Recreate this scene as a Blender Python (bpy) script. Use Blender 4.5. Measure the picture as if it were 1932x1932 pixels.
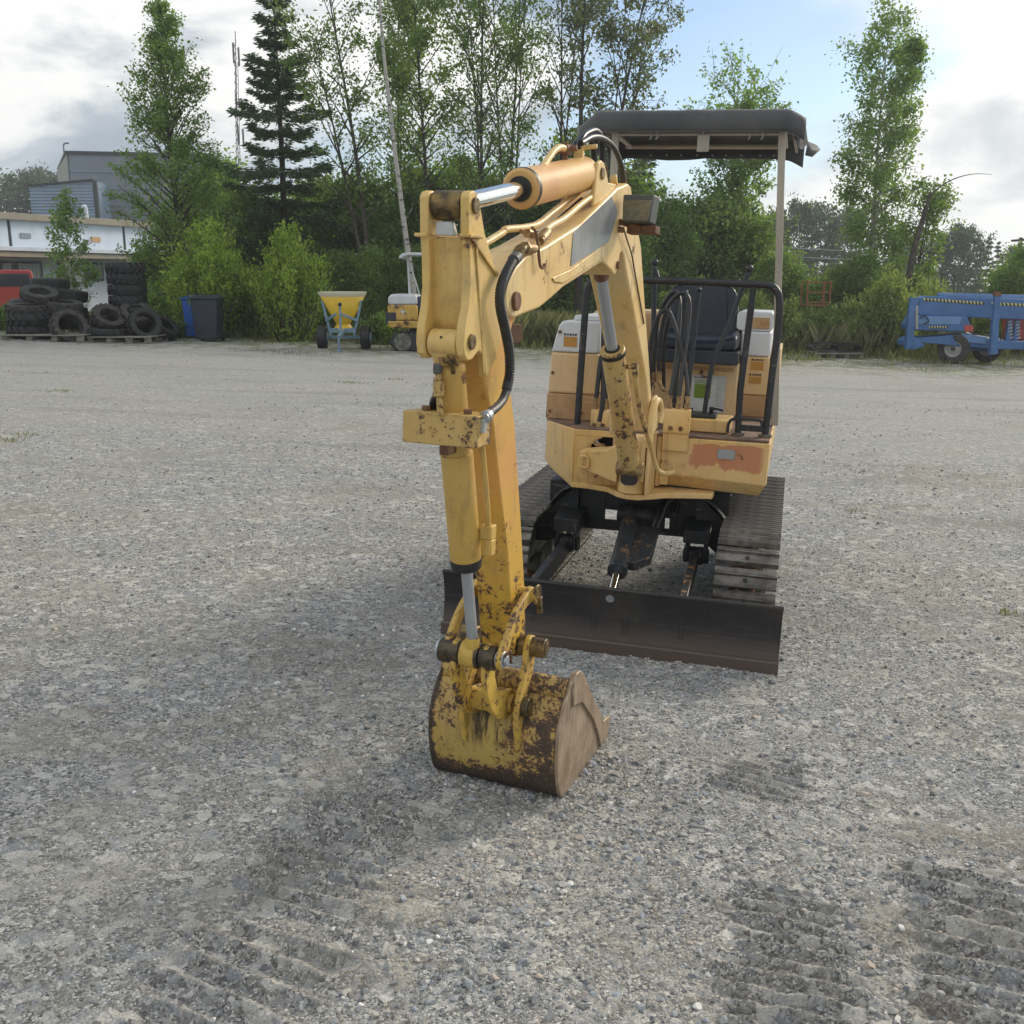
import bpy, bmesh, math, random
import numpy as np
from mathutils import Matrix, Vector, Quaternion

# ------------------------------------------------------------------ clean
for o in list(bpy.data.objects):
    bpy.data.objects.remove(o, do_unlink=True)
scene = bpy.context.scene
COL = scene.collection
random.seed(7)
RNG = np.random.default_rng(7)

# ------------------------------------------------------------------ camera
CAM_H = 1.6
PITCH = math.radians(12.713)
cam_d = bpy.data.cameras.new('camera')
cam = bpy.data.objects.new('camera', cam_d)
COL.objects.link(cam)
cam.location = (0, 0, CAM_H)
cam.rotation_euler = (math.radians(90) - PITCH, 0, 0)
cam_d.sensor_width = 36
cam_d.lens = 36
cam_d.clip_start = 0.05
cam_d.clip_end = 6000
scene.camera = cam

# ------------------------------------------------------------------ light
scene.view_settings.view_transform = 'Standard'
scene.view_settings.look = 'None'
scene.view_settings.exposure = 0.50
scene.view_settings.gamma = 1.0
scene.view_settings.use_curve_mapping = False
scene.render.engine = 'CYCLES'
scene.cycles.max_bounces = 6
scene.cycles.transparent_max_bounces = 8

SUN_EL = math.radians(27)
SUN_AZ = math.radians(50)          # clockwise from +Y (the viewing direction): to the right, a little ahead
sun_vec = Vector((math.sin(SUN_AZ) * math.cos(SUN_EL), math.cos(SUN_AZ) * math.cos(SUN_EL), math.sin(SUN_EL)))
sd = bpy.data.lights.new('sun', 'SUN')
sd.energy = 2.3
sd.angle = math.radians(18.0)
sd.color = (1.0, 0.90, 0.74)
so = bpy.data.objects.new('sun', sd)
COL.objects.link(so)
so.rotation_euler = sun_vec.to_track_quat('Z', 'Y').to_euler()
so.location = sun_vec * 50


class NT:
    """small node-tree writer"""
    def __init__(self, tree):
        self.t = tree
        self.t.nodes.clear()

    def n(self, typ, **kw):
        nd = self.t.nodes.new(typ)
        ins = kw.pop('ins', {})
        for k, v in kw.items():
            setattr(nd, k, v)
        for k, v in ins.items():
            s = nd.inputs[k]
            if hasattr(v, 'is_linked') or isinstance(v, bpy.types.NodeSocket):
                self.t.links.new(v, s)
            else:
                s.default_value = v
        return nd

    def link(self, a, b):
        self.t.links.new(a, b)

    def math(self, op, a, b=None, clamp=False):
        nd = self.t.nodes.new('ShaderNodeMath')
        nd.operation = op
        nd.use_clamp = clamp
        for i, v in enumerate((a, b)):
            if v is None:
                continue
            if isinstance(v, bpy.types.NodeSocket):
                self.t.links.new(v, nd.inputs[i])
            else:
                nd.inputs[i].default_value = v
        return nd.outputs[0]

    def mix(self, f, a, b, blend='MIX'):
        nd = self.t.nodes.new('ShaderNodeMix')
        nd.data_type = 'RGBA'
        nd.blend_type = blend
        for s, v in ((nd.inputs[0], f), (nd.inputs[6], a), (nd.inputs[7], b)):
            if isinstance(v, bpy.types.NodeSocket):
                self.t.links.new(v, s)
            elif isinstance(v, (int, float)):
                s.default_value = v
            else:
                s.default_value = (*v[:3], 1)
        return nd.outputs[2]

    def ramp(self, f, stops, interp='LINEAR'):
        nd = self.t.nodes.new('ShaderNodeValToRGB')
        cr = nd.color_ramp
        cr.interpolation = interp
        while len(cr.elements) < len(stops):
            cr.elements.new(0.5)
        for e, (p, c) in zip(cr.elements, stops):
            e.position = p
            e.color = (*c[:3], 1) if not isinstance(c, (int, float)) else (c, c, c, 1)
        self.t.links.new(f, nd.inputs[0])
        return nd.outputs[0]

    def noise(self, vec, scale, detail=4, rough=0.55, dist=0.0):
        nd = self.n('ShaderNodeTexNoise', ins={'Scale': scale, 'Detail': detail, 'Roughness': rough, 'Distortion': dist})
        if vec is not None:
            self.link(vec, nd.inputs['Vector'])
        return nd.outputs[0]

    def sstep(self, v, a, b):
        nd = self.n('ShaderNodeMapRange', interpolation_type='SMOOTHSTEP', ins={'Value': v, 'From Min': a, 'From Max': b})
        return nd.outputs[0]


# world: physical sky seen through broken cloud
world = bpy.data.worlds.new("World")
scene.world = world
world.use_nodes = True
w = NT(world.node_tree)
sky = w.n('ShaderNodeTexSky', sky_type='NISHITA', sun_disc=False, sun_elevation=SUN_EL, sun_rotation=SUN_AZ,
          air_density=1.0, dust_density=0.6, ozone_density=1.5)
tc = w.n('ShaderNodeTexCoord').outputs['Generated']
sep = w.n('ShaderNodeSeparateXYZ', ins={0: tc})
zz = w.math('ADD', w.math('MAXIMUM', sep.outputs[2], 0.0), 0.34)
px = w.math('DIVIDE', sep.outputs[0], zz)
py = w.math('DIVIDE', sep.outputs[1], zz)
cv = w.n('ShaderNodeCombineXYZ', ins={0: px, 1: py, 2: 3.7}).outputs[0]
n1 = w.noise(cv, 0.95, 9, 0.52, 0.3)
n2 = w.noise(cv, 1.7, 9, 0.55, 0.35)
n3 = w.noise(cv, 0.6, 4, 0.5, 0.0)
# opening in the cloud ahead and to the right
gap = w.n('ShaderNodeVectorMath', operation='DOT_PRODUCT', ins={0: tc, 1: Vector((0.20, 0.92, 0.30)).normalized()}).outputs['Value']
gapm = w.sstep(gap, 0.958, 0.995)
gl0 = w.n('ShaderNodeVectorMath', operation='DOT_PRODUCT', ins={0: tc, 1: Vector((0.62, 0.74, 0.28)).normalized()}).outputs['Value']
gl0 = w.sstep(gl0, 0.86, 0.97)
leftm = w.sstep(sep.outputs[0], 0.10, -0.30)
cover = w.math('ADD', w.math('SUBTRACT', n1, w.math('MULTIPLY', gapm, 0.20)), w.math('ADD', w.math('MULTIPLY', leftm, 0.10), w.math('MULTIPLY', gl0, 0.13)))
cm = w.sstep(cover, 0.36, 0.50)
glow = w.n('ShaderNodeVectorMath', operation='DOT_PRODUCT', ins={0: tc, 1: Vector((0.62, 0.74, 0.20)).normalized()}).outputs['Value']
glowm = w.sstep(glow, 0.86, 1.0)
bright = w.sstep(w.math('ADD', w.math('ADD', n2, w.math('MULTIPLY', w.math('SUBTRACT', n3, 0.5), 0.8)), w.math('MULTIPLY', glowm, 0.16)), 0.40, 0.60)
ccol = w.ramp(bright, [(0.0, (0.22, 0.28, 0.35)), (0.40, (0.34, 0.39, 0.45)), (0.7, (0.54, 0.575, 0.60)), (1.0, (0.82, 0.82, 0.80))])
ccol = w.mix(w.math('MULTIPLY', glowm, 0.32), ccol, (1.05, 1.03, 0.97))
skyc = w.mix(1.0, sky.outputs[0], (0.085, 0.095, 0.105), 'MULTIPLY')
low = w.sstep(sep.outputs[2], 0.14, 0.0)
out = w.mix(cm, skyc, ccol)
out = w.mix(w.math('MULTIPLY', low, 0.5), out, (0.62, 0.66, 0.68))
bg = w.n('ShaderNodeBackground', ins={'Color': out, 'Strength': 1.0})
w.link(bg.outputs[0], w.n('ShaderNodeOutputWorld').inputs[0])

# ------------------------------------------------------------------ frames and placing helpers
SLOPE = 0.035                      # the yard falls gently to the right
K = 2500 / 1932.0


def flat(x):
    a = abs(x)
    return x if a < 18 else math.copysign(18 + 6 * math.tanh((a - 18) / 6), x)


def gz(x, y=0):
    s = min(1, max(0, (y - 27) / 11.0))
    return -SLOPE * flat(x) * (1 - s * s * (3 - 2 * s))


def ray(u, v):
    """viewing ray of photo pixel (u, v) in the 1932-wide picture"""
    x = (u - 966) / 1932.0
    y = (966 - v) / 1932.0
    return Vector((x, math.cos(PITCH) + y * math.sin(PITCH), -math.sin(PITCH) + y * math.cos(PITCH)))


def at(u, v, Y):
    d = ray(u, v)
    return Vector((0, 0, CAM_H)) + d * (Y / d.y)


def gp(u, v):
    """ground point under pixel"""
    d = ray(u, v)
    t = CAM_H / -(d.z + SLOPE * d.x)
    return Vector((0, 0, CAM_H)) + d * t


def frame(org, yaw):
    a = math.radians(yaw)
    R = Matrix.Rotation(math.atan(SLOPE), 4, 'Y') @ Matrix.Rotation(-a, 4, 'Z')
    return Matrix.Translation(org) @ R


# ------------------------------------------------------------------ mesh building
def spl(pts, n=6):
    """Catmull-Rom through points"""
    P = [np.array(p, float) for p in pts]
    P = [2 * P[0] - P[1]] + P + [2 * P[-1] - P[-2]]
    out = []
    for i in range(1, len(P) - 2):
        for k in range(n):
            t = k / n
            out.append(0.5 * ((2 * P[i]) + (-P[i - 1] + P[i + 1]) * t + (2 * P[i - 1] - 5 * P[i] + 4 * P[i + 1] - P[i + 2]) * t * t
                              + (-P[i - 1] + 3 * P[i] - 3 * P[i + 1] + P[i + 2]) * t ** 3))
    out.append(P[-2])
    return [tuple(p) for p in out]


class MB:
    def __init__(self):
        self.v = []
        self.f = []

    def add(self, vs, fs):
        b = len(self.v)
        self.v.extend([tuple(p) for p in vs])
        self.f.extend([tuple(b + i for i in f) for f in fs])
        return self

    def box(self, x0, x1, y0, y1, z0, z1, M=None):
        vs = [(x, y, z) for x in (x0, x1) for y in (y0, y1) for z in (z0, z1)]
        if M is not None:
            vs = [M @ Vector(p) for p in vs]
        return self.add(vs, [(0, 1, 3, 2), (4, 6, 7, 5), (0, 4, 5, 1), (2, 3, 7, 6), (0, 2, 6, 4), (1, 5, 7, 3)])

    def bar(self, p0, p1, wx, wy, up=(0, 0, 1)):
        """rectangular bar from p0 to p1"""
        p0 = Vector(p0); p1 = Vector(p1)
        d = (p1 - p0).normalized()
        s = d.cross(Vector(up))
        if s.length < 1e-4:
            s = d.cross(Vector((1, 0, 0)))
        s.normalize()
        t = s.cross(d)
        vs = []
        for p in (p0, p1):
            for a, b in ((-1, -1), (1, -1), (1, 1), (-1, 1)):
                vs.append(p + s * (a * wx / 2) + t * (b * wy / 2))
        return self.add(vs, [(3, 2, 1, 0), (4, 5, 6, 7), (0, 1, 5, 4), (1, 2, 6, 5), (2, 3, 7, 6), (3, 0, 4, 7)])

    def prism(self, pts, a0, a1, ax='x'):
        n = len(pts)
        def mk(a, p):
            if ax == 'x':
                return (a, p[0], p[1])
            if ax == 'y':
                return (p[0], a, p[1])
            return (p[0], p[1], a)
        vs = [mk(a0, p) for p in pts] + [mk(a1, p) for p in pts]
        fs = [tuple(range(n - 1, -1, -1)), tuple(range(n, 2 * n))]
        fs += [(i, (i + 1) % n, n + (i + 1) % n, n + i) for i in range(n)]
        return self.add(vs, fs)

    def rings(self, rings, closed=True, caps=True):
        n = len(rings[0])
        vs = [p for r in rings for p in r]
        fs = []
        for k in range(len(rings) - 1):
            for i in range(n if closed else n - 1):
                j = (i + 1) % n
                fs.append((k * n + i, k * n + j, (k + 1) * n + j, (k + 1) * n + i))
        if caps:
            fs.append(tuple(range(n - 1, -1, -1)))
            fs.append(tuple((len(rings) - 1) * n + i for i in range(n)))
        return self.add(vs, fs)

    def tube(self, pts, r, n=8, caps=True):
        P = [Vector(p) for p in pts]
        rs = r if isinstance(r, (list, tuple)) else [r] * len(P)
        d = (P[1] - P[0]).normalized()
        a = d.cross(Vector((0, 0, 1)))
        if a.length < 1e-3:
            a = d.cross(Vector((1, 0, 0)))
        a.normalize()
        rings = []
        for i, p in enumerate(P):
            if i == 0:
                t = P[1] - P[0]
            elif i == len(P) - 1:
                t = P[-1] - P[-2]
            else:
                t = P[i + 1] - P[i - 1]
            if t.length < 1e-9:
                t = d
            t = t.normalized()
            a = (a - t * a.dot(t))
            if a.length < 1e-6:
                a = t.orthogonal()
            a.normalize()
            b = t.cross(a)
            rings.append([p + (a * math.cos(2 * math.pi * k / n) + b * math.sin(2 * math.pi * k / n)) * rs[i] for k in range(n)])
        return self.rings(rings, True, caps)

    def cyl(self, p0, p1, r, n=20, r2=None):
        return self.tube([p0, p1], [r, r if r2 is None else r2], n)

    def lathe(self, prof, p0, d, n=24, caps=False, a0=0, a1=2 * math.pi):
        """prof: list of (radius, height along d)"""
        p0 = Vector(p0); d = Vector(d).normalized()
        a = d.orthogonal().normalized()
        b = d.cross(a)
        rings = []
        for r, h in prof:
            rings.append([p0 + d * h + (a * math.cos(2 * math.pi * k / n) + b * math.sin(2 * math.pi * k / n)) * r for k in range(n)])
        return self.rings(rings, True, caps)

    def sphere(self, c, r, n=12, sz=1.0):
        prof = [(max(1e-4, r * math.sin(math.pi * k / n)), -r * sz * math.cos(math.pi * k / n)) for k in range(n + 1)]
        return self.lathe(prof, c, (0, 0, 1), n * 2, True)

    def rbox(self, x0, x1, y0, y1, z0, z1, r, n=4):
        """box with rounded outline in the x-z plane (a panel)"""
        pts = []
        for cx, cz, a in ((x1 - r, z1 - r, 0), (x0 + r, z1 - r, 90), (x0 + r, z0 + r, 180), (x1 - r, z0 + r, 270)):
            for k in range(n + 1):
                t = math.radians(a + 90 * k / n)
                pts.append((cx + r * math.cos(t), cz + r * math.sin(t)))
        return self.prism(pts, y0, y1, 'y')


def build(name, mb, mat, parent=None, M=None, bev=0.0, seg=2, ang=35, kind=None, label=None, solid=0.0, sub=0):
    me = bpy.data.meshes.new(name)
    me.from_pydata(mb.v, [], mb.f)
    me.validate()
    bm = bmesh.new(); bm.from_mesh(me)
    bmesh.ops.recalc_face_normals(bm, faces=bm.faces)
    bm.to_mesh(me); bm.free()
    me.polygons.foreach_set('use_smooth', [True] * len(me.polygons))
    me.set_sharp_from_angle(angle=math.radians(ang))
    me.materials.append(mat)
    o = bpy.data.objects.new(name, me)
    COL.objects.link(o)
    if parent is not None:
        o.parent = parent
    if M is not None:
        o.matrix_local = M
    if solid:
        m = o.modifiers.new('solid', 'SOLIDIFY'); m.thickness = solid; m.offset = 0
    if bev:
        m = o.modifiers.new('bevel', 'BEVEL')
        m.width = bev; m.segments = seg; m.limit_method = 'ANGLE'; m.angle_limit = math.radians(40)
        m.harden_normals = False
    if sub:
        m = o.modifiers.new('sub', 'SUBSURF'); m.levels = sub; m.render_levels = sub
    if kind:
        o['kind'] = kind
    if label:
        o['label'] = label
    return o


def tag(o, label, cat, group=None):
    o['label'] = label
    o['category'] = cat
    if group:
        o['group'] = group
    return o


def empty(name, M, label=None, cat=None, group=None):
    o = bpy.data.objects.new(name, None)
    o.empty_display_size = 0.2
    COL.objects.link(o)
    o.matrix_world = M if isinstance(M, Matrix) else Matrix.Translation(M)
    if label:
        tag(o, label, cat, group)
    return o


def copy_tree(o, M=None, parent=None):
    c = o.copy()
    COL.objects.link(c)
    if parent is not None:
        c.parent = parent
    elif M is not None:
        c.matrix_world = M
    for ch in list(o.children):
        copy_tree(ch, None, c)
    return c


def mesh_np(name, V, F, mat, parent=None, M=None, smooth=False):
    """fast mesh from arrays; F is Nx3 or Nx4"""
    me = bpy.data.meshes.new(name)
    k = F.shape[1]
    me.vertices.add(len(V)); me.vertices.foreach_set('co', V.astype(np.float32).ravel())
    me.loops.add(F.size); me.loops.foreach_set('vertex_index', F.astype(np.int32).ravel())
    me.polygons.add(len(F)); me.polygons.foreach_set('loop_start', np.arange(0, F.size, k, dtype=np.int32))
    me.polygons.foreach_set('use_smooth', np.full(len(F), smooth))
    me.update(calc_edges=True)
    me.materials.append(mat)
    o = bpy.data.objects.new(name, me)
    COL.objects.link(o)
    if parent is not None:
        o.parent = parent
    if M is not None:
        o.matrix_local = M
    return o


# ------------------------------------------------------------------ materials
def pbr(name, col, rough=0.5, metal=0.0, var=0.15, vscale=6.0, bump=0.0, bscale=60.0, col2=None, coat=0.0, spec=0.5):
    m = bpy.data.materials.new(name); m.use_nodes = True
    t = NT(m.node_tree)
    oc = t.n('ShaderNodeTexCoord').outputs['Object']
    nn = t.noise(oc, vscale, 6, 0.6)
    c2 = col2 if col2 else tuple(c * (1 - var * 2) for c in col)
    c = t.mix(t.sstep(nn, 0.35, 0.68), col, c2)
    fine = t.noise(oc, bscale, 4, 0.6)
    r = t.n('ShaderNodeMapRange', ins={'Value': fine, 'To Min': max(0, rough - 0.12), 'To Max': min(1, rough + 0.12)}).outputs[0]
    b = t.n('ShaderNodeBsdfPrincipled', ins={'Base Color': c, 'Roughness': r, 'Metallic': metal, 'Specular IOR Level': spec})
    if coat:
        b.inputs['Coat Weight'].default_value = coat
    if bump:
        bp = t.n('ShaderNodeBump', ins={'Strength': bump, 'Distance': 0.004, 'Height': fine})
        t.link(bp.outputs[0], b.inputs['Normal'])
    t.link(b.outputs[0], t.n('ShaderNodeOutputMaterial').inputs[0])
    return m


def paint(name, col, fade, chips=0.62, scale=14.0, z0=None, z1=None, zadd=0.0, dark=(0.045, 0.032, 0.025), rust=(0.24, 0.10, 0.045),
          rough=0.48, streak=0.25, colz=None, extra=None, grime=0.35, fine=0.28, edge=0.09):
    """worn machine paint: fading, grime streaks, chips down to dark steel with rusty rims"""
    m = bpy.data.materials.new(name); m.use_nodes = True
    t = NT(m.node_tree)
    oc = t.n('ShaderNodeTexCoord').outputs['Object']
    s = t.n('ShaderNodeSeparateXYZ', ins={0: oc})
    big = t.noise(oc, 3.2, 6, 0.62)
    base = t.mix(t.sstep(big, 0.36, 0.66), col, fade)
    if colz:
        base = t.mix(t.n('ShaderNodeMapRange', ins={'Value': t.math('ADD', s.outputs[2], t.math('MULTIPLY', big, 0.25)), 'From Min': colz[1], 'From Max': colz[2]}).outputs[0], colz[0], base)
    # streaks running down
    sv = t.n('ShaderNodeVectorMath', operation='MULTIPLY', ins={0: oc, 1: (26, 26, 2.2)}).outputs[0]
    st = t.noise(sv, 1.0, 6, 0.65)
    base = t.mix(t.math('MULTIPLY', t.sstep(st, 0.52, 0.75), streak), base, (0.20, 0.125, 0.06))
    # fine scuffs in two directions
    for vv, aa in (((5, 70, 55), 0.30), ((60, 60, 6), 0.22)):
        sc_ = t.noise(t.n('ShaderNodeVectorMath', operation='MULTIPLY', ins={0: oc, 1: vv}).outputs[0], 1.0, 5, 0.75, 0.4)
        base = t.mix(t.math('MULTIPLY', t.sstep(sc_, 0.60, 0.72), aa), base, (0.80, 0.68, 0.46))
    gr = t.noise(oc, 8.5, 9, 0.7)
    base = t.mix(t.math('MULTIPLY', t.sstep(gr, 0.5, 0.78), grime), base, (0.17, 0.11, 0.055))
    ch = t.noise(oc, scale, 11, 0.68, 0.3)
    ch2 = t.noise(oc, scale * 3.3, 6, 0.7)
    chv = t.math('ADD', t.math('MULTIPLY', ch, 1 - fine), t.math('MULTIPLY', ch2, fine))
    cl = t.noise(oc, 5.5, 4, 0.55, 0.5)
    chv = t.math('ADD', chv, t.math('MULTIPLY', t.math('SUBTRACT', cl, 0.52), 0.30))
    if z0 is not None:
        zg = t.n('ShaderNodeMapRange', ins={'Value': s.outputs[2], 'From Min': z0, 'From Max': z1, 'To Min': zadd, 'To Max': 0.0}).outputs[0]
        chv = t.math('ADD', chv, zg)
    if edge:
        bv = t.n('ShaderNodeBevel', samples=4, ins={'Radius': 0.007})
        gn = t.n('ShaderNodeNewGeometry')
        dt = t.n('ShaderNodeVectorMath', operation='DOT_PRODUCT', ins={0: bv.outputs[0], 1: gn.outputs['Normal']}).outputs['Value']
        ed = t.sstep(dt, 0.995, 0.86)
        chv = t.math('ADD', chv, t.math('MULTIPLY', ed, edge))
    if extra:
        base, chv = extra(t, oc, s, base, chv, big)
    rim = t.sstep(chv, chips - 0.035, chips)
    core = t.sstep(chv, chips, chips + 0.02)
    c = t.mix(t.math('MULTIPLY', rim, 0.85), base, rust)
    dk = t.mix(t.sstep(ch2, 0.4, 0.65), dark, tuple(a * 2.2 for a in dark))
    c = t.mix(core, c, dk)
    r = t.mix(core, (rough,) * 3, (0.7,) * 3)
    hh = t.math('SUBTRACT', t.math('MULTIPLY', t.noise(oc, 120, 3, 0.6), 0.12), core)
    bp = t.n('ShaderNodeBump', ins={'Strength': 0.5, 'Distance': 0.0012, 'Height': hh})
    b = t.n('ShaderNodeBsdfPrincipled', ins={'Base Color': c, 'Roughness': r, 'Normal': bp.outputs[0], 'Specular IOR Level': 0.4})
    t.link(b.outputs[0], t.n('ShaderNodeOutputMaterial').inputs[0])
    return m


MAT = {}
MAT['boom'] = paint('boom_paint', (0.76, 0.51, 0.19), (0.78, 0.58, 0.29), chips=0.645, scale=9, rough=0.42, streak=0.42, grime=0.5)
MAT['armcyl'] = paint('arm_cylinder_paint', (0.66, 0.41, 0.14), (0.62, 0.31, 0.15), chips=0.67, scale=9, streak=0.1, grime=0.3, rough=0.4)
MAT['boomcyl'] = paint('boom_cylinder_paint', (0.56, 0.36, 0.12), (0.60, 0.43, 0.17), chips=0.56, scale=24, fine=0.42, rough=0.5, grime=0.5)
MAT['stick'] = paint('stick_paint', (0.66, 0.40, 0.085), (0.66, 0.34, 0.11), chips=0.635, scale=26, fine=0.42, z0=0.45, z1=0.95, zadd=0.14,
                     colz=((0.62, 0.385, 0.05), 0.75, 1.15), rough=0.42, streak=0.3, grime=0.4)
MAT['stickcyl'] = paint('bucket_cylinder_paint', (0.60, 0.375, 0.085), (0.58, 0.38, 0.12), chips=0.625, scale=14, rough=0.45, streak=0.4, grime=0.6, z0=1.05, z1=1.35, zadd=-0.02)
MAT['clevis'] = paint('clevis_paint', (0.68, 0.45, 0.13), (0.72, 0.51, 0.21), chips=0.645, scale=8, rough=0.5, streak=0.35, grime=0.45)
MAT['valve'] = paint('valve_guard_paint', (0.56, 0.38, 0.13), (0.50, 0.34, 0.11), chips=0.56, scale=34, fine=0.42, rough=0.55, grime=0.5)
MAT['link'] = paint('link_paint', (0.60, 0.395, 0.07), (0.52, 0.34, 0.10), chips=0.55, scale=26, rough=0.5, grime=0.6, fine=0.42)
MAT['bucketside'] = paint('worn_bucket_side', (0.25, 0.18, 0.12), (0.36, 0.26, 0.16), chips=0.60, scale=12, rough=0.38, streak=0.7, grime=0.75, fine=0.4, dark=(0.13, 0.085, 0.055), rust=(0.20, 0.12, 0.07), edge=0.04)


def side_mat():
    m = bpy.data.materials.new('scoured_bucket_side'); m.use_nodes = True
    t = NT(m.node_tree)
    oc = t.n('ShaderNodeTexCoord').outputs['Object']
    s = t.n('ShaderNodeSeparateXYZ', ins={0: oc})
    a = t.noise(oc, 9, 7, 0.65)
    # scratches run down and slightly forward
    rv = t.n('ShaderNodeVectorRotate', rotation_type='X_AXIS', ins={'Vector': oc, 'Angle': 0.25}).outputs[0]
    st = t.noise(t.n('ShaderNodeVectorMath', operation='MULTIPLY', ins={0: rv, 1: (90, 90, 5)}).outputs[0], 1.0, 5, 0.7)
    sp = t.noise(oc, 70, 6, 0.7)
    c = t.mix(t.sstep(a, 0.35, 0.65), (0.44, 0.33, 0.225), (0.28, 0.195, 0.13))
    c = t.mix(t.math('MULTIPLY', t.sstep(st, 0.50, 0.68), 0.65), c, (0.60, 0.51, 0.41))
    c = t.mix(t.math('MULTIPLY', t.sstep(sp, 0.55, 0.70), 0.5), c, (0.085, 0.055, 0.04))
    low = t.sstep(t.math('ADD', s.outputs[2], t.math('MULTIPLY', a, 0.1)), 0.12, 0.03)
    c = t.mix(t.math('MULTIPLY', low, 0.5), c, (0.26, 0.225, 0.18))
    r = t.mix(t.sstep(st, 0.45, 0.7), (0.55,) * 3, (0.32,) * 3)
    bp = t.n('ShaderNodeBump', ins={'Strength': 0.4, 'Distance': 0.002, 'Height': t.math('ADD', st, sp)})
    b = t.n('ShaderNodeBsdfPrincipled', ins={'Base Color': c, 'Roughness': r, 'Metallic': 0.35, 'Normal': bp.outputs[0]})
    t.link(b.outputs[0], t.n('ShaderNodeOutputMaterial').inputs[0])
    return m


def bucket_extra(t, oc, s, base, chv, big):
    low = t.n('ShaderNodeMapRange', ins={'Value': s.outputs[2], 'From Min': 0.10, 'From Max': 0.0, 'To Min': 0.0, 'To Max': 0.30}).outputs[0]
    rgt = t.n('ShaderNodeMapRange', ins={'Value': s.outputs[0], 'From Min': -0.02, 'From Max': 0.2, 'To Min': 0.0, 'To Max': 0.10}).outputs[0]
    lft = t.n('ShaderNodeMapRange', ins={'Value': s.outputs[0], 'From Min': -0.195, 'From Max': -0.225, 'To Min': 0.0, 'To Max': 0.22}).outputs[0]
    # black grease thrown down from the pins in the middle of the back
    gx_ = t.math('ABSOLUTE', t.math('SUBTRACT', s.outputs[0], 0.0))
    run = t.noise(t.n('ShaderNodeVectorMath', operation='MULTIPLY', ins={0: oc, 1: (45, 8, 5)}).outputs[0], 1.0, 6, 0.7)
    gk = t.math('MULTIPLY', t.sstep(gx_, 0.13, 0.06), t.math('MULTIPLY', t.sstep(s.outputs[2], 0.12, 0.20), t.sstep(t.math('ADD', run, t.math('MULTIPLY', big, 0.3)), 0.58, 0.70)))
    base = t.mix(t.math('MULTIPLY', gk, 0.9), base, (0.03, 0.024, 0.018))
    return base, t.math('ADD', t.math('ADD', chv, low), t.math('ADD', rgt, lft))


MAT['bucket'] = paint('bucket_paint', (0.52, 0.36, 0.095), (0.48, 0.33, 0.12), chips=0.565, scale=30, fine=0.45, rough=0.55, streak=0.35, grime=0.45,
                      extra=bucket_extra, dark=(0.05, 0.036, 0.026))


def house_extra(t, oc, s, base, chv, big):
    # large patches rubbed back to red primer on the front plate, right of the hose bracket
    n = t.noise(oc, 7.0, 5, 0.55, 0.6)
    sv = t.n('ShaderNodeVectorMath', operation='MULTIPLY', ins={0: oc, 1: (20, 4, 3)}).outputs[0]
    n = t.math('ADD', t.math('MULTIPLY', n, 0.65), t.math('MULTIPLY', t.noise(sv, 1.0, 6, 0.6), 0.35))
    mx = t.math('MULTIPLY', t.sstep(s.outputs[0], 0.25, 0.30), t.sstep(s.outputs[0], 0.63, 0.59))
    mz = t.math('MULTIPLY', t.sstep(s.outputs[2], 0.73, 0.84), t.sstep(s.outputs[2], 0.918, 0.895))
    my = t.sstep(s.outputs[1], -0.73, -0.75)
    k = t.math('MULTIPLY', t.math('MULTIPLY', mx, mz), my)
    gapx = t.math('MULTIPLY', t.math('MULTIPLY', t.sstep(s.outputs[0], 0.385, 0.40), t.sstep(s.outputs[0], 0.495, 0.48)), 0.04)
    k = t.sstep(t.math('SUBTRACT', t.math('ADD', t.math('MULTIPLY', k, 0.26), n), gapx), 0.615, 0.665)
    return t.mix(t.math('MULTIPLY', t.math('MULTIPLY', k, 0.8), t.math('MULTIPLY', mx, my)), base, (0.46, 0.16, 0.085)), chv


MAT['house'] = paint('house_paint', (0.67, 0.425, 0.15), (0.68, 0.47, 0.22), chips=0.665, scale=9, rough=0.48, streak=0.55, grime=0.6, extra=house_extra)
MAT['cover'] = paint('cover_paint', (0.68, 0.45, 0.21), (0.70, 0.50, 0.28), chips=0.69, scale=9, rough=0.45, streak=0.22, grime=0.3)
MAT['coverlow'] = paint('cover_low_paint', (0.46, 0.27, 0.12), (0.52, 0.33, 0.17), chips=0.66, scale=12, rough=0.6, streak=0.5, grime=0.6)
MAT['white'] = paint('white_paint', (0.66, 0.67, 0.68), (0.60, 0.60, 0.58), chips=0.74, scale=9, rough=0.4, streak=0.10, grime=0.10)
MAT['floor'] = pbr('rusty_floor', (0.22, 0.13, 0.09), 0.8, var=0.25, vscale=14, bump=0.6, col2=(0.09, 0.065, 0.05))
MAT['black'] = paint('black_paint', (0.018, 0.02, 0.024), (0.03, 0.032, 0.036), chips=0.71, scale=14, rough=0.38, streak=0.08, grime=0.12, dark=(0.20, 0.11, 0.05), rust=(0.30, 0.15, 0.06))
MAT['frame'] = paint('undercarriage_black', (0.016, 0.019, 0.023), (0.028, 0.03, 0.033), chips=0.69, scale=16, rough=0.5, streak=0.15, grime=0.2, dark=(0.12, 0.075, 0.045))
MAT['lever'] = pbr('lever_steel', (0.055, 0.062, 0.072), 0.32, 0.4, bump=0.1)
MAT['bladecyl'] = paint('blade_cylinder_black', (0.02, 0.026, 0.036), (0.05, 0.055, 0.06), chips=0.585, scale=20, rough=0.4, dark=(0.20, 0.11, 0.05), rust=(0.32, 0.16, 0.06))
MAT['chrome'] = pbr('chrome_rod', (0.80, 0.82, 0.84), 0.10, 1.0, var=0.03, bscale=200)
MAT['rod_dull'] = pbr('dull_rod', (0.46, 0.48, 0.50), 0.42, 0.5, var=0.08, vscale=6, bscale=20)
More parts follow.
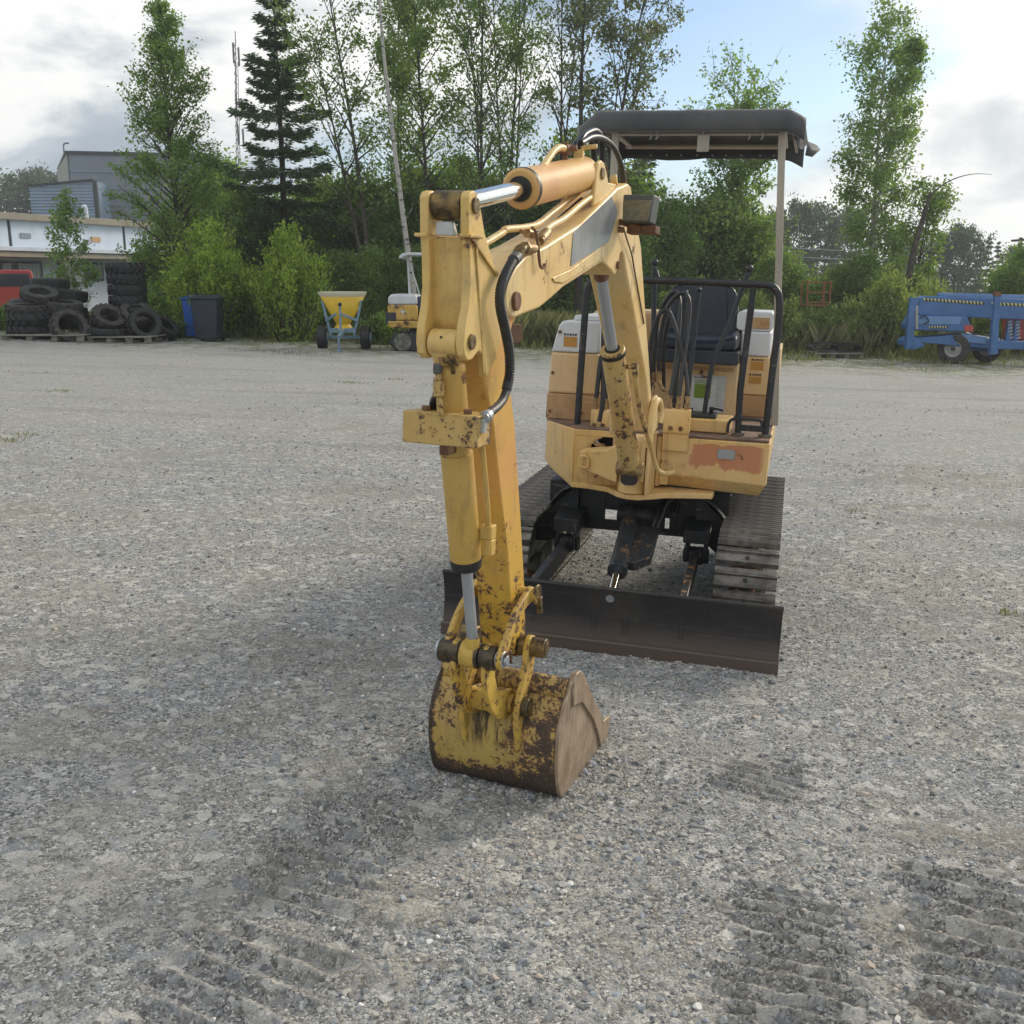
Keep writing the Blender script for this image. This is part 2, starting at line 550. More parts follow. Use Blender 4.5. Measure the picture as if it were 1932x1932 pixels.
MAT['rust'] = pbr('rusty_steel', (0.22, 0.11, 0.06), 0.75, 0.1, var=0.25, vscale=30, bump=0.6)
MAT['pin'] = pbr('greasy_pin', (0.07, 0.05, 0.035), 0.45, 0.5, var=0.3, vscale=40, bump=0.4, col2=(0.26, 0.18, 0.06))
MAT['hose'] = pbr('hydraulic_hose_rubber', (0.022, 0.022, 0.024), 0.36, 0, var=0.2, bump=0.2)
MAT['conduit'] = pbr('corrugated_hose', (0.035, 0.038, 0.035), 0.52, 0.0, var=0.25, bump=0.2, col2=(0.03, 0.032, 0.036))
MAT['fitting'] = pbr('brass_fitting', (0.42, 0.30, 0.14), 0.5, 0.5, var=0.3, vscale=40, bump=0.5, col2=(0.20, 0.10, 0.05))
MAT['vinyl'] = pbr('seat_vinyl', (0.016, 0.022, 0.034), 0.30, 0, var=0.1, bump=0.10, bscale=240)
MAT['shoe'] = pbr('track_shoe_steel', (0.235, 0.215, 0.195), 0.45, 0.45, var=0.2, vscale=18, bump=0.5, bscale=90, col2=(0.12, 0.108, 0.095))
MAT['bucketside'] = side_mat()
MAT['grease'] = pbr('black_grease', (0.022, 0.019, 0.016), 0.35, 0.1, var=0.3, vscale=40, bump=0.5, col2=(0.10, 0.07, 0.03))
MAT['dusty'] = pbr('dusty_steel', (0.20, 0.20, 0.16), 0.8, 0, var=0.3, vscale=8, bump=0.3, col2=(0.07, 0.07, 0.06))
MAT['mud'] = pbr('dried_mud', (0.20, 0.17, 0.125), 0.95, 0, var=0.3, vscale=20, bump=1.0)
MAT['glass_lens'] = pbr('lamp_lens', (0.20, 0.18, 0.12), 0.25, 0, var=0.15, vscale=60, bump=0.6, bscale=120)
MAT['greyplastic'] = pbr('grey_plastic', (0.09, 0.095, 0.09), 0.55, 0, var=0.1)
MAT['decal'] = paint('grey_decal', (0.21, 0.225, 0.235), (0.33, 0.335, 0.33), chips=0.80, scale=6, rough=0.35, streak=0.1, grime=0.05)
MAT['plate'] = pbr('aluminium_plate', (0.34, 0.36, 0.36), 0.5, 0.4, var=0.1)
MAT['paper'] = pbr('paper_sheet', (0.60, 0.62, 0.62), 0.6, 0, var=0.10, vscale=12, col2=(0.48, 0.49, 0.47))
MAT['green'] = pbr('green_print', (0.20, 0.30, 0.035), 0.6, 0, var=0.1)
MAT['orange'] = pbr('orange_label', (0.52, 0.26, 0.045), 0.5, 0, var=0.1)
MAT['ink'] = pbr('black_ink', (0.02, 0.02, 0.02), 0.5, 0, var=0.1)


def blade_mat():
    m = bpy.data.materials.new('dozer_blade_steel'); m.use_nodes = True
    t = NT(m.node_tree)
    oc = t.n('ShaderNodeTexCoord').outputs['Object']
    s = t.n('ShaderNodeSeparateXYZ', ins={0: oc})
    a = t.noise(oc, 4, 7, 0.6); f = t.noise(oc, 35, 8, 0.7)
    c = t.mix(t.sstep(a, 0.35, 0.7), (0.030, 0.030, 0.033), (0.058, 0.052, 0.048))
    wear = t.n('ShaderNodeMapRange', ins={'Value': t.math('ADD', s.outputs[2], t.math('MULTIPLY', a, 0.10)), 'From Min': 0.20, 'From Max': 0.08}).outputs[0]
    c = t.mix(t.math('MULTIPLY', wear, 0.75), c, (0.15, 0.105, 0.08))
    c = t.mix(t.math('MULTIPLY', t.sstep(f, 0.58, 0.72), 0.4), c, (0.16, 0.12, 0.09))
    hs = t.noise(t.n('ShaderNodeVectorMath', operation='MULTIPLY', ins={0: oc, 1: (3, 1, 75)}).outputs[0], 1.0, 6, 0.7)
    c = t.mix(t.math('MULTIPLY', t.sstep(hs, 0.54, 0.70), 0.45), c, (0.13, 0.115, 0.105))
    vs = t.noise(t.n('ShaderNodeVectorMath', operation='MULTIPLY', ins={0: oc, 1: (22, 1, 3)}).outputs[0], 1.0, 6, 0.7)
    c = t.mix(t.math('MULTIPLY', t.sstep(vs, 0.55, 0.72), 0.35), c, (0.12, 0.085, 0.06))
    bp = t.n('ShaderNodeBump', ins={'Strength': 0.25, 'Distance': 0.002, 'Height': f})
    b = t.n('ShaderNodeBsdfPrincipled', ins={'Base Color': c, 'Roughness': 0.52, 'Metallic': 0.3, 'Normal': bp.outputs[0]})
    t.link(b.outputs[0], t.n('ShaderNodeOutputMaterial').inputs[0])
    return m


def fabric_mat():
    m = bpy.data.materials.new('canopy_fabric'); m.use_nodes = True
    t = NT(m.node_tree)
    oc = t.n('ShaderNodeTexCoord').outputs['Object']
    a = t.noise(oc, 5, 6, 0.6)
    c = t.mix(t.sstep(a, 0.35, 0.7), (0.055, 0.058, 0.062), (0.085, 0.085, 0.085))
    bp = t.n('ShaderNodeBump', ins={'Strength': 0.5, 'Distance': 0.012, 'Height': t.noise(oc, 9, 5, 0.55, 0.6)})
    b = t.n('ShaderNodeBsdfPrincipled', ins={'Base Color': c, 'Roughness': 0.75, 'Normal': bp.outputs[0], 'Sheen Weight': 0.3})
    t.link(b.outputs[0], t.n('ShaderNodeOutputMaterial').inputs[0])
    return m


MAT['blade'] = blade_mat()
MAT['fabric'] = fabric_mat()
MAT['post'] = paint('canopy_post_paint', (0.34, 0.30, 0.25), (0.42, 0.37, 0.30), chips=0.69, scale=12, rough=0.5)

# ================================================================== GROUND
_tab = np.random.default_rng(11).random((256, 256))


def vnoise(x, y, f, ox=0.0, oy=0.0):
    x = x * f + ox + 1000; y = y * f + oy + 1000
    xi = np.floor(x).astype(int); yi = np.floor(y).astype(int)
    fx = x - xi; fy = y - yi
    fx = fx * fx * (3 - 2 * fx); fy = fy * fy * (3 - 2 * fy)
    a = _tab[xi & 255, yi & 255]; b = _tab[(xi + 1) & 255, yi & 255]
    c = _tab[xi & 255, (yi + 1) & 255]; d = _tab[(xi + 1) & 255, (yi + 1) & 255]
    return (a * (1 - fx) + b * fx) * (1 - fy) + (c * (1 - fx) + d * fx) * fy


def fbm(x, y, f, n=4, g=0.5, o=0.0):
    r = 0; a = 1; s = 0
    for i in range(n):
        r = r + a * vnoise(x, y, f * 2 ** i, o + i * 17.3, o * 2 + i * 9.1); s += a; a *= g
    return r / s


def sst(x, a, b):
    t = np.clip((x - a) / (b - a), 0, 1)
    return t * t * (3 - 2 * t)


# (start pixel, end pixel, half width, ridge pitch, ridge height, how strongly churned)
BANDS = [((715, 1505), (545, 1725), 0.20, 0.064, 0.025, 0.45),
         ((560, 1745), (330, 1990), 0.22, 0.080, 0.027, 0.45),
         ((1465, 1680), (1515, 2010), 0.165, 0.058, 0.032, 0.9),
         ((1800, 1630), (1900, 2010), 0.18, 0.088, 0.036, 0.85),
         ((1450, 1430), (1425, 1500), 0.17, 0.05, 0.018, 0.55),
         ((610, 1580), (470, 1700), 0.12, 0.06, 0.008, 0.2)]
BD = []
for p0, p1, hw, pitch, amp, churn in BANDS:
    a = gp(*p0); b = gp(*p1)
    BD.append((np.array((a.x, a.y)), np.array((b.x, b.y)), hw, pitch, amp, churn))
# scuffed, churned patches: centre pixel, radii in metres, height
PATCH = [((365, 1370), 0.22, 0.10, 0.016), ((205, 1345), 0.16, 0.05, 0.012), ((760, 1790), 0.16, 0.45, 0.014),
         ((1690, 880), 0.9, 0.35, 0.03), ((1560, 855), 0.8, 0.15, 0.028), ((1735, 830), 0.4, 0.10, 0.035), ((1790, 905), 1.0, 0.5, 0.03),
         ((1650, 955), 0.9, 0.12, 0.03), ((1820, 985), 0.9, 0.15, 0.02), ((25, 1290), 0.3, 0.3, 0.012), ((1700, 1810), 0.10, 0.35, 0.012),
         ((1880, 1600), 0.35, 0.2, 0.012), ((640, 1230), 0.8, 0.3, 0.004)]
PT = []
for c, rx, ry, hh in PATCH:
    g = gp(*c)
    PT.append((g.x, g.y, rx, ry, hh))


def terrain(x, y):
    """height of the yard, and mask of mud plus painted ridge shade"""
    ax = np.abs(x)
    fl = np.where(ax < 18, x, np.sign(x) * (18 + 6 * np.tanh((ax - 18) / 6)))
    z = -SLOPE * fl * (1 - sst(y, 27, 38))
    near = 1 - sst(y, 9, 16)
    z = z + (fbm(x, y, 1.3, 3, 0.5, 3.0) - 0.5) * 0.022 * near + (fbm(x, y, 11, 3, 0.6, 5.0) - 0.5) * 0.010 * (1 - sst(y, 5.5, 9))
    mud = sst(fbm(x, y, 0.9, 4, 0.55, 8.0), 0.60, 0.78) * 0.35
    cl = fbm(x, y, 38, 3, 0.6, 1.0)
    for a, b, hw, pitch, amp, churn in BD:
        d = b - a; L = np.hypot(*d); d = d / L
        s = (x - a[0]) * d[0] + (y - a[1]) * d[1]
        c = (x - a[0]) * d[1] - (y - a[1]) * d[0]
        wob = (fbm(x, y, 5, 3, 0.5, 2.0) - 0.5) * 0.016
        m = sst(s + (vnoise(x, y, 7) - 0.5) * 0.14, -0.08, 0.12) * (1 - sst(s, L - 0.05, L + 0.08)) * (1 - sst(np.abs(c) + (vnoise(x, y, 12, 4) - 0.5) * 0.09, hw - 0.075, hw + 0.035))
        ph = (s + wob + c * 0.10) / pitch * 2 * math.pi
        u_ = (ph / (2 * math.pi)) % 1.0
        # narrow ridges with a steep near side
        rid = sst(u_, 0.45, 0.62) * (1 - sst(u_, 0.72, 1.0))
        brk = sst(fbm(x, y, 7, 3, 0.6, 6.0 + pitch * 50), 0.18, 0.36) * (0.75 + 0.4 * fbm(x, y, 24, 2, 0.6, 9.1))
        z = z + m * (rid * amp * (0.35 + 0.65 * brk) - amp * 0.35 + (cl - 0.5) * 0.010 * churn * (0.3 + rid) + (fbm(x, y, 60, 2, 0.6, 4.4) - 0.5) * 0.004)
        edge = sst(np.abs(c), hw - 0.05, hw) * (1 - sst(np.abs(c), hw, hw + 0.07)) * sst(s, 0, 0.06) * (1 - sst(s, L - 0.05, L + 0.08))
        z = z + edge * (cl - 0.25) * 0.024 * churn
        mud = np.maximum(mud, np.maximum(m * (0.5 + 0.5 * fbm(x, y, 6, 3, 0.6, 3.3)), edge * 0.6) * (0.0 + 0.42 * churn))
        mud = np.maximum(mud, m * 0.75 * sst(u_, 0.28, 0.48) * (1 - sst(u_, 0.62, 0.78)) * brk)  # shade line of each ridge, painted dark along its steep flank
    for cx, cy, rx, ry, hh in PT:
        q = ((x - cx) / rx) ** 2 + ((y - cy) / ry) ** 2
        m = (1 - sst(q * (0.5 + fbm(x, y, 4, 3, 0.5, 4.0)), 0.3, 1.1))
        tex = fbm(x * 0.35, y, 9 if ry > 0.25 else 16, 3, 0.65, 7.0)
        z = z + m * (sst(tex, 0.35, 0.8) - 0.3) * hh
        mud = np.maximum(mud, m * sst(tex, 0.36, 0.60) * (0.35 + 0.6 * fbm(x, y, 22, 3, 0.7, 6.1)))
        z = z + m * (fbm(x, y, 30, 3, 0.65, 2.2) - 0.5) * hh * 0.9
    return z, mud


def lines(fine0, fine1, step, grow, lim):
    a = list(np.arange(fine0, fine1, step))
    s = step; v = a[-1]; hi = []
    while v < lim[1]:
        s *= grow; v += s; hi.append(v)
    s = step; v = a[0]; lo = []
    while v > lim[0]:
        s *= grow; v -= s; lo.append(v)
    return np.array(lo[::-1] + a + hi)


gx = lines(-1.75, 2.05, 0.0098, 1.06, (-250, 250))
gy = lines(1.75, 3.25, 0.0060, 1.020, (-50, 330))
GX, GY = np.meshgrid(gx, gy, indexing='xy')
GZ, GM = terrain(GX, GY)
nx_, ny_ = len(gx), len(gy)
V = np.stack([GX, GY, GZ], -1).reshape(-1, 3)
ii = np.arange((ny_ - 1) * (nx_ - 1))
r_, c_ = ii // (nx_ - 1), ii % (nx_ - 1)
b_ = r_ * nx_ + c_
F = np.stack([b_, b_ + 1, b_ + nx_ + 1, b_ + nx_], -1)


def ground_mat():
    m = bpy.data.materials.new('gravel_yard'); m.use_nodes = True
    t = NT(m.node_tree)
    g = t.n('ShaderNodeNewGeometry').outputs['Position']
    mud = t.n('ShaderNodeAttribute', attribute_name='mud').outputs['Fac']
    s = t.n('ShaderNodeSeparateXYZ', ins={0: g})
    dist = t.math('ABSOLUTE', s.outputs[1])
    nf = t.noise(g, 60, 3, 0.6)
    gw = t.n('ShaderNodeVectorMath', operation='ADD', ins={0: g}).outputs[0]
    cell = []
    for sc in (75, 190):
        v = t.n('ShaderNodeTexVoronoi', feature='F1', ins={'Vector': g, 'Scale': float(sc), 'Randomness': 1.0})
        cell.append(v)
    vb = t.n('ShaderNodeTexVoronoi', feature='F1', ins={'Vector': g, 'Scale': 24.0})
    pal = [(0.0, (0.07, 0.073, 0.077)), (0.2, (0.17, 0.17, 0.17)), (0.42, (0.30, 0.295, 0.28)), (0.60, (0.43, 0.41, 0.375)), (0.76, (0.31, 0.335, 0.37)),
           (0.88, (0.62, 0.60, 0.56)), (1.0, (0.78, 0.76, 0.72))]
    def rnd(v):
        return t.n('ShaderNodeSeparateColor', ins={0: v.outputs['Color']}).outputs[0]
    c1 = t.ramp(rnd(cell[0]), pal)
    c2 = t.ramp(rnd(cell[1]), pal)
    c3 = t.ramp(rnd(vb), pal)
    pick = t.sstep(t.noise(g, 30, 4, 0.6), 0.46, 0.54)
    c = t.mix(t.math('MULTIPLY', pick, 0.8), c2, c1)
    c = t.mix(t.math('MULTIPLY', t.sstep(rnd(vb), 0.70, 0.75), 0.55), c, c3)
    # patches: bluish crushed stone, beige fines
    big = t.noise(g, 0.55, 5, 0.6, 0.4)
    med = t.noise(g, 2.6, 5, 0.65, 0.2)
    tint = t.ramp(t.math('ADD', t.math('MULTIPLY', big, 0.6), t.math('MULTIPLY', med, 0.4)),
                  [(0.32, (0.88, 0.91, 0.95)), (0.46, (1.00, 1.00, 1.00)), (0.58, (1.08, 1.05, 0.99)), (0.72, (1.13, 1.08, 0.98))])
    c = t.mix(1.0, c, tint, 'MULTIPLY')
    fines = t.sstep(med, 0.46, 0.66)
    c = t.mix(t.math('MULTIPLY', fines, 0.46), c, (0.335, 0.32, 0.29))
    # far away the stones blend to one pale grey
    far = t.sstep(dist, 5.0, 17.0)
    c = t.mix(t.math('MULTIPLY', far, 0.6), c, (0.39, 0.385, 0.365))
    streaks = t.n('ShaderNodeVectorMath', operation='MULTIPLY', ins={0: g, 1: (0.25, 1.6, 1)}).outputs[0]
    sk = t.noise(streaks, 1.0, 7, 0.65, 0.3)
    c = t.mix(t.math('MULTIPLY', t.sstep(sk, 0.50, 0.68), 0.30), c, (0.17, 0.165, 0.155))
    spk = t.noise(t.n('ShaderNodeVectorMath', operation='MULTIPLY', ins={0: g, 1: (6, 14, 6)}).outputs[0], 1.0, 5, 0.75)
    c = t.mix(t.math('MULTIPLY', t.sstep(spk, 0.58, 0.72), 0.28), c, (0.12, 0.115, 0.105))
    c = t.mix(t.math('MULTIPLY', mud, 0.62, True), c, t.mix(t.noise(g, 140, 5, 0.7), (0.125, 0.102, 0.075), (0.38, 0.325, 0.255)))  # tints the mud and the painted shade lines of the ridges alike
    # weeds thin out into the yard from its far edge
    nz = t.noise(g, 0.8, 6, 0.7)
    ed = t.sstep(t.math('ADD', dist, t.math('MULTIPLY', nz, 9)), 23.5, 29)
    c = t.mix(t.math('MULTIPLY', ed, t.sstep(t.noise(g, 3.0, 6, 0.7), 0.40, 0.60)), c, (0.13, 0.145, 0.05))
    beyond = t.sstep(dist, 29, 33)
    c = t.mix(beyond, c, (0.06, 0.085, 0.025))
    h1 = t.math('SUBTRACT', 1.0, cell[0].outputs['Distance'])
    h2 = t.math('SUBTRACT', 1.0, cell[1].outputs['Distance'])
    h = t.math('ADD', t.math('MULTIPLY', t.math('MULTIPLY', h1, pick), 1.0), t.math('MULTIPLY', h2, 0.5))
    h = t.math('ADD', h, t.math('MULTIPLY', rnd(cell[0]), 0.45))
    h = t.math('ADD', h, t.math('MULTIPLY', nf, 0.6))
    h = t.math('ADD', h, t.math('MULTIPLY', t.noise(g, 420, 2, 0.7), 0.5))
    bp = t.n('ShaderNodeBump', ins={'Strength': 1.0, 'Distance': 0.006, 'Height': h})
    b = t.n('ShaderNodeBsdfPrincipled', ins={'Base Color': c, 'Roughness': 0.88, 'Normal': bp.outputs[0], 'Specular IOR Level': 0.3})
    t.link(b.outputs[0], t.n('ShaderNodeOutputMaterial').inputs[0])
    return m


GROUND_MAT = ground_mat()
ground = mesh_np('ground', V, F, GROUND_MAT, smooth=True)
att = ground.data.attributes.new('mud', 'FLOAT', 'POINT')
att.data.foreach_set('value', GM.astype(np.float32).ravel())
ground['kind'] = 'structure'


def stone_mat():
    m = bpy.data.materials.new('gravel_stone'); m.use_nodes = True
    t = NT(m.node_tree)
    rn = t.n('ShaderNodeObjectInfo').outputs['Random']
    oc = t.n('ShaderNodeTexCoord').outputs['Object']
    c = t.ramp(rn, [(0.0, (0.10, 0.11, 0.125)), (0.15, (0.19, 0.20, 0.215)), (0.35, (0.33, 0.33, 0.32)), (0.52, (0.43, 0.415, 0.385)), (0.66, (0.30, 0.335, 0.385)),
                    (0.78, (0.50, 0.49, 0.46)), (0.86, (0.47, 0.39, 0.33)), (0.91, (0.36, 0.33, 0.27)), (0.96, (0.66, 0.65, 0.62)), (1.0, (0.78, 0.77, 0.75))])
    n = t.noise(oc, 2.2, 5, 0.65)
    c = t.mix(t.math('MULTIPLY', t.sstep(n, 0.4, 0.7), 0.45), c, (0.34, 0.315, 0.275))
    n2 = t.noise(oc, 14, 3, 0.6)
    c = t.mix(t.math('MULTIPLY', t.sstep(n2, 0.55, 0.7), 0.3), c, (0.12, 0.12, 0.12))
    b = t.n('ShaderNodeBsdfPrincipled', ins={'Base Color': c, 'Roughness': 0.85, 'Specular IOR Level': 0.3})
    t.link(b.outputs[0], t.n('ShaderNodeOutputMaterial').inputs[0])
    return m


STONE_MAT = stone_mat()
stone_col = bpy.data.collections.new('stone_shapes')      # source shapes for the gravel scatter, never linked to the scene
NST = 10
for k in range(NST):
    bm = bmesh.new()
    bmesh.ops.create_icosphere(bm, subdivisions=2, radius=1.0)
    rr = random.Random(100 + k)
    ax = [rr.uniform(0.75, 1.2), rr.uniform(0.65, 1.0), rr.uniform(0.42, 0.7)]
    cuts = [(Vector((rr.uniform(-1, 1), rr.uniform(-1, 1), rr.uniform(-1, 1))).normalized(), rr.uniform(0.40, 0.75)) for _ in range(8)]
    for v in bm.verts:
        for nrm, dd in cuts:
            q = v.co.dot(nrm)
            if q > dd:
                v.co -= nrm * (q - dd)
        v.co += Vector((rr.uniform(-1, 1), rr.uniform(-1, 1), rr.uniform(-1, 1))) * 0.05
        v.co = Vector((v.co.x * ax[0], v.co.y * ax[1], v.co.z * ax[2]))
    me = bpy.data.meshes.new('stone_shape'); bm.to_mesh(me); bm.free()
    me.polygons.foreach_set('use_smooth', [False] * len(me.polygons))
    me.materials.append(STONE_MAT)
    so_ = bpy.data.objects.new('stone_shape', me)
    stone_col.objects.link(so_)


def scatter_points():
    pts = []
    rng = np.random.default_rng(5)
    # rings of distance: (y0, y1, density per m2, size median, spread)
    for y0, y1, dens, med, sg in ((1.3, 2.6, 9000, 0.0029, 0.48), (2.6, 4.2, 4600, 0.0038, 0.46), (4.2, 6.5, 1600, 0.0060, 0.40), (6.5, 10, 380, 0.0100, 0.34), (10, 16, 60, 0.0125, 0.33), (16, 22, 6, 0.015, 0.3)):
        xw = 0.60 * y1 + 0.5
        n = int((y1 - y0) * 2 * xw * dens)
        x = rng.uniform(-xw, xw, n); y = rng.uniform(y0, y1, n)
        keep = np.abs(x) < 0.60 * y + 0.45
        # stones gather in drifts
        dn = fbm(x, y, 0.8, 4, 0.6, 21.0) * 0.65 + fbm(x, y, 5, 3, 0.6, 2.0) * 0.35
        keep &= rng.random(n) < 0.25 + 0.95 * sst(dn, 0.42, 0.62)
        x = x[keep]; y = y[keep]
        s = med * np.exp(rng.normal(0, sg, len(x)))
        pts.append(np.stack([x, y, s], -1))
    # bigger single stones
    n = 260
    x = rng.uniform(-4, 4.5, n); y = rng.uniform(1.5, 8, n)
    pts.append(np.stack([x, y, 0.012 * np.exp(rng.normal(0, 0.25, n))], -1))
    # stones and clods piled where the bucket and the wheels pushed them: centre pixel, spread, count, size
    for u, v, rx, ry, n, sz in ((1150, 1480, 0.16, 0.20, 900, 0.010), (1110, 1660, 0.22, 0.22, 1200, 0.009), (1250, 1560, 0.35, 0.3, 1400, 0.009), (1700, 1790, 0.08, 0.35, 700, 0.010),
                                (1620, 1800, 0.035, 0.3, 260, 0.012), (790, 1830, 0.16, 0.25, 800, 0.009), (700, 1900, 0.2, 0.2, 500, 0.010), (1250, 1850, 0.3, 0.3, 900, 0.009),
                                (1900, 1720, 0.1, 0.4, 500, 0.010), (1560, 1330, 0.8, 0.4, 900, 0.011), (1200, 1340, 0.7, 0.3, 900, 0.010), (560, 1180, 1.0, 0.8, 2600, 0.011), (690, 1350, 0.5, 0.45, 1500, 0.010)):
        g = gp(u, v)
        n = int(n * 0.6); pts.append(np.stack([rng.normal(g.x, rx, n), rng.normal(g.y, ry, n), sz * 0.85 * np.exp(rng.normal(0, 0.42, n))], -1))
    # stones pushed up along the bucket heel and the foot of the blade
    for (u0, v0), (u1, v1), n, sg in (((812, 1462), (1062, 1515), 420, 0.018), ((1062, 1515), (1150, 1425), 260, 0.022), ((1030, 1222), (1470, 1280), 520, 0.022), ((1130, 1400), (1060, 1330), 120, 0.05)):
        a = gp(u0, v0); b = gp(u1, v1); tt = rng.random(n)
        pts.append(np.stack([a.x + (b.x - a.x) * tt + rng.normal(0, sg, n), a.y + (b.y - a.y) * tt + rng.normal(0, sg, n), 0.0062 * np.exp(rng.normal(0, 0.4, n))], -1))
    return np.concatenate(pts)


def band_mask(x, y):
    r = np.zeros_like(x)
    for a, b, hw, pitch, amp, churn in BD:
        d = b - a; L = np.hypot(*d); d = d / L
        s = (x - a[0]) * d[0] + (y - a[1]) * d[1]; c = (x - a[0]) * d[1] - (y - a[1]) * d[0]
        r = np.maximum(r, ((s > 0) & (s < L) & (np.abs(c) < hw)).astype(float))
    return r


P = scatter_points()
keep = (P[:, 1] > 1.2) & (P[:, 2] < 0.021)
P = P[keep]
zz_, mm_ = terrain(P[:, 0], P[:, 1])
band_ = band_mask(P[:, 0], P[:, 1])
sel = RNG.random(len(P)) > np.maximum(mm_ * 0.9, band_ * 0.80)
P = P[sel]; zz_ = zz_[sel]
print('stones', len(P))
me = bpy.data.meshes.new('gravel')
me.vertices.add(len(P))
co = np.stack([P[:, 0], P[:, 1], zz_ + P[:, 2] * RNG.uniform(-0.35, 0.20, len(P))], -1)
me.vertices.foreach_set('co', co.astype(np.float32).ravel())
a1 = me.attributes.new('sc', 'FLOAT', 'POINT'); a1.data.foreach_set('value', P[:, 2].astype(np.float32))
rot = np.stack([RNG.normal(0, 0.35, len(P)), RNG.normal(0, 0.35, len(P)), RNG.uniform(0, 6.28, len(P))], -1)
a2 = me.attributes.new('rot', 'FLOAT_VECTOR', 'POINT'); a2.data.foreach_set('vector', rot.astype(np.float32).ravel())
a3 = me.attributes.new('idx', 'INT', 'POINT'); a3.data.foreach_set('value', RNG.integers(0, NST, len(P)).astype(np.int32))
gravel = bpy.data.objects.new('gravel', me)
COL.objects.link(gravel)
gravel['kind'] = 'stuff'
me.materials.append(STONE_MAT)


def instancer(name, obj, coll):
    ng = bpy.data.node_groups.new(name, 'GeometryNodeTree')
    ng.interface.new_socket('Geometry', in_out='INPUT', socket_type='NodeSocketGeometry')
    ng.interface.new_socket('Geometry', in_out='OUTPUT', socket_type='NodeSocketGeometry')
    N = ng.nodes; L = ng.links
    gi = N.new('NodeGroupInput'); go = N.new('NodeGroupOutput')
    ci = N.new('GeometryNodeCollectionInfo'); ci.inputs['Collection'].default_value = coll
    ci.inputs['Separate Children'].default_value = True; ci.inputs['Reset Children'].default_value = True
    iop = N.new('GeometryNodeInstanceOnPoints'); iop.inputs['Pick Instance'].default_value = True
    def attr(nm, typ):
        a = N.new('GeometryNodeInputNamedAttribute'); a.data_type = typ; a.inputs['Name'].default_value = nm
        return a.outputs['Attribute']
    L.new(gi.outputs[0], iop.inputs['Points'])
    L.new(ci.outputs[0], iop.inputs['Instance'])
    L.new(attr('idx', 'INT'), iop.inputs['Instance Index'])
    e = N.new('FunctionNodeEulerToRotation')
    L.new(attr('rot', 'FLOAT_VECTOR'), e.inputs[0])
    L.new(e.outputs[0], iop.inputs['Rotation'])
    L.new(attr('sc', 'FLOAT'), iop.inputs['Scale'])
    L.new(iop.outputs[0], go.inputs[0])
    m = obj.modifiers.new(name, 'NODES'); m.node_group = ng


instancer('scatter_stones', gravel, stone_col)

# ================================================================== EXCAVATOR
UF = frame((0.7181, 5.4595, -0.0251), 15.3)        # x right, y to the rear, z up; origin under the slew centre
BF = frame((-0.053, 3.058, 0.0019), 22.0)          # boom plane: origin under the bucket heel
BL = UF.inverted() @ BF
EX = empty('excavator', UF, 'large yellow tracked mini excavator with black canopy and its bucket resting on the gravel', 'excavator')


def ex(name, mb, mat, parent=EX, M=None, **kw):
    return build(name, mb, MAT[mat], parent, M, **kw)


def exb(name, mb, mat, parent=None, **kw):
    """part given in boom-plane coordinates; children of such a part need no matrix of their own"""
    if parent is None:
        return build(name, mb, MAT[mat], EX, BL, **kw)
    return build(name, mb, MAT[mat], parent, None, **kw)


def resample(pts, step):
    P = [np.array(p) for p in pts]
    out = [P[0]]; acc = 0
    for a, b in zip(P[:-1], P[1:]):
        L = np.linalg.norm(b - a)
        if L < 1e-9:
            continue
        t = step - acc
        while t <= L:
            out.append(a + (b - a) * t / L); t += step
        acc = L - (t - step)
    return [tuple(p) for p in out]


# ---------------------------------------------------------------- tracks
R_T, YF, YR, ZC = 0.205, -0.66, 0.80, 0.262


def track_path():
    L1 = YR - YF
    tot = 2 * L1 + 2 * math.pi * R_T
    n = 42
    out = []
    for k in range(n):
        s = (k + 0.35) / n * tot
        if s < L1:                       # top, front to rear
            y, z, a = YF + s, ZC + R_T - 0.012 * math.sin(math.pi * s / L1), 0.0
        elif s < L1 + math.pi * R_T:
            t = (s - L1) / R_T
            y, z, a = YR + R_T * math.sin(t), ZC + R_T * math.cos(t), -t
        elif s < 2 * L1 + math.pi * R_T:
            y, z, a = YR - (s - L1 - math.pi * R_T), ZC - R_T, math.pi
        else:
            t = (s - 2 * L1 - math.pi * R_T) / R_T
            y, z, a = YF - R_T * math.sin(t), ZC - R_T * math.cos(t), math.pi - t
        out.append((y, z, a))
    return out


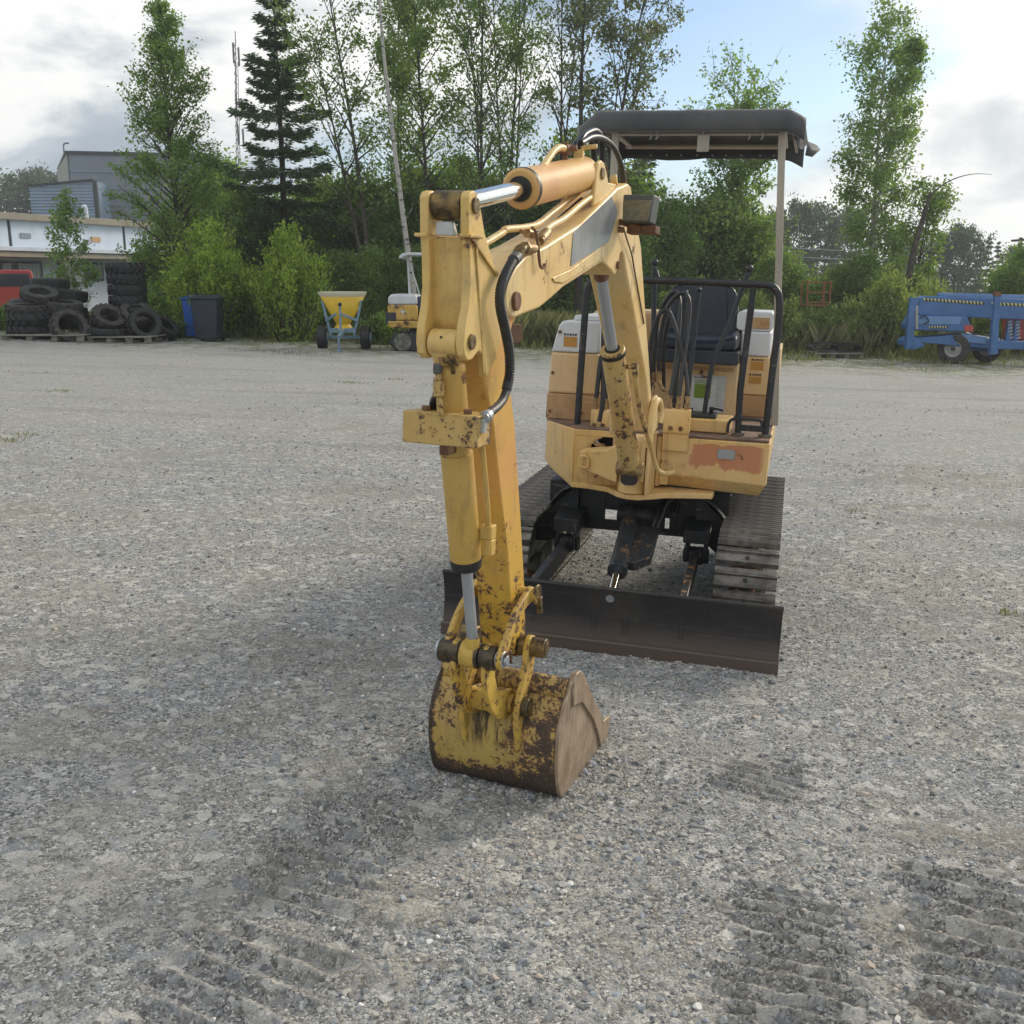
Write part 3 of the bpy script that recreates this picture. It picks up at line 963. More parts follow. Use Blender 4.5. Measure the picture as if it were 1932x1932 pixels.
shoe_mb = MB()
W2 = 0.14
prof = [(-0.049, 0.0), (-0.047, 0.016), (-0.043, 0.030), (-0.037, 0.031), (-0.034, 0.017), (-0.028, 0.012), (0.004, 0.012), (0.009, 0.017), (0.012, 0.028), (0.018, 0.028), (0.022, 0.015), (0.030, 0.009), (0.043, 0.006), (0.043, 0.0)]
shoe_mb.prism(prof, -W2, W2, 'x')
shoe_src = None
hole_mb = MB(); hole_mb.cyl((0.0, -0.012, 0.0115), (0.0, -0.012, 0.0135), 0.011, 14)
chain_mb = MB()
chain_mb.box(-0.045, -0.015, -0.045, 0.045, -0.05, 0.0); chain_mb.box(0.015, 0.045, -0.045, 0.045, -0.05, 0.0)
for side in (-1, 1):
    tr = MB()
    xc = side * 0.58
    inn = side * 0.46
    # track frame, rollers, idler and sprocket
    tr.prism([(YF + 0.16, 0.20), (YR - 0.20, 0.20), (YR - 0.15, 0.30), (YF + 0.18, 0.345)], xc - 0.06, xc + 0.06, 'x')
    for k in range(4):
        tr.cyl((xc - 0.09, YF + 0.33 + 0.27 * k, 0.135), (xc + 0.09, YF + 0.33 + 0.27 * k, 0.135), 0.06, 18)
    tr.cyl((xc - 0.07, 0.1, 0.39), (xc + 0.07, 0.1, 0.39), 0.035, 14)
    for yy in (YF, YR):
        tr.cyl((xc - 0.025, yy, ZC), (xc + 0.025, yy, ZC), R_T - 0.028, 28)
        tr.cyl((xc - 0.08, yy, ZC), (xc + 0.08, yy, ZC), 0.085, 20)
    tro = ex('track', tr, 'dusty', bev=0.004)
    for (y, z, a) in track_path():
        M = Matrix.Translation((xc, y, z)) @ Matrix.Rotation(a, 4, 'X') @ Matrix.Rotation(RNG.normal(0, 0.008), 4, 'Y')
        if shoe_src is None:
            shoe_src = ex('track_shoe', shoe_mb, 'shoe', tro, M, bev=0.002, seg=1)
            hole_src = ex('bolt_hole', hole_mb, 'ink')
            chain_src = ex('chain_link', chain_mb, 'rust')
            # the hole and link are welded into the shoe mesh
            bpy.ops.object.select_all(action='DESELECT')
            for q in (hole_src, chain_src):
                q.parent = tro; q.matrix_local = M
                q.select_set(True)
            shoe_src.select_set(True); bpy.context.view_layer.objects.active = shoe_src
            bpy.ops.object.join()
            shoe_src.select_set(False)
        else:
            c = shoe_src.copy(); COL.objects.link(c); c.parent = tro; c.matrix_local = M

# ---------------------------------------------------------------- undercarriage
cf = MB()
# front web with see-through holes
for x0, x1, z0, z1 in ((-0.46, -0.165, 0.36, 0.60), (-0.165, -0.095, 0.36, 0.415), (-0.165, -0.095, 0.468, 0.60), (-0.095, 0.100, 0.36, 0.60), (0.100, 0.118, 0.36, 0.395), (0.100, 0.118, 0.455, 0.60),
                       (0.118, 0.145, 0.36, 0.60), (0.145, 0.168, 0.36, 0.395), (0.145, 0.168, 0.45, 0.60), (0.168, 0.46, 0.36, 0.60)):
    cf.box(x0, x1, -0.36, -0.345, z0, z1)
cf.box(-0.46, 0.46, -0.345, 0.36, 0.585, 0.60)
for s in (-1, 1):
    cf.prism([(s * 0.30, 0.60), (s * 0.56, 0.36), (s * 0.56, 0.28), (s * 0.44, 0.28), (s * 0.30, 0.40)], -0.40, -0.30, 'y')
    cf.prism([(s * 0.30, 0.60), (s * 0.56, 0.36), (s * 0.56, 0.28), (s * 0.44, 0.28), (s * 0.30, 0.40)], 0.25, 0.40, 'y')
    # curved fairing from deck down to the track frame
    rg = []
    for k in range(8):
        t = k / 7
        x = s * (0.30 + 0.22 * t); z = 0.60 - 0.26 * t * t
        rg.append([(x, -0.50 + 0.12 * t, z - 0.01), (x, -0.50 + 0.12 * t, z), (x, -0.30, z + 0.015), (x, -0.30, z - 0.01)])
    cf.rings(rg)
ex('cross_frame', cf, 'frame', bev=0.003)
rg = MB(); rg.cyl((0, 0, 0.60), (0, 0, 0.665), 0.34, 48); rg.cyl((0, 0, 0.62), (0, 0, 0.655), 0.37, 48)
ex('slew_ring', rg, 'frame', bev=0.003)
for s in (-1, 1):
    b = MB()
    b.prism([(-0.56, 0.38), (-0.56, 0.445), (-0.345, 0.475), (-0.345, 0.38)], s * 0.325 - 0.065, s * 0.325 + 0.065, 'x')
    b.box(s * 0.325 - 0.052, s * 0.325 - 0.036, -0.56, -0.44, 0.285, 0.382); b.box(s * 0.325 + 0.036, s * 0.325 + 0.052, -0.56, -0.44, 0.285, 0.382)
    ex('arm_bracket', b, 'frame', bev=0.004)
    b = MB(); b.cyl((s * 0.325 - 0.062, -0.51, 0.31), (s * 0.325 + 0.062, -0.51, 0.31), 0.036, 20); b.cyl((s * 0.325 - 0.034, -0.51, 0.31), (s * 0.325 + 0.034, -0.51, 0.31), 0.045, 20)
    ex('arm_pivot', b, 'frame', bev=0.003)
    b = MB(); b.bar((s * 0.322, -0.50, 0.305), (s * 0.335, -1.17, 0.255), 0.034, 0.085)
    ex('blade_arm', b, 'bladecyl', bev=0.003)
b = MB(); b.cyl((0.0, -0.60, 0.462), (0.012, -0.985, 0.325), 0.042, 24); b.cyl((0.0, -0.56, 0.476), (0.0, -0.60, 0.462), 0.030, 20); b.cyl((0.012, -0.96, 0.334), (0.0125, -0.992, 0.322), 0.047, 24)
bc = ex('blade_cylinder', b, 'bladecyl', bev=0.003)
b = MB(); b.cyl((0.012, -0.98, 0.327), (0.018, -1.19, 0.252), 0.019, 20); ex('cylinder_rod', b, 'chrome', bc)
b = MB(); b.cyl((-0.075, -0.50, 0.485), (0.10, -0.50, 0.485), 0.046, 24); b.cyl((-0.04, -0.50, 0.485), (0.0, -0.50, 0.485), 0.055, 24)
ex('cylinder_mount', b, 'frame', bev=0.003)
b = MB()
M = Matrix.Translation((0.092, -0.62, 0.45)) @ Matrix.Rotation(math.radians(18), 4, 'X')
b.prism([(-0.05, 0.0), (0.055, 0.0), (0.055, -0.27), (-0.015, -0.335), (-0.05, -0.325)], -0.035, 0.012, 'z')
b.v = [tuple(M @ Vector(p)) for p in b.v]
ex('cylinder_guard', b, 'bladecyl', bev=0.004)
for dx in (0.0, 0.022):
    b = MB(); b.tube(spl([(0.115 + dx, -0.60, 0.44), (0.125 + dx, -0.58, 0.50), (0.14 + dx, -0.54, 0.56), (0.17 + dx, -0.49, 0.585), (0.19 + dx, -0.45, 0.55), (0.185 + dx, -0.40, 0.50)]), 0.011, 10)
    ex('hydraulic_hose', b, 'hose')

# ---------------------------------------------------------------- dozer blade
bl = MB()
rings = []
for k in range(11):
    t = k / 10
    z = 0.005 + 0.288 * t
    y = -1.20 + 0.030 * math.sin(math.pi * t) ** 1.0
    rings.append([(-0.755, y, z), (0.755, y, z), (0.755, y + 0.012, z), (-0.755, y + 0.012, z)])
bl.rings(rings)
bl.tube([(-0.757, -1.192, 0.295), (0.757, -1.192, 0.295)], 0.010, 12)
for x in (-0.33, -0.05, 0.09, 0.335):
    bl.prism([(-1.175, 0.05), (-1.175, 0.27), (-1.10, 0.27), (-1.08, 0.22), (-1.10, 0.10)], x - 0.012, x + 0.012, 'x')
blo = ex('dozer_blade', bl, 'blade', bev=0.002)
ce = MB(); ce.prism([(-1.209, 0.0), (-1.209, 0.052), (-1.200, 0.060), (-1.195, 0.0)], -0.757, 0.757, 'x')
ex('cutting_edge', ce, 'blade', blo, bev=0.001)

# ---------------------------------------------------------------- house frame
h = MB()
top = [(-0.470, -0.50), (-0.262, -0.785), (0.632, -0.765), (0.640, -0.62), (0.640, 0.85), (-0.50, 0.85)]
mid = [(-0.468, -0.50), (-0.258, -0.785), (0.627, -0.765), (0.637, -0.62), (0.640, 0.85), (-0.50, 0.85)]
low = [(-0.440, -0.47), (-0.235, -0.755), (0.600, -0.715), (0.605, -0.60), (0.60, 0.85), (-0.46, 0.85)]
# deck body split so the boom swing pocket stays open on the left
body = MB()
body.prism([(x, y) for x, y in ((0.13, -0.70), (0.60, -0.70), (0.60, 0.80), (-0.45, 0.80), (-0.44, -0.46), (-0.24, -0.62), (0.13, -0.62))], 0.67, 0.905, 'z')
ex('deck_core', body, 'frame', bev=0.003)
fp = MB()     # right front plate with its chamfered lower edge
fp.rings([[(0.150, -0.765, 0.925), (0.634, -0.765, 0.925), (0.634, -0.70, 0.925), (0.150, -0.70, 0.925)],
          [(0.150, -0.765, 0.752), (0.629, -0.765, 0.733), (0.634, -0.70, 0.733), (0.150, -0.70, 0.752)],
          [(0.160, -0.705, 0.690), (0.600, -0.705, 0.672), (0.600, -0.66, 0.672), (0.160, -0.66, 0.690)]])
fpo = ex('front_plate', fp, 'house', bev=0.005)
sp = MB()
sp.rings([[(0.634, -0.765, 0.925), (0.634, 0.85, 0.925), (0.60, 0.85, 0.925), (0.60, -0.72, 0.925)], [(0.629, -0.765, 0.733), (0.634, 0.85, 0.733), (0.60, 0.85, 0.733), (0.60, -0.72, 0.733)], [(0.602, -0.70, 0.672), (0.602, 0.85, 0.672), (0.58, 0.85, 0.672), (0.58, -0.70, 0.672)]])
ex('side_skirt', sp, 'house', bev=0.004)
sl = MB()     # left chamfer plate
sl.rings([[(-0.449, -0.548, 0.932), (-0.263, -0.790, 0.932), (-0.24, -0.770, 0.932), (-0.43, -0.53, 0.932)], [(-0.452, -0.548, 0.74), (-0.262, -0.790, 0.70), (-0.24, -0.770, 0.70), (-0.43, -0.53, 0.74)],
          [(-0.425, -0.535, 0.695), (-0.262, -0.785, 0.655), (-0.24, -0.765, 0.655), (-0.405, -0.52, 0.695)]])
ex('corner_plate', sl, 'house', bev=0.004)
sl = MB(); sl.rings([[(-0.449, -0.546, 0.932), (-0.47, 0.85, 0.932), (-0.45, 0.85, 0.932), (-0.43, -0.53, 0.932)], [(-0.452, -0.546, 0.74), (-0.47, 0.85, 0.74), (-0.45, 0.85, 0.74), (-0.43, -0.53, 0.74)], [(-0.425, -0.535, 0.695), (-0.44, 0.85, 0.695), (-0.42, 0.85, 0.695), (-0.405, -0.52, 0.695)]])
ex('side_skirt', sl, 'house', bev=0.004)
# left front plate with the round-topped opening
lf = MB()
lf.box(-0.262, -0.020, -0.785, -0.765, 0.905, 0.932)
lf.box(-0.262, -0.185, -0.783, -0.765, 0.668, 0.905)
arc = [(-0.185 + 0.0, 0.668), (-0.185, 0.838)]
lf.box(-0.185, -0.075, -0.783, -0.765, 0.668, 0.838)
lf.box(-0.075, -0.020, -0.783, -0.765, 0.668, 0.905)
for k in range(6):      # rounded upper corners of the opening
    t = k / 6 * math.pi / 2
    lf.box(-0.185 + 0.055 * (1 - math.cos(t)) * 0.9, -0.185 + 0.055 * (1 - math.cos(t + math.pi / 12)) + 0.001, -0.782, -0.766, 0.838 + 0.060 * math.sin(t), 0.906)
ex('swing_plate', lf, 'house', bev=0.002, seg=1)
dk = MB(); dk.box(-0.26, 0.145, -0.70, -0.68, 0.70, 0.92)
ex('inner_wall', dk, 'frame')
rf = MB()
rf.bar((-0.158, -0.775, 0.872), (-0.115, -0.775, 0.872), 0.004, 0.030)
rf.v = [tuple(Matrix.Translation((-0.150, -0.79, 0.872)) @ Matrix.Rotation(0.7, 4, 'Y') @ Vector((x * 1.0, y, z)) ) for x, y, z in [(-0.012, 0, -0.012), (0.012, 0, -0.012), (0.012, 0, 0.012), (-0.012, 0, 0.012), (-0.012, 0.003, -0.012), (0.012, 0.003, -0.012), (0.012, 0.003, 0.012), (-0.012, 0.003, 0.012)]]
rf.f = [(0, 1, 2, 3), (7, 6, 5, 4), (0, 4, 5, 1), (1, 5, 6, 2), (2, 6, 7, 3), (3, 7, 4, 0)]
ex('white_tag', rf, 'paper')
# bottom lip
lip = MB()
pts = [(-0.262, -0.79), (-0.18, -0.80), (-0.08, -0.84), (-0.02, -0.93), (0.03, -0.965), (0.08, -0.965), (0.13, -0.93), (0.19, -0.87), (0.28, -0.83), (0.40, -0.79), (0.40, -0.70), (-0.25, -0.70)]
lip.prism(pts, 0.655, 0.680, 'z')
ex('bottom_lip', lip, 'house', bev=0.004)
fl = MB(); fl.prism([(-0.455, -0.53), (-0.255, -0.775), (0.628, -0.755), (0.632, 0.8), (-0.46, 0.8)], 0.927, 0.938, 'z')
ex('floor_plate', fl, 'floor', bev=0.002, seg=1)

# swing post, its side arm and flanges
sw = MB()
outer = []
cx, yy0 = 0.045, -0.905
for k in range(13):
    t = math.pi + math.pi * k / 12
    outer.append((cx + 0.066 * math.cos(t), yy0 + 0.070 * math.sin(t)))
post = [(x, y) for x, y in outer] + [(0.111, -0.72), (-0.021, -0.72)]
sw.prism(post, 0.682, 0.93, 'z')
swo = ex('swing_post', sw, 'house', bev=0.006, seg=3)
sk = MB(); sk.rbox(0.000, 0.078, -0.983, -0.955, 0.725, 0.800, 0.026)
ex('pin_pocket', sk, 'ink', swo)
fl2 = MB()
fl2.prism([(-0.72, 0.68), (-0.985, 0.68), (-1.00, 0.78), (-0.98, 0.90), (-0.94, 0.955), (-0.88, 0.95), (-0.72, 0.94)], 0.112, 0.126, 'x')
ex('post_flange', fl2, 'house', swo, bev=0.004)
fl3 = MB()
fl3.prism([(-0.90, 0.70), (-0.965, 0.74), (-0.975, 0.88), (-0.95, 0.935), (-0.90, 0.95)], 0.083, 0.104, 'x')
fl3.cyl((0.082, -0.935, 0.862), (0.109, -0.935, 0.862), 0.020, 16)
ex('pin_lug', fl3, 'house', swo, bev=0.003)
ar = MB()
ar.rings([[(-0.02, -0.955, 0.725), (-0.02, -0.955, 0.905), (-0.02, -0.80, 0.905), (-0.02, -0.80, 0.725)], [(-0.075, -0.935, 0.735), (-0.075, -0.935, 0.868), (-0.075, -0.80, 0.868), (-0.075, -0.80, 0.735)],
          [(-0.185, -0.905, 0.765), (-0.185, -0.905, 0.853), (-0.185, -0.80, 0.853), (-0.185, -0.80, 0.765)], [(-0.212, -0.875, 0.770), (-0.212, -0.875, 0.845), (-0.212, -0.80, 0.845), (-0.212, -0.80, 0.770)]])
aro = ex('swing_arm', ar, 'house', bev=0.006, seg=3)
sk = MB(); sk.tube(spl([(-0.200, -0.915, 0.780), (-0.200, -0.915, 0.825), (-0.165, -0.918, 0.825), (-0.165, -0.918, 0.780), (-0.200, -0.915, 0.780)], 4), 0.006, 8)
ex('square_boss', sk, 'house', aro)
sk = MB(); sk.cyl((-0.12, -0.95, 0.745), (-0.12, -0.92, 0.745), 0.006, 10); 
ex('bolt', sk, 'rust', aro)
gp_ = MB(); gp_.box(0.128, 0.150, -0.76, -0.70, 0.69, 0.925)
gp_.prism([(0.150, 0.80), (0.156, 0.812), (0.172, 0.818), (0.184, 0.812), (0.188, 0.80), (0.188, 0.70), (0.150, 0.70)], -0.772, -0.7655, 'y')
ex('pocket_plate', gp_, 'house', bev=0.003)

# id plate with rivets
idp = MB(); idp.rbox(0.405, 0.484, -0.7695, -0.7655, 0.842, 0.886, 0.004, 2)
ido = ex('id_plate', idp, 'plate', fpo)
for x in (0.410, 0.479):
    for z in (0.847, 0.881):
        r = MB(); r.cyl((x, -0.772, z), (x, -0.7694, z), 0.0022, 8); ex('rivet', r, 'rust', ido)

# ---------------------------------------------------------------- covers
def cover_labels(parent, x0, x1, z0, z1, y, nd=5):
    r = MB(); r.box(x0, x1, y - 0.0015, y, z0, z1); lo_ = ex('warning_label', r, 'orange', parent)
    r = MB()
    wd = (x1 - x0) / nd
    for k in range(nd):
        xx = x0 + wd * k + 0.10 * wd
        r.box(xx, xx + wd * 0.62, y - 0.0015, y, z1 + 0.006, z1 + 0.013 - 0.003 * (k % 2))
        r.box(xx, xx + wd * 0.80, y - 0.0015, y, z1 + 0.0125, z1 + 0.0155)
    return ex('label_lettering', r, 'ink', parent)


yl = -0.505
lc = MB()
lc.prism([(-0.462, 1.065), (-0.452, 1.266), (-0.212, 1.266), (-0.212, 1.065)], yl, 0.70, 'y')
lco = ex('side_cover', lc, 'cover', bev=0.012, seg=3)
lc = MB(); lc.prism([(-0.466, 0.938), (-0.464, 1.063), (-0.210, 1.063), (-0.210, 0.938)], yl - 0.003, 0.70, 'y')
ex('lower_cover', lc, 'coverlow', bev=0.004)
lc = MB(); lc.prism([(-0.452, 1.268), (-0.420, 1.395), (-0.405, 1.415), (-0.385, 1.421), (-0.212, 1.421), (-0.212, 1.268)], yl, 0.70, 'y')
wco = ex('white_top_cover', lc, 'white', bev=0.010, seg=3)
lc = MB(); lc.prism([(-0.360, 1.422), (-0.352, 1.447), (-0.215, 1.447), (-0.212, 1.422)], yl + 0.05, 0.60, 'y')
ex('raised_lid', lc, 'white', wco, bev=0.006)
cover_labels(wco, -0.392, -0.325, 1.295, 1.343, yl - 0.0005)
for x, z in ((-0.412, 1.365), (-0.292, 1.362)):
    r = MB(); r.cyl((x, yl - 0.010, z), (x, yl, z), 0.009, 6); ex('bolt', r, 'rust', wco)
for x, z in ((-0.440, 1.165), (-0.300, 1.165)):
    r = MB(); r.cyl((x, yl - 0.008, z), (x, yl, z), 0.008, 6); ex('bolt', r, 'rust', lco)
for x, z in ((-0.445, 0.975), (-0.285, 0.975)):
    r = MB(); r.cyl((x, yl - 0.012, z), (x, yl - 0.002, z), 0.008, 6); ex('bolt', r, 'rust', lco)
tk = MB(); tk.rbox(-0.30, -0.17, 0.10, 0.40, 1.42, 1.50, 0.02); ex('filler_box', tk, 'coverlow', bev=0.01)

yr = 0.12
rc = MB(); rc.prism([(0.440, 1.052), (0.440, 1.255), (0.577, 1.255), (0.600, 1.16), (0.606, 1.052)], yr, 0.80, 'y')
rco = ex('side_cover', rc, 'cover', bev=0.010, seg=3)
rc = MB(); rc.prism([(0.440, 0.938), (0.440, 1.050), (0.608, 1.050), (0.612, 0.938)], yr - 0.003, 0.80, 'y')
ex('lower_cover', rc, 'coverlow', bev=0.004)
rc = MB(); rc.prism([(0.425, 1.257), (0.425, 1.385), (0.578, 1.385), (0.580, 1.257)], yr, 0.80, 'y')
wr = ex('white_top_cover', rc, 'white', bev=0.010, seg=3)
rc = MB(); rc.rbox(0.395, 0.583, yr + 0.01, 0.80, 1.387, 1.487, 0.022); rh = ex('engine_hood_edge', rc, 'white', bev=0.006, seg=3)
rc = MB(); rc.box(0.455, 0.565, yr + 0.004, yr + 0.011, 1.400, 1.458); ex('rusty_panel', rc, 'coverlow', rh, bev=0.003)
cover_labels(rco, 0.487, 0.552, 1.185, 1.228, yr - 0.0005)
cover_labels(rco, 0.482, 0.547, 1.115, 1.150, yr - 0.0005)
sd_ = MB(); sd_.prism([(-0.55, 0.94), (0.14, 0.94), (0.14, 1.28), (0.02, 1.30)], 0.626, 0.636, 'x')
# thin side door standing along the right edge
sd_ = MB(); sd_.box(0.622, 0.634, 0.13, 0.80, 0.94, 1.30); ex('side_door', sd_, 'cover', bev=0.003)
hd = MB(); hd.rbox(-0.46, 0.40, 0.52, 0.95, 0.95, 1.46, 0.06); hd.v = hd.v
ex('rear_hood', hd, 'cover', bev=0.02, seg=3)
sb2 = MB(); sb2.box(-0.21, -0.06, -0.02, 0.50, 0.94, 1.20); ex('hydraulic_housing', sb2, 'cover', bev=0.01)

# ---------------------------------------------------------------- seat base, document, seat
ys = -0.02
s_ = MB(); s_.box(-0.065, 0.430, ys, 0.45, 0.94, 1.218)
sbo = ex('seat_base', s_, 'cover', bev=0.006)
s_ = MB(); s_.box(-0.045, 0.410, ys - 0.004, ys, 1.178, 1.196); ex('panel_rim', s_, 'coverlow', sbo, bev=0.002)
for x, z in ((0.035, 1.17), (0.245, 1.17), (0.30, 1.17)):
    r = MB(); r.cyl((x, ys - 0.02, z), (x, ys, z), 0.010, 10); ex('latch_knob', r, 'rust', sbo)
r = MB(); r.tube(spl([(0.245, ys - 0.012, 1.185), (0.25, ys - 0.02, 1.155), (0.275, ys - 0.02, 1.148), (0.298, ys - 0.02, 1.155), (0.302, ys - 0.012, 1.185)]), 0.004, 8); ex('latch_wire', r, 'rust', sbo)
dc = MB(); dc.box(0.198, 0.374, ys - 0.006, ys - 0.004, 0.965, 1.155); dco = ex('instruction_sheet', dc, 'paper', sbo)
r = MB(); r.box(0.215, 0.300, ys - 0.0075, ys - 0.006, 1.035, 1.108); r.box(0.215, 0.305, ys - 0.0075, ys - 0.006, 1.113, 1.119); r.box(0.215, 0.305, ys - 0.0075, ys - 0.006, 1.124, 1.129)
ex('green_print', r, 'green', dco)
r = MB()
for k in range(5):
    r.box(0.212 + 0.012 * k, 0.219 + 0.012 * k, ys - 0.0075, ys - 0.006, 1.140, 1.146)
for k in range(9):
    r.box(0.325, 0.325 + 0.03 - 0.01 * ((k * 7) % 3), ys - 0.0075, ys - 0.006, 1.00 + 0.014 * k, 1.0015 + 0.014 * k)
ex('sheet_lettering', r, 'ink', dco)

cu = MB()
N = 10
def cushion(x0, x1, y0, y1, z0, z1, nx, puff):
    m = MB(); rows = []
    for j in range(nx + 1):
        ty = j / nx
        ring = []
        for i in range(nx + 1):
            tx = i / nx
            w_ = math.sin(math.pi * tx) ** 0.5 * math.sin(math.pi * ty) ** 0.5 if 0 < tx < 1 and 0 < ty < 1 else 0
            ring.append((tx, ty, w_))
        rows.append(ring)
    return rows
def seat_slab(name, f, thick_dir, nx=14):
    """slab from f(s,t)->point and outward direction, with thickness"""
    m = MB(); front = []; back = []
    for j in range(nx + 1):
        for i in range(nx + 1):
            p, nrm, th = f(i / nx, j / nx)
            front.append(Vector(p) + Vector(nrm) * th); back.append(Vector(p))
    n1 = nx + 1
    m.v = [tuple(p) for p in front + back]
    o_ = n1 * n1
    for j in range(nx):
        for i in range(nx):
            a = j * n1 + i
            m.f.append((a, a + 1, a + n1 + 1, a + n1)); m.f.append((o_ + a, o_ + a + n1, o_ + a + n1 + 1, o_ + a + 1))
    for i in range(nx):
        m.f.append((i, o_ + i, o_ + i + 1, i + 1)); a = nx * n1 + i; m.f.append((a, a + 1, o_ + a + 1, o_ + a))
        a = i * n1; m.f.append((a, a + n1, o_ + a + n1, o_ + a)); a = i * n1 + nx; m.f.append((a, o_ + a, o_ + a + n1, a + n1))
    return m
def f_back(s, t):
    hw_ = 0.212 - 0.045 * t ** 2.2
    x = 0.195 + (s - 0.5) * 2 * hw_
    z = 1.30 + 0.325 * t
    if t > 0.8:
        z -= 0.035 * (abs(s - 0.5) * 2) ** 4 * (t - 0.8) / 0.2
    y = 0.30 + 0.09 * t
    side = (abs(s - 0.5) * 2) ** 3
    th = 0.055 + 0.035 * side - 0.01 * math.cos(math.pi * t)
    return (x, y, z), (0, -1, 0.1), th
def f_seat(s, t):
    x = 0.200 + (s - 0.5) * 2 * (0.235 - 0.02 * (1 - t))
    y = -0.10 + 0.42 * t
    side = (abs(s - 0.5) * 2) ** 3
    z0 = 1.285
    th = 0.075 + 0.030 * side - 0.050 * (1 - t) ** 6 + 0.01 * (1 - t)
    return (x, y, z0), (0, 0, 1), th
se = MB()
sea = ex('seat', seat_slab('c', f_seat, None), 'vinyl', bev=0.0, ang=60, sub=1)
ex('backrest', seat_slab('b', f_back, None), 'vinyl', sea, ang=60, sub=1)
r = MB()
for s in (0.16, 0.84):
    r.tube([tuple(Vector(f_back(s, t)[0]) + Vector((0, -1, 0.1)) * (f_back(s, t)[2] + 0.001)) for t in np.linspace(0.03, 0.95, 14)], 0.004, 6)
    r.tube([tuple(Vector(f_seat(s, t)[0]) + Vector((0, 0, 1)) * (f_seat(s, t)[2] + 0.001)) for t in np.linspace(0.06, 0.85, 12)], 0.004, 6)
ex('piping', r, 'vinyl', sea)
r = MB(); r.prism([(-0.115, 1.22), (-0.105, 1.288), (0.33, 1.288), (0.33, 1.22)], -0.03, 0.43, 'x'); ex('seat_pan', r, 'vinyl', sea, bev=0.006)
for x in (0.055, 0.255):
    r = MB(); r.cyl((x, -0.122, 1.268), (x, -0.11, 1.268), 0.008, 8); ex('bolt', r, 'lever', sea)

# ---------------------------------------------------------------- controls
c_ = MB(); c_.box(0.245, 0.444, -0.64, -0.40, 0.94, 1.000); ex('control_box', c_, 'house', bev=0.006)
c_ = MB(); c_.box(0.235, 0.375, -0.60, -0.43, 1.002, 1.014); c_.box(0.150, 0.235, -0.55, -0.43, 1.002, 1.012); cbo = ex('lever_base', c_, 'black', bev=0.003)
c_ = MB(); c_.tube(spl([(0.345, -0.50, 1.012), (0.350, -0.52, 1.035), (0.372, -0.53, 1.04), (0.40, -0.54, 1.035)]), 0.006, 8); c_.cyl((0.345, -0.50, 1.0), (0.345, -0.50, 1.045), 0.012, 10); c_.cyl((0.245, -0.50, 1.0), (0.245, -0.50, 1.035), 0.012, 10)
ex('small_linkage', c_, 'black', cbo)


def lever(pts, r, knob, kr=0.018):
    m = MB(); m.tube(spl(pts, 5), r, 12)
    o = ex('lever', m, 'lever', bev=0)
    k = MB(); k.sphere(knob, kr, 10); ex('knob', k, 'black', o)
    return o


lever([(0.312, -0.50, 1.005), (0.320, -0.50, 1.13), (0.335, -0.50, 1.266), (0.362, -0.50, 1.345), (0.397, -0.50, 1.447), (0.451, -0.50, 1.635), (0.462, -0.50, 1.675)], 0.0115, (0.467, -0.50, 1.693))
lever([(0.022, -0.28, 1.02), (0.020, -0.28, 1.25), (0.010, -0.29, 1.50), (0.002, -0.30, 1.69)], 0.013, (0.001, -0.30, 1.712))
r = MB(); r.cyl((0.012, -0.315, 1.672), (0.024, -0.32, 1.64), 0.011, 10); ex('horn_button', r, 'black')
lever([(0.158, -0.45, 1.02), (0.160, -0.45, 1.15), (0.168, -0.45, 1.35), (0.177, -0.45, 1.555)], 0.013, (0.178, -0.45, 1.575), 0.012)
lever([(0.216, -0.45, 1.02), (0.222, -0.45, 1.15), (0.230, -0.45, 1.35), (0.238, -0.45, 1.575)], 0.013, (0.239, -0.45, 1.59), 0.012)

# guard rail
g_ = MB()
g_.tube(spl([(-0.275, -0.65, 0.935), (-0.268, -0.65, 1.30), (-0.261, -0.65, 1.53), (-0.252, -0.65, 1.59), (-0.222, -0.65, 1.617), (-0.17, -0.65, 1.623), (0.20, -0.65, 1.625), (0.50, -0.65, 1.622), (0.565, -0.65, 1.619), (0.600, -0.65, 1.598), (0.617, -0.65, 1.55), (0.621, -0.65, 1.43), (0.614, -0.65, 1.25), (0.606, -0.65, 0.935)], 8), 0.0165, 14)
gro = ex('guard_rail', g_, 'black')
g_ = MB(); g_.tube([(0.498, -0.652, 1.610), (0.490, -0.652, 1.40), (0.478, -0.652, 1.15), (0.484, -0.652, 0.935)], 0.0155, 14); ex('rail_post', g_, 'black', gro)
g_ = MB(); g_.tube([(-0.222, -0.62, 1.612), (-0.205, -0.60, 1.52), (-0.172, -0.56, 1.36), (-0.15, -0.52, 1.20)], 0.013, 12); ex('rail_brace', g_, 'black', gro)
g_ = MB(); g_.tube(spl([(0.436, -0.66, 0.95), (0.437, -0.66, 0.985), (0.448, -0.66, 1.008), (0.475, -0.66, 1.016), (0.57, -0.66, 1.016), (0.585, -0.66, 1.008), (0.59, -0.66, 0.985)], 4), 0.007, 8)
g_.box(0.494, 0.598, -0.662, -0.656, 0.962, 0.990); ex('foot_rail', g_, 'black', gro)
for x in (0.484, 0.606):
    g_ = MB(); g_.cyl((x, -0.65, 0.937), (x, -0.65, 0.952), 0.030, 12); ex('mud_clod', g_, 'mud', gro)

# hose brackets on the front plate
def bracket(x0, x1, zt, zm, zb, y):
    m = MB()
    m.prism([(y + 0.05, zt), (y - 0.005, zt), (y - 0.012, zt - 0.012), (y - 0.012, zm), (y - 0.004, zm - 0.010), (y - 0.004, zb), (y + 0.006, zb), (y + 0.006, zm), (y + 0.05, zm)], x0, x1, 'x')
    o = ex('hose_bracket', m, 'house', bev=0.003)
    return o


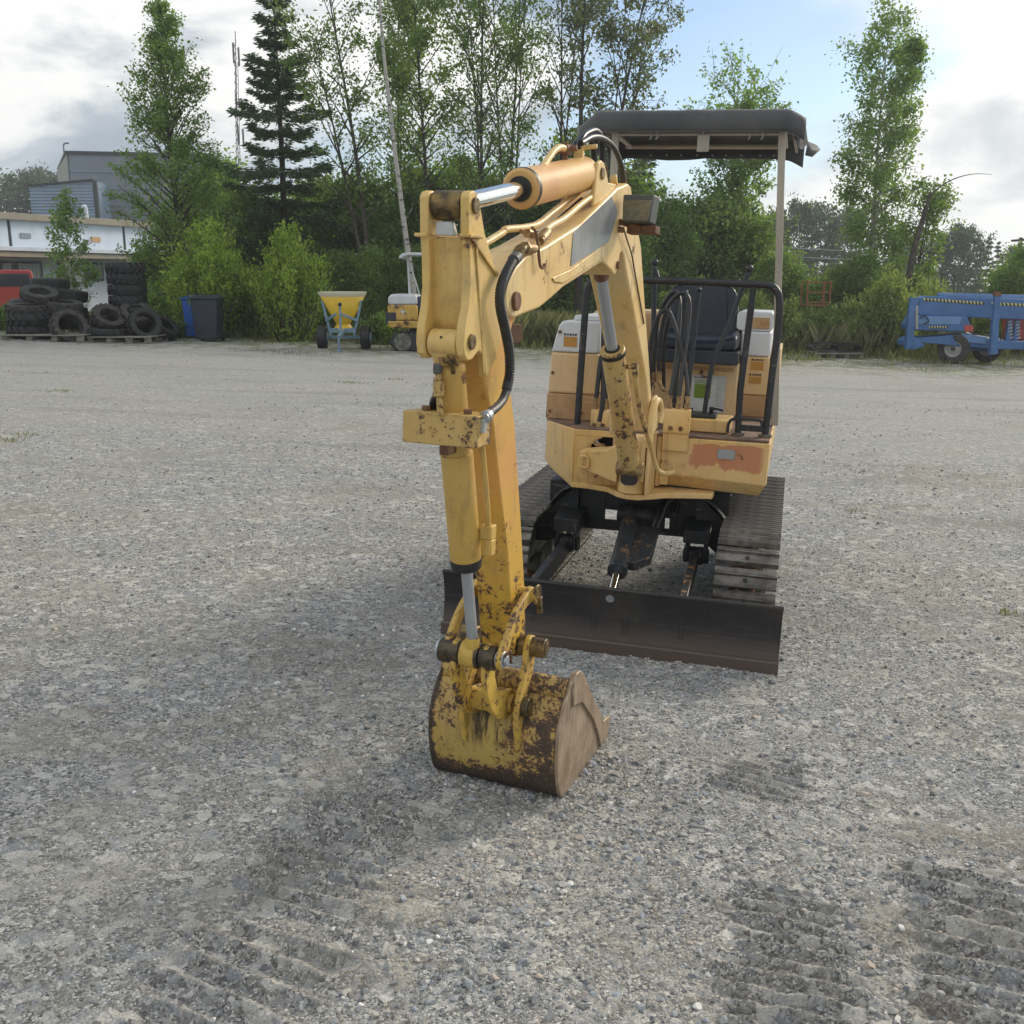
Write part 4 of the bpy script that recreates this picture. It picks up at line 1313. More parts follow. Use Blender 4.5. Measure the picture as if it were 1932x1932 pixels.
hb = bracket(0.152, 0.270, 1.055, 0.950, 0.862, -0.775)
for x in (0.187, 0.233):
    r = MB(); r.cyl((x, -0.793, 0.969), (x, -0.786, 0.969), 0.011, 6); ex('bolt', r, 'rust', hb)
for x in (0.172, 0.212, 0.252):
    r = MB(); r.cyl((x, -0.755, 1.055), (x, -0.755, 1.080), 0.014, 6); r.cyl((x, -0.755, 1.080), (x, -0.752, 1.115), 0.009, 10); r.cyl((x, -0.752, 1.10), (x, -0.752, 1.115), 0.013, 6); ex('hose_fitting', r, 'fitting', hb)
lb = bracket(-0.207, -0.122, 1.015, 0.925, 0.90, -0.66)
for x in (-0.19, -0.145):
    r = MB(); r.cyl((x, -0.645, 1.013), (x, -0.645, 1.038), 0.012, 6); r.cyl((x, -0.645, 1.038), (x, -0.645, 1.07), 0.009, 10); ex('hose_fitting', r, 'fitting', lb)
    r = MB(); r.cyl((x, -0.682, 0.945), (x, -0.672, 0.945), 0.009, 6); ex('bolt', r, 'rust', lb)
r = MB(); r.tube(spl([(-0.16, -0.68, 0.955), (-0.165, -0.70, 0.925), (-0.162, -0.74, 0.905), (-0.155, -0.80, 0.872)]), 0.009, 8); r.bar((-0.155, -0.80, 0.872), (-0.11, -0.80, 0.865), 0.012, 0.016); ex('elbow_fitting', r, 'fitting', lb)

# loops of hydraulic hose in front of the seat
HS = [
    [(0.060, -0.62, 0.960), (0.045, -0.61, 1.05), (0.043, -0.60, 1.137), (0.043, -0.60, 1.25), (0.047, -0.60, 1.346), (0.060, -0.60, 1.42), (0.082, -0.60, 1.475), (0.109, -0.60, 1.493), (0.135, -0.61, 1.468), (0.160, -0.63, 1.415), (0.195, -0.66, 1.33), (0.230, -0.70, 1.215), (0.252, -0.745, 1.115)],
    [(0.085, -0.50, 1.16), (0.078, -0.50, 1.27), (0.083, -0.50, 1.421), (0.100, -0.50, 1.494), (0.129, -0.50, 1.545), (0.169, -0.51, 1.573), (0.199, -0.53, 1.553), (0.213, -0.56, 1.49), (0.216, -0.62, 1.38), (0.213, -0.70, 1.23), (0.212, -0.748, 1.115)],
    [(0.055, -0.45, 1.14), (0.048, -0.45, 1.25), (0.052, -0.45, 1.42), (0.077, -0.45, 1.515), (0.117, -0.46, 1.572), (0.146, -0.48, 1.565), (0.165, -0.53, 1.50), (0.175, -0.61, 1.38), (0.176, -0.70, 1.22), (0.172, -0.750, 1.115)],
    [(0.105, -0.44, 1.10), (0.095, -0.45, 1.25), (0.098, -0.46, 1.38), (0.108, -0.46, 1.45), (0.100, -0.44, 1.51)],
]
for p in HS:
    m = MB(); m.tube(spl(p, 8), 0.0095, 12); ex('hydraulic_hose', m, 'hose')
for p in ([(-0.19, -0.645, 1.07), (-0.185, -0.62, 1.22), (-0.176, -0.58, 1.36), (-0.185, -0.54, 1.47), (-0.20, -0.50, 1.56)], [(-0.145, -0.645, 1.07), (-0.15, -0.63, 1.22), (-0.158, -0.60, 1.34), (-0.175, -0.56, 1.45), (-0.19, -0.52, 1.55)],
          [(-0.165, -0.67, 0.96), (-0.155, -0.66, 1.05), (-0.165, -0.63, 1.18), (-0.178, -0.60, 1.30), (-0.19, -0.55, 1.42)]):
    m = MB(); m.tube(spl(p, 8), 0.0115, 12); ex('hydraulic_hose', m, 'hose')
r = MB(); r.tube([(0.085, -0.50, 1.16), (0.083, -0.50, 1.20)], 0.013, 8); r.tube([(0.085, -0.50, 1.15), (0.105, -0.51, 1.12), (0.135, -0.52, 1.105)], 0.009, 8); r.bar((0.12, -0.52, 1.10), (0.155, -0.52, 1.098), 0.012, 0.012)
r.tube([(0.055, -0.45, 1.14), (0.055, -0.45, 1.19)], 0.013, 8); r.tube([(0.060, -0.48, 1.13), (0.055, -0.50, 1.07), (0.058, -0.56, 1.0)], 0.008, 8); ex('hose_fitting', r, 'fitting')

# ---------------------------------------------------------------- canopy
for name, xt, xb, zt, zb, yb in (('canopy_post', -0.245, -0.235, 2.335, 0.94, -0.18), ('canopy_post', 0.551, 0.640, 2.335, 0.94, -0.20)):
    m = MB(); m.bar((xt, -0.20, zt), (xb, yb, zb), 0.034, 0.034, (0, 1, 0)); ex(name, m, 'post', bev=0.004)
m = MB()
m.tube([(-0.26, -0.205, 2.320), (0.56, -0.205, 2.322)], 0.008, 8)
m.tube([(-0.30, 0.44, 2.345), (0.56, 0.44, 2.345)], 0.013, 8)
for x in (-0.27, 0.56):
    m.tube([(x, -0.20, 2.34), (x, 0.45, 2.345)], 0.012, 8)
m.bar((-0.42, -0.10, 2.35), (-0.27, -0.19, 2.30), 0.02, 0.03)
m.bar((0.60, -0.12, 2.34), (0.625, -0.10, 2.25), 0.012, 0.035, (0, 1, 0))
ex('canopy_frame', m, 'post', bev=0.002)
m = MB(); m.box(0.158, 0.216, -0.222, -0.216, 2.238, 2.318); ex('canopy_plate', m, 'post', bev=0.003)
# cloth: cross-section from the front hem over the roof to the rear hem
sec = [(-0.240, 2.328), (-0.256, 2.334), (-0.262, 2.36), (-0.256, 2.395), (-0.240, 2.420), (-0.20, 2.430), (-0.05, 2.437), (0.10, 2.440), (0.30, 2.440), (0.48, 2.436), (0.58, 2.425), (0.625, 2.405), (0.635, 2.36), (0.628, 2.325), (0.63, 2.305)]
sec = spl([(a, b, 0) for a, b in sec], 3)
nxs = 64
X0, X1 = -0.435, 0.655
rr_ = random.Random(3)
Vc = []
for j, (y, z, _) in enumerate(sec):
    for i in range(nxs + 1):
        t = i / nxs
        x = X0 + (X1 - X0) * t
        e0 = max(0, 1 - (x - X0) / 0.11); e1 = max(0, 1 - (X1 - x) / 0.08)
        dz = -0.070 * e0 ** 1.1 - 0.035 * e1 ** 1.2
        yy = y
        if y < -0.1:
            yy += 0.05 * e0 + 0.03 * e1
        wr_ = 0.007 * math.sin(x * 13 + y * 5) * math.sin(x * 7.3 + 1.3) + 0.005 * math.sin(x * 31 + y * 19 + 3 * math.sin(x * 5))
        hem = abs(j - len(sec) / 2) / (len(sec) / 2)
        yy += wr_ * hem * (1 if y > 0.3 else 0.8)
        zz2 = z + dz + (wr_ * 0.25 if hem < 0.6 else 0.0) - (0.010 * max(0, math.sin(x * 9 + 2)) if y > 0.6 else 0)
        Vc.append((x, yy, zz2))
m = MB(); m.v = Vc
n1 = nxs + 1
for j in range(len(sec) - 1):
    for i in range(nxs):
        m.f.append((j * n1 + i, j * n1 + i + 1, (j + 1) * n1 + i + 1, (j + 1) * n1 + i))
cl = ex('canopy_cloth', m, 'fabric', solid=0.004, ang=80)
# torn corner flaps
def flap(P):
    m = MB(); m.v = list(P); m.f = [tuple(range(len(P)))]
    ex('torn_flap', m, 'fabric', cl, solid=0.004)
flap([(0.60, -0.20, 2.335), (0.655, -0.10, 2.37), (0.672, 0.02, 2.31), (0.650, 0.05, 2.285), (0.628, -0.02, 2.28), (0.615, -0.12, 2.30)])
flap([(0.67, 0.20, 2.34), (0.715, 0.22, 2.325), (0.735, 0.20, 2.30), (0.70, 0.16, 2.262), (0.665, 0.12, 2.265)])
flap([(-0.43, -0.15, 2.36), (-0.435, 0.05, 2.33), (-0.45, 0.02, 2.27), (-0.44, -0.12, 2.28)])
flap([(-0.435, 0.10, 2.37), (-0.44, 0.60, 2.35), (-0.43, 0.60, 2.28), (-0.44, 0.15, 2.30)])
m = MB()
for k in range(9):
    x = -0.18 + 0.085 * k + rr_.uniform(-0.01, 0.01)
    m.cyl((x, 0.624, 2.322), (x, 0.620, 2.322), 0.006, 8)
for x in (-0.07, -0.04, 0.18, 0.40, 0.46):
    m.tube(spl([(x, -0.225, 2.33), (x + 0.006, -0.222, 2.31), (x - 0.003, -0.218, 2.295)]), 0.0035, 6)
ex('grommet', m, 'plate', cl)

# ================================================================== BOOM (boom plane coordinates)
front = [(-0.160, 1.640), (-0.100, 1.668), (0.066, 1.703), (0.386, 1.786), (0.581, 1.860), (0.761, 1.929), (0.888, 1.956), (0.930, 1.950), (0.962, 1.915), (1.015, 1.860), (1.125, 1.743), (1.255, 1.488), (1.341, 1.330), (1.44, 1.14), (1.50, 1.02), (1.49, 0.98)]
bottom = [(1.455, 0.985), (1.43, 1.06), (1.336, 1.214), (1.12, 1.45), (0.925, 1.66), (0.900, 1.695), (0.872, 1.716), (0.843, 1.710), (0.830, 1.680), (0.815, 1.650), (0.795, 1.630), (0.760, 1.640), (0.725, 1.650), (0.632, 1.673), (0.40, 1.622), (0.234, 1.585), (0.136, 1.554), (0.03, 1.524), (-0.093, 1.509), (-0.150, 1.500), (-0.188, 1.501), (-0.222, 1.520), (-0.236, 1.550), (-0.230, 1.585), (-0.205, 1.615)]
bm_ = MB(); bm_.prism(front + bottom, -0.075, 0.075, 'x')
BOOM = exb('boom', bm_, 'boom', bev=0.008, seg=3)
# raised edge plate along the underside (the welded belly strip)
m = MB(); m.prism([(0.283, 1.640), (0.640, 1.735), (0.655, 1.728), (0.632, 1.688), (0.40, 1.637), (0.22, 1.598), (0.14, 1.600), (0.12, 1.612)], 0.0755, 0.080, 'x'); exb('belly_strip', m, 'boom', BOOM, bev=0.003)
m = MB(); m.prism([(0.300, 1.752), (0.529, 1.835), (0.688, 1.893), (0.770, 1.850), (0.735, 1.800), (0.680, 1.742), (0.288, 1.650)], 0.0755, 0.0775, 'x'); exb('grey_decal', m, 'decal', BOOM)
for y, z, r_ in ((-0.168, 1.545, 0.026), (0.808, 1.668, 0.014), (1.49, 1.02, 0.03)):
    m = MB(); m.cyl((0.070, y, z), (0.0855, y, z), r_, 24); m.cyl((-0.070, y, z), (-0.0855, y, z), r_, 24)
    exb('pin', m, 'rust', BOOM, bev=0.003)
m = MB()
lug = [(0.545, 1.850), (0.560, 1.960), (0.575, 1.992), (0.605, 2.003), (0.640, 1.998), (0.668, 1.975), (0.700, 1.940), (0.80, 1.945), (0.72, 1.90)]
m.prism(lug, 0.046, 0.060, 'x'); m.prism(lug, -0.060, -0.046, 'x'); exb('cylinder_lug', m, 'boom', BOOM, bev=0.004)
m = MB(); m.cyl((-0.066, 0.618, 1.962), (0.066, 0.618, 1.962), 0.020, 20); exb('pin', m, 'pin', BOOM, bev=0.002)
m = MB(); m.prism([(0.90, 1.955), (0.96, 1.965), (1.00, 1.93), (1.02, 1.87), (0.98, 1.88), (0.94, 1.93)], -0.076, -0.020, 'x'); m.cyl((0.02, 0.845, 1.962), (0.045, 0.850, 1.966), 0.018, 12); exb('rear_gusset', m, 'boom', BOOM, bev=0.003)
# boom foot
ft = MB(); ft.prism([(1.40, 0.965), (1.385, 1.06), (1.42, 1.13), (1.47, 1.145), (1.52, 1.12), (1.535, 1.06), (1.515, 1.0)], 0.078, 0.092, 'x'); ft.prism([(1.40, 0.965), (1.385, 1.06), (1.42, 1.13), (1.47, 1.145), (1.52, 1.12), (1.535, 1.06), (1.515, 1.0)], -0.092, -0.078, 'x')
fto = exb('boom_foot', ft, 'boom', bev=0.004)
m = MB(); m.tube(spl([(0.098, 1.36, 0.93), (0.098, 1.37, 1.04), (0.098, 1.42, 1.115), (0.098, 1.48, 1.12), (0.098, 1.53, 1.075), (0.098, 1.52, 1.02)], 5), 0.014, 10); exb('curved_lug', m, 'boom', fto)
# steel pipes on top of the boom and their clamp
m = MB(); m.tube(spl([(0.045, 0.60, 1.895), (0.045, 0.449, 1.848), (0.045, 0.296, 1.795), (0.045, 0.168, 1.762), (0.055, 0.071, 1.730), (0.075, -0.045, 1.685)], 6), 0.0105, 12); exb('steel_pipe', m, 'boom', BOOM)
m = MB(); m.tube(spl([(-0.010, 0.594, 1.902), (-0.010, 0.339, 1.815), (-0.010, 0.211, 1.772), (-0.010, 0.10, 1.755), (-0.010, -0.040, 1.742), (-0.012, -0.062, 1.732), (-0.02, -0.175, 1.695)], 6), 0.0105, 12); exb('steel_pipe', m, 'boom', BOOM)
m = MB(); m.tube([(0.015, 0.55, 1.872), (0.015, 0.30, 1.782)], 0.008, 8); exb('steel_pipe', m, 'hose', BOOM)
m = MB(); m.cyl((0.072, 0.075, 1.742), (0.073, 0.010, 1.713), 0.015, 12); m.cyl((0.03, 0.08, 1.735), (0.03, 0.02, 1.735), 0.014, 6); m.bar((0.0, 0.045, 1.742), (0.085, 0.015, 1.725), 0.012, 0.012); exb('pipe_clamp', m, 'fitting', BOOM, bev=0.002)
m = MB(); m.tube(spl([(0.060, -0.020, 1.750), (0.075, -0.025, 1.735), (0.084, -0.028, 1.700), (0.086, -0.020, 1.665), (0.088, -0.014, 1.645), (0.090, 0.000, 1.638), (0.092, 0.010, 1.650)], 5), 0.0045, 8); exb('wire_hook', m, 'rust', BOOM)
# work lamp
def lp(x, y, z): return (x, y, z)
m = MB(); ML = Matrix.Translation((0.150, 0.80, 1.858)) @ Matrix.Rotation(math.radians(-8), 4, 'Z') @ Matrix.Rotation(math.radians(-6), 4, 'X')
m.prism([(-0.058, 0.048), (0.058, 0.048), (0.052, -0.048), (-0.052, -0.048)], -0.03, 0.032, 'y')
m.v = [tuple(ML @ Vector(p)) for p in m.v]
lamp = exb('work_lamp', m, 'greyplastic', bev=0.005)
m = MB(); m.prism([(-0.054, 0.026), (0.054, 0.026), (0.048, -0.043), (-0.048, -0.043)], -0.036, -0.029, 'y'); m.v = [tuple(ML @ Vector(p)) for p in m.v]; exb('lens', m, 'glass_lens', lamp, bev=0.002)
m = MB(); m.box(-0.045, 0.065, 0.0, 0.045, -0.080, -0.052); m.v = [tuple(ML @ Vector(p)) for p in m.v]; m.bar((0.07, 0.82, 1.82), (0.16, 0.80, 1.795), 0.03, 0.02); m.cyl((0.085, 0.80, 1.80), (0.085, 0.80, 1.78), 0.012, 8); exb('lamp_bracket', m, 'rust', lamp, bev=0.003)
m = MB(); m.tube(spl([(0.09, 0.82, 1.79), (0.088, 0.87, 1.76), (0.084, 0.96, 1.71), (0.080, 1.03, 1.65), (0.079, 1.10, 1.58), (0.079, 1.22, 1.45)], 6), 0.003, 6); exb('lamp_cable', m, 'hose', lamp)

# arm cylinder lying on the boom
A0 = Vector((0, -0.432, 1.777)); A1 = Vector((0, 0.618, 1.962))
ax_ = (A1 - A0).normalized()
def on(p0, d, t): return tuple(p0 + d * t)
m = MB(); m.lathe([(0.001, 0.47), (0.050, 0.47), (0.058, 0.476), (0.058, 0.50), (0.0565, 0.503), (0.0565, 1.045), (0.050, 1.06), (0.001, 1.062)], A0, ax_, 40)
ACY = exb('arm_cylinder', m, 'armcyl', bev=0)
m = MB(); m.lathe([(0.024, 0.462), (0.036, 0.462), (0.036, 0.471), (0.024, 0.472)], A0, ax_, 32); m.lathe([(0.0572, 0.478), (0.0592, 0.480), (0.0592, 0.497), (0.0572, 0.499)], A0, ax_, 40); exb('gland_seal', m, 'ink', ACY)
m = MB(); m.lathe([(0.001, 0.0), (0.0235, 0.0), (0.0235, 0.475)], A0, ax_, 28); exb('cylinder_rod', m, 'chrome', ACY)
m = MB(); m.cyl((-0.040, A0.y, A0.z), (0.040, A0.y, A0.z), 0.036, 28); exb('rod_eye', m, 'pin', ACY, bev=0.003)
m = MB(); m.tube(spl([(0.0, 0.16, 1.915), (0.0, 0.215, 1.942), (0.0, 0.290, 1.990), (0.0, 0.350, 2.012), (0.0, 0.400, 2.015)], 6), 0.011, 12); exb('cylinder_pipe', m, 'boom', ACY)
m = MB(); m.cyl((0.0, 0.395, 2.012), (0.0, 0.44, 2.016), 0.018, 6); m.cyl((-0.035, 0.42, 2.010), (0.035, 0.42, 2.02), 0.010, 8); m.cyl((0.0, 0.41, 2.035), (0.0, 0.41, 1.97), 0.009, 8); m.bar((-0.02, 0.45, 2.02), (-0.02, 0.50, 2.03), 0.02, 0.02); exb('rusty_fitting', m, 'rust', ACY, bev=0.002)
m = MB(); m.bar((0.0, 0.55, 1.985), (0.0, 0.545, 2.040), 0.030, 0.022); m.cyl((-0.03, 0.55, 2.035), (0.06, 0.55, 2.04), 0.008, 8); exb('hose_bracket', m, 'boom', ACY, bev=0.002)
for p, mt in (([(0.0, 0.53, 2.035), (0.0, 0.578, 2.075), (0.0, 0.640, 2.098), (0.0, 0.71, 2.112), (0.0, 0.765, 2.105), (0.0, 0.794, 2.075), (0.0, 0.816, 2.00), (0.0, 0.840, 1.955)], 'hose'),
              ([(0.03, 0.47, 2.040), (0.03, 0.581, 2.073), (0.03, 0.696, 2.085), (0.03, 0.822, 2.075), (0.03, 0.912, 2.042), (0.03, 0.958, 2.005), (0.03, 0.985, 1.955)], 'hose'),
              ([(-0.02, 0.52, 2.03), (-0.02, 0.60, 2.068), (-0.02, 0.66, 2.088), (-0.02, 0.72, 2.085), (-0.02, 0.77, 2.04), (-0.02, 0.78, 1.96)], 'hose')):
    m = MB(); m.tube(spl(p, 8), 0.010, 12); exb('hydraulic_hose', m, mt)
for p in ((0.0, 0.832, 1.975), (0.03, 0.975, 1.975)):
    m = MB(); m.cyl((p[0], p[1], p[2] + 0.035), (p[0], p[1] + 0.012, p[2] - 0.03), 0.013, 8); exb('rusty_fitting', m, 'rust')

# boom cylinder between swing post and boom
B0 = Vector((0.0, 0.838, 1.668)); B1 = Vector((0.018, 1.372, 0.832))
bx_ = (B1 - B0).normalized(); BLn = (B1 - B0).length
m = MB(); m.lathe([(0.020, 0.372), (0.046, 0.372), (0.051, 0.378), (0.051, 0.398), (0.046, 0.402), (0.046, BLn - 0.05), (0.038, BLn - 0.02), (0.001, BLn - 0.018)], B0, bx_, 32)
BCY = exb('boom_cylinder', m, 'boomcyl')
m = MB(); m.lathe([(0.0525, 0.380), (0.0525, 0.396)], B0, bx_, 32); m.lathe([(0.020, 0.366), (0.030, 0.366), (0.030, 0.373), (0.020, 0.374)], B0, bx_, 24); exb('gland_seal', m, 'ink', BCY)
m = MB(); m.lathe([(0.001, 0.02), (0.0215, 0.02), (0.0215, 0.38)], B0, bx_, 24); exb('cylinder_rod', m, 'rod_dull', BCY)
m = MB(); m.cyl((-0.038, B0.y, B0.z), (0.038, B0.y, B0.z), 0.034, 24); m.lathe([(0.001, 0.02), (0.028, 0.02), (0.028, 0.055), (0.024, 0.06)], B0, bx_, 20); exb('rod_eye', m, 'rust', BCY, bev=0.003)
m = MB(); m.cyl((-0.040, B1.y, B1.z), (0.076, B1.y, B1.z), 0.030, 20); exb('cylinder_eye', m, 'fitting', BCY, bev=0.003)
q0 = B0 + bx_ * 0.45
m = MB(); m.cyl(tuple(q0 + Vector((0.03, 0, 0))), tuple(q0 + Vector((0.085, 0, 0.002))), 0.012, 10); m.bar(tuple(q0 + Vector((0.085, 0, 0.016))), tuple(q0 + Vector((0.085, 0.006, -0.03))), 0.02, 0.02)
m.tube(spl([tuple(q0 + Vector((0.085, 0.0, -0.02))), tuple(q0 + Vector((0.087, 0.04, -0.10))), tuple(q0 + Vector((0.088, 0.11, -0.19))), tuple(q0 + Vector((0.108, 0.22, -0.33))), tuple(q0 + Vector((0.122, 0.30, -0.44))), tuple(q0 + Vector((0.15, 0.33, -0.47))), tuple(q0 + Vector((0.19, 0.36, -0.465)))], 6), 0.010, 12)
exb('cylinder_pipe', m, 'boomcyl', BCY)

# ================================================================== STICK
sp_ = [(-0.408, 1.700), (-0.37, 1.708), (-0.283, 1.619), (-0.16, 1.600), (-0.115, 1.555), (-0.120, 1.50), (-0.150, 1.44), (-0.178, 1.380), (-0.150, 1.330), (-0.120, 1.280), (-0.085, 1.193), (-0.044, 1.036), (-0.001, 0.872), (0.046, 0.677), (0.072, 0.520), (0.060, 0.462), (0.020, 0.440), (-0.018, 0.460), (-0.045, 0.540),
       (-0.076, 0.677), (-0.109, 0.817), (-0.160, 0.955), (-0.198, 1.061), (-0.248, 1.212), (-0.300, 1.305), (-0.345, 1.40), (-0.385, 1.47), (-0.400, 1.60)]
m = MB(); m.prism(sp_, -0.054, 0.056, 'x')
STK = exb('stick', m, 'stick', bev=0.006, seg=3)
pl = [(-0.474, 1.795), (-0.462, 1.808), (-0.440, 1.812), (-0.418, 1.806), (-0.403, 1.785), (-0.369, 1.717), (-0.283, 1.619), (-0.20, 1.605), (-0.20, 1.50), (-0.260, 1.40), (-0.330, 1.345), (-0.350, 1.405), (-0.385, 1.420), (-0.402, 1.412), (-0.425, 1.400), (-0.452, 1.397), (-0.474, 1.412), (-0.482, 1.440), (-0.478, 1.480), (-0.460, 1.530), (-0.452, 1.580), (-0.458, 1.65), (-0.468, 1.704)]
for s in (-1, 1):
    m = MB(); m.prism(pl, s * 0.044, s * 0.067, 'x'); exb('clevis_plate', m, 'clevis', STK, bev=0.004, seg=3)
    m = MB(); m.box(s * 0.044, s * 0.078, -0.478, -0.40, 1.699, 1.708); exb('stiffener', m, 'clevis', STK, bev=0.002)
m = MB(); m.bar((0.071, -0.466, 1.704), (0.071, -0.285, 1.613), 0.010, 0.006, (1, 0, 0)); m.bar((0.071, -0.430, 1.69), (0.065, -0.345, 1.36), 0.008, 0.005, (1, 0, 0)); exb('gusset_rib', m, 'clevis', STK, bev=0.0015)
for y, z, r_ in ((-0.436, 1.777, 0.020), (-0.437, 1.445, 0.020)):
    m = MB(); m.cyl((0.060, y, z), (0.074, y, z), r_, 24); m.cyl((-0.060, y, z), (-0.074, y, z), r_, 24); exb('pin', m, 'pin', STK, bev=0.002)
m = MB(); m.prism([(-0.034, 1.738), (0.010, 1.738), (0.020, 1.704), (-0.036, 1.704)], -0.445, -0.425, 'y'); exb('grease_cap', m, 'paper', STK, bev=0.003)
m = MB(); m.prism([(-0.436, 1.70), (-0.43, 1.60), (-0.425, 1.5), (-0.405, 1.46), (-0.38, 1.46), (-0.39, 1.70)], -0.046, 0.046, 'x'); exb('clevis_web', m, 'clevis', STK)

# bucket cylinder
C0 = Vector((0, -0.435, 1.438)); C1 = Vector((0, -0.208, 0.512))
cx_ = (C1 - C0).normalized(); CL = (C1 - C0).length
m = MB(); m.lathe([(0.001, 0.045), (0.030, 0.046), (0.042, 0.058), (0.042, 0.075), (0.0405, 0.078), (0.0405, 0.30), (0.0445, 0.302), (0.0445, 0.640), (0.042, 0.650), (0.001, 0.651)], C0, cx_, 36)
CCY = exb('bucket_cylinder', m, 'stickcyl')
m = MB(); m.lathe([(0.0452, 0.622), (0.046, 0.630), (0.043, 0.652), (0.018, 0.655)], C0, cx_, 32); exb('gland_seal', m, 'ink', CCY)
m = MB(); m.lathe([(0.0165, 0.64), (0.0165, CL - 0.065)], C0, cx_, 24); exb('cylinder_rod', m, 'rod_dull', CCY)
m = MB(); m.lathe([(0.0175, CL - 0.068), (0.022, CL - 0.055), (0.024, CL - 0.02)], C0, cx_, 20); exb('rod_collar', m, 'link', CCY)
m = MB(); m.cyl((-0.040, C0.y - 0.004, C0.z), (0.040, C0.y - 0.004, C0.z), 0.036, 28); m.prism([(-0.470, 1.43), (-0.40, 1.43), (-0.405, 1.385), (-0.455, 1.385)], -0.030, 0.030, 'x'); exb('cylinder_eye', m, 'clevis', CCY, bev=0.003)
m = MB(); m.cyl((0.0, -0.472, 1.455), (0.0, -0.475, 1.455), 0.003, 8); exb('grease_nipple', m, 'ink', CCY)

# burst guard box with fittings
vg = MB()
vg.box(-0.112, 0.100, -0.462, -0.455, 1.176, 1.258)
vg.prism([(-0.112, -0.462), (0.100, -0.462), (0.106, -0.365), (-0.062, -0.355), (-0.085, -0.375)], 1.252, 1.260, 'z')
vg.box(0.094, 0.100, -0.456, -0.365, 1.176, 1.254)
vg.box(-0.112, -0.105, -0.456, -0.42, 1.176, 1.254)
VG = exb('valve_guard', vg, 'valve', bev=0.004, seg=2)
m = MB(); m.box(-0.008, 0.018, -0.456, -0.40, 1.150, 1.180); exb('guard_foot', m, 'rust', VG, bev=0.003)
m = MB(); m.bar((-0.006, -0.475, 1.388), (-0.006, -0.475, 1.362), 0.020, 0.020); exb('end_plug', m, 'greyplastic', CCY, bev=0.003)
m = MB(); m.cyl((-0.006, -0.473, 1.362), (0.000, -0.468, 1.255), 0.0085, 10); m.cyl((-0.004, -0.472, 1.345), (-0.003, -0.471, 1.305), 0.014, 6); m.cyl((-0.006, -0.475, 1.392), (0.012, -0.45, 1.392), 0.012, 10); m.cyl((-0.014, -0.463, 1.35), (-0.014, -0.463, 1.30), 0.010, 6); exb('pipe_fitting', m, 'valve', CCY, bev=0.0015)
m = MB(); m.tube(spl([(0.003, -0.46, 1.395), (0.018, -0.475, 1.398), (0.030, -0.465, 1.385), (0.026, -0.45, 1.365)], 5), 0.006, 8); m.tube(spl([(0.010, -0.455, 1.408), (0.030, -0.470, 1.405), (0.040, -0.455, 1.385)], 5), 0.0045, 8); exb('clip', m, 'pin', CCY)
m = MB(); m.tube(spl([(-0.055, -0.40, 1.262), (-0.045, -0.415, 1.285), (-0.022, -0.43, 1.305), (0.0, -0.40, 1.318)], 6), 0.011, 10); exb('hydraulic_hose', m, 'hose')
for x_ in (-0.06, 0.06):
    m = MB(); m.cyl((x_, -0.43, 1.260), (x_, -0.43, 1.272), 0.012, 8); exb('bolt', m, 'rust', VG)
m = MB(); m.tube([(0.075, -0.385, 1.245), (0.075, -0.37, 1.18), (0.072, -0.325, 1.05), (0.066, -0.283, 0.925)], 0.0085, 12); exb('side_pipe', m, 'stickcyl')
m = MB(); m.box(0.046, 0.082, -0.300, -0.262, 0.895, 0.935); m.box(0.062, 0.084, -0.302, -0.268, 0.850, 0.895); m.cyl((0.03, -0.285, 0.905), (0.055, -0.283, 0.903), 0.014, 8); exb('pipe_elbow', m, 'stickcyl', bev=0.003)

# corrugated hose looping from the boom down to the guard box
hp = spl([(0.095, -0.235, 1.655), (0.095, -0.289, 1.613), (0.095, -0.321, 1.571), (0.095, -0.318, 1.533), (0.095, -0.280, 1.474), (0.095, -0.246, 1.414), (0.095, -0.238, 1.354), (0.095, -0.258, 1.308)], 10)
hp = resample(hp, 0.0036)
m = MB(); m.tube(hp, [0.0148 if (k // 1) % 2 else 0.0118 for k in range(len(hp))], 16); HO = exb('corrugated_hose', m, 'conduit', ang=80)
m = MB(); m.tube(spl([(0.095, -0.252, 1.312), (0.097, -0.285, 1.286), (0.100, -0.330, 1.272), (0.103, -0.385, 1.262), (0.104, -0.40, 1.258)], 8), 0.0118, 14); exb('hose_end', m, 'conduit', HO)
m = MB(); m.tube([(0.095, -0.240, 1.652), (0.095, -0.212, 1.664)], 0.0165, 14); exb('grey_collar', m, 'greyplastic', HO, bev=0.001)
sp2 = []
for k in range(60):
    t = k / 59; a = t * 2 * math.pi * 4
    c = Vector((0.093, -0.208, 1.666)) + (Vector((0.085, -0.165, 1.683)) - Vector((0.093, -0.208, 1.666))) * t
    sp2.append(tuple(c + Vector((math.cos(a) * 0.015, 0.3 * math.sin(a) * 0.015, math.sin(a) * 0.015))))
m = MB(); m.tube(sp2, 0.0028, 6); m.cyl((0.093, -0.212, 1.664), (0.083, -0.130, 1.690), 0.011, 12); exb('spiral_guard', m, 'pin', HO)
m = MB(); m.cyl((0.083, -0.135, 1.688), (0.076, -0.04, 1.690), 0.014, 12); m.cyl((0.083, -0.13, 1.689), (0.081, -0.115, 1.690), 0.018, 6); exb('hose_fitting', m, 'fitting', HO)
m = MB(); m.cyl((0.104, -0.395, 1.259), (0.104, -0.425, 1.252), 0.0145, 14); m.cyl((0.104, -0.410, 1.256), (0.104, -0.416, 1.254), 0.017, 14); m.bar((0.102, -0.425, 1.25), (0.102, -0.432, 1.215), 0.018, 0.018); exb('hose_nut', m, 'rod_dull', HO)

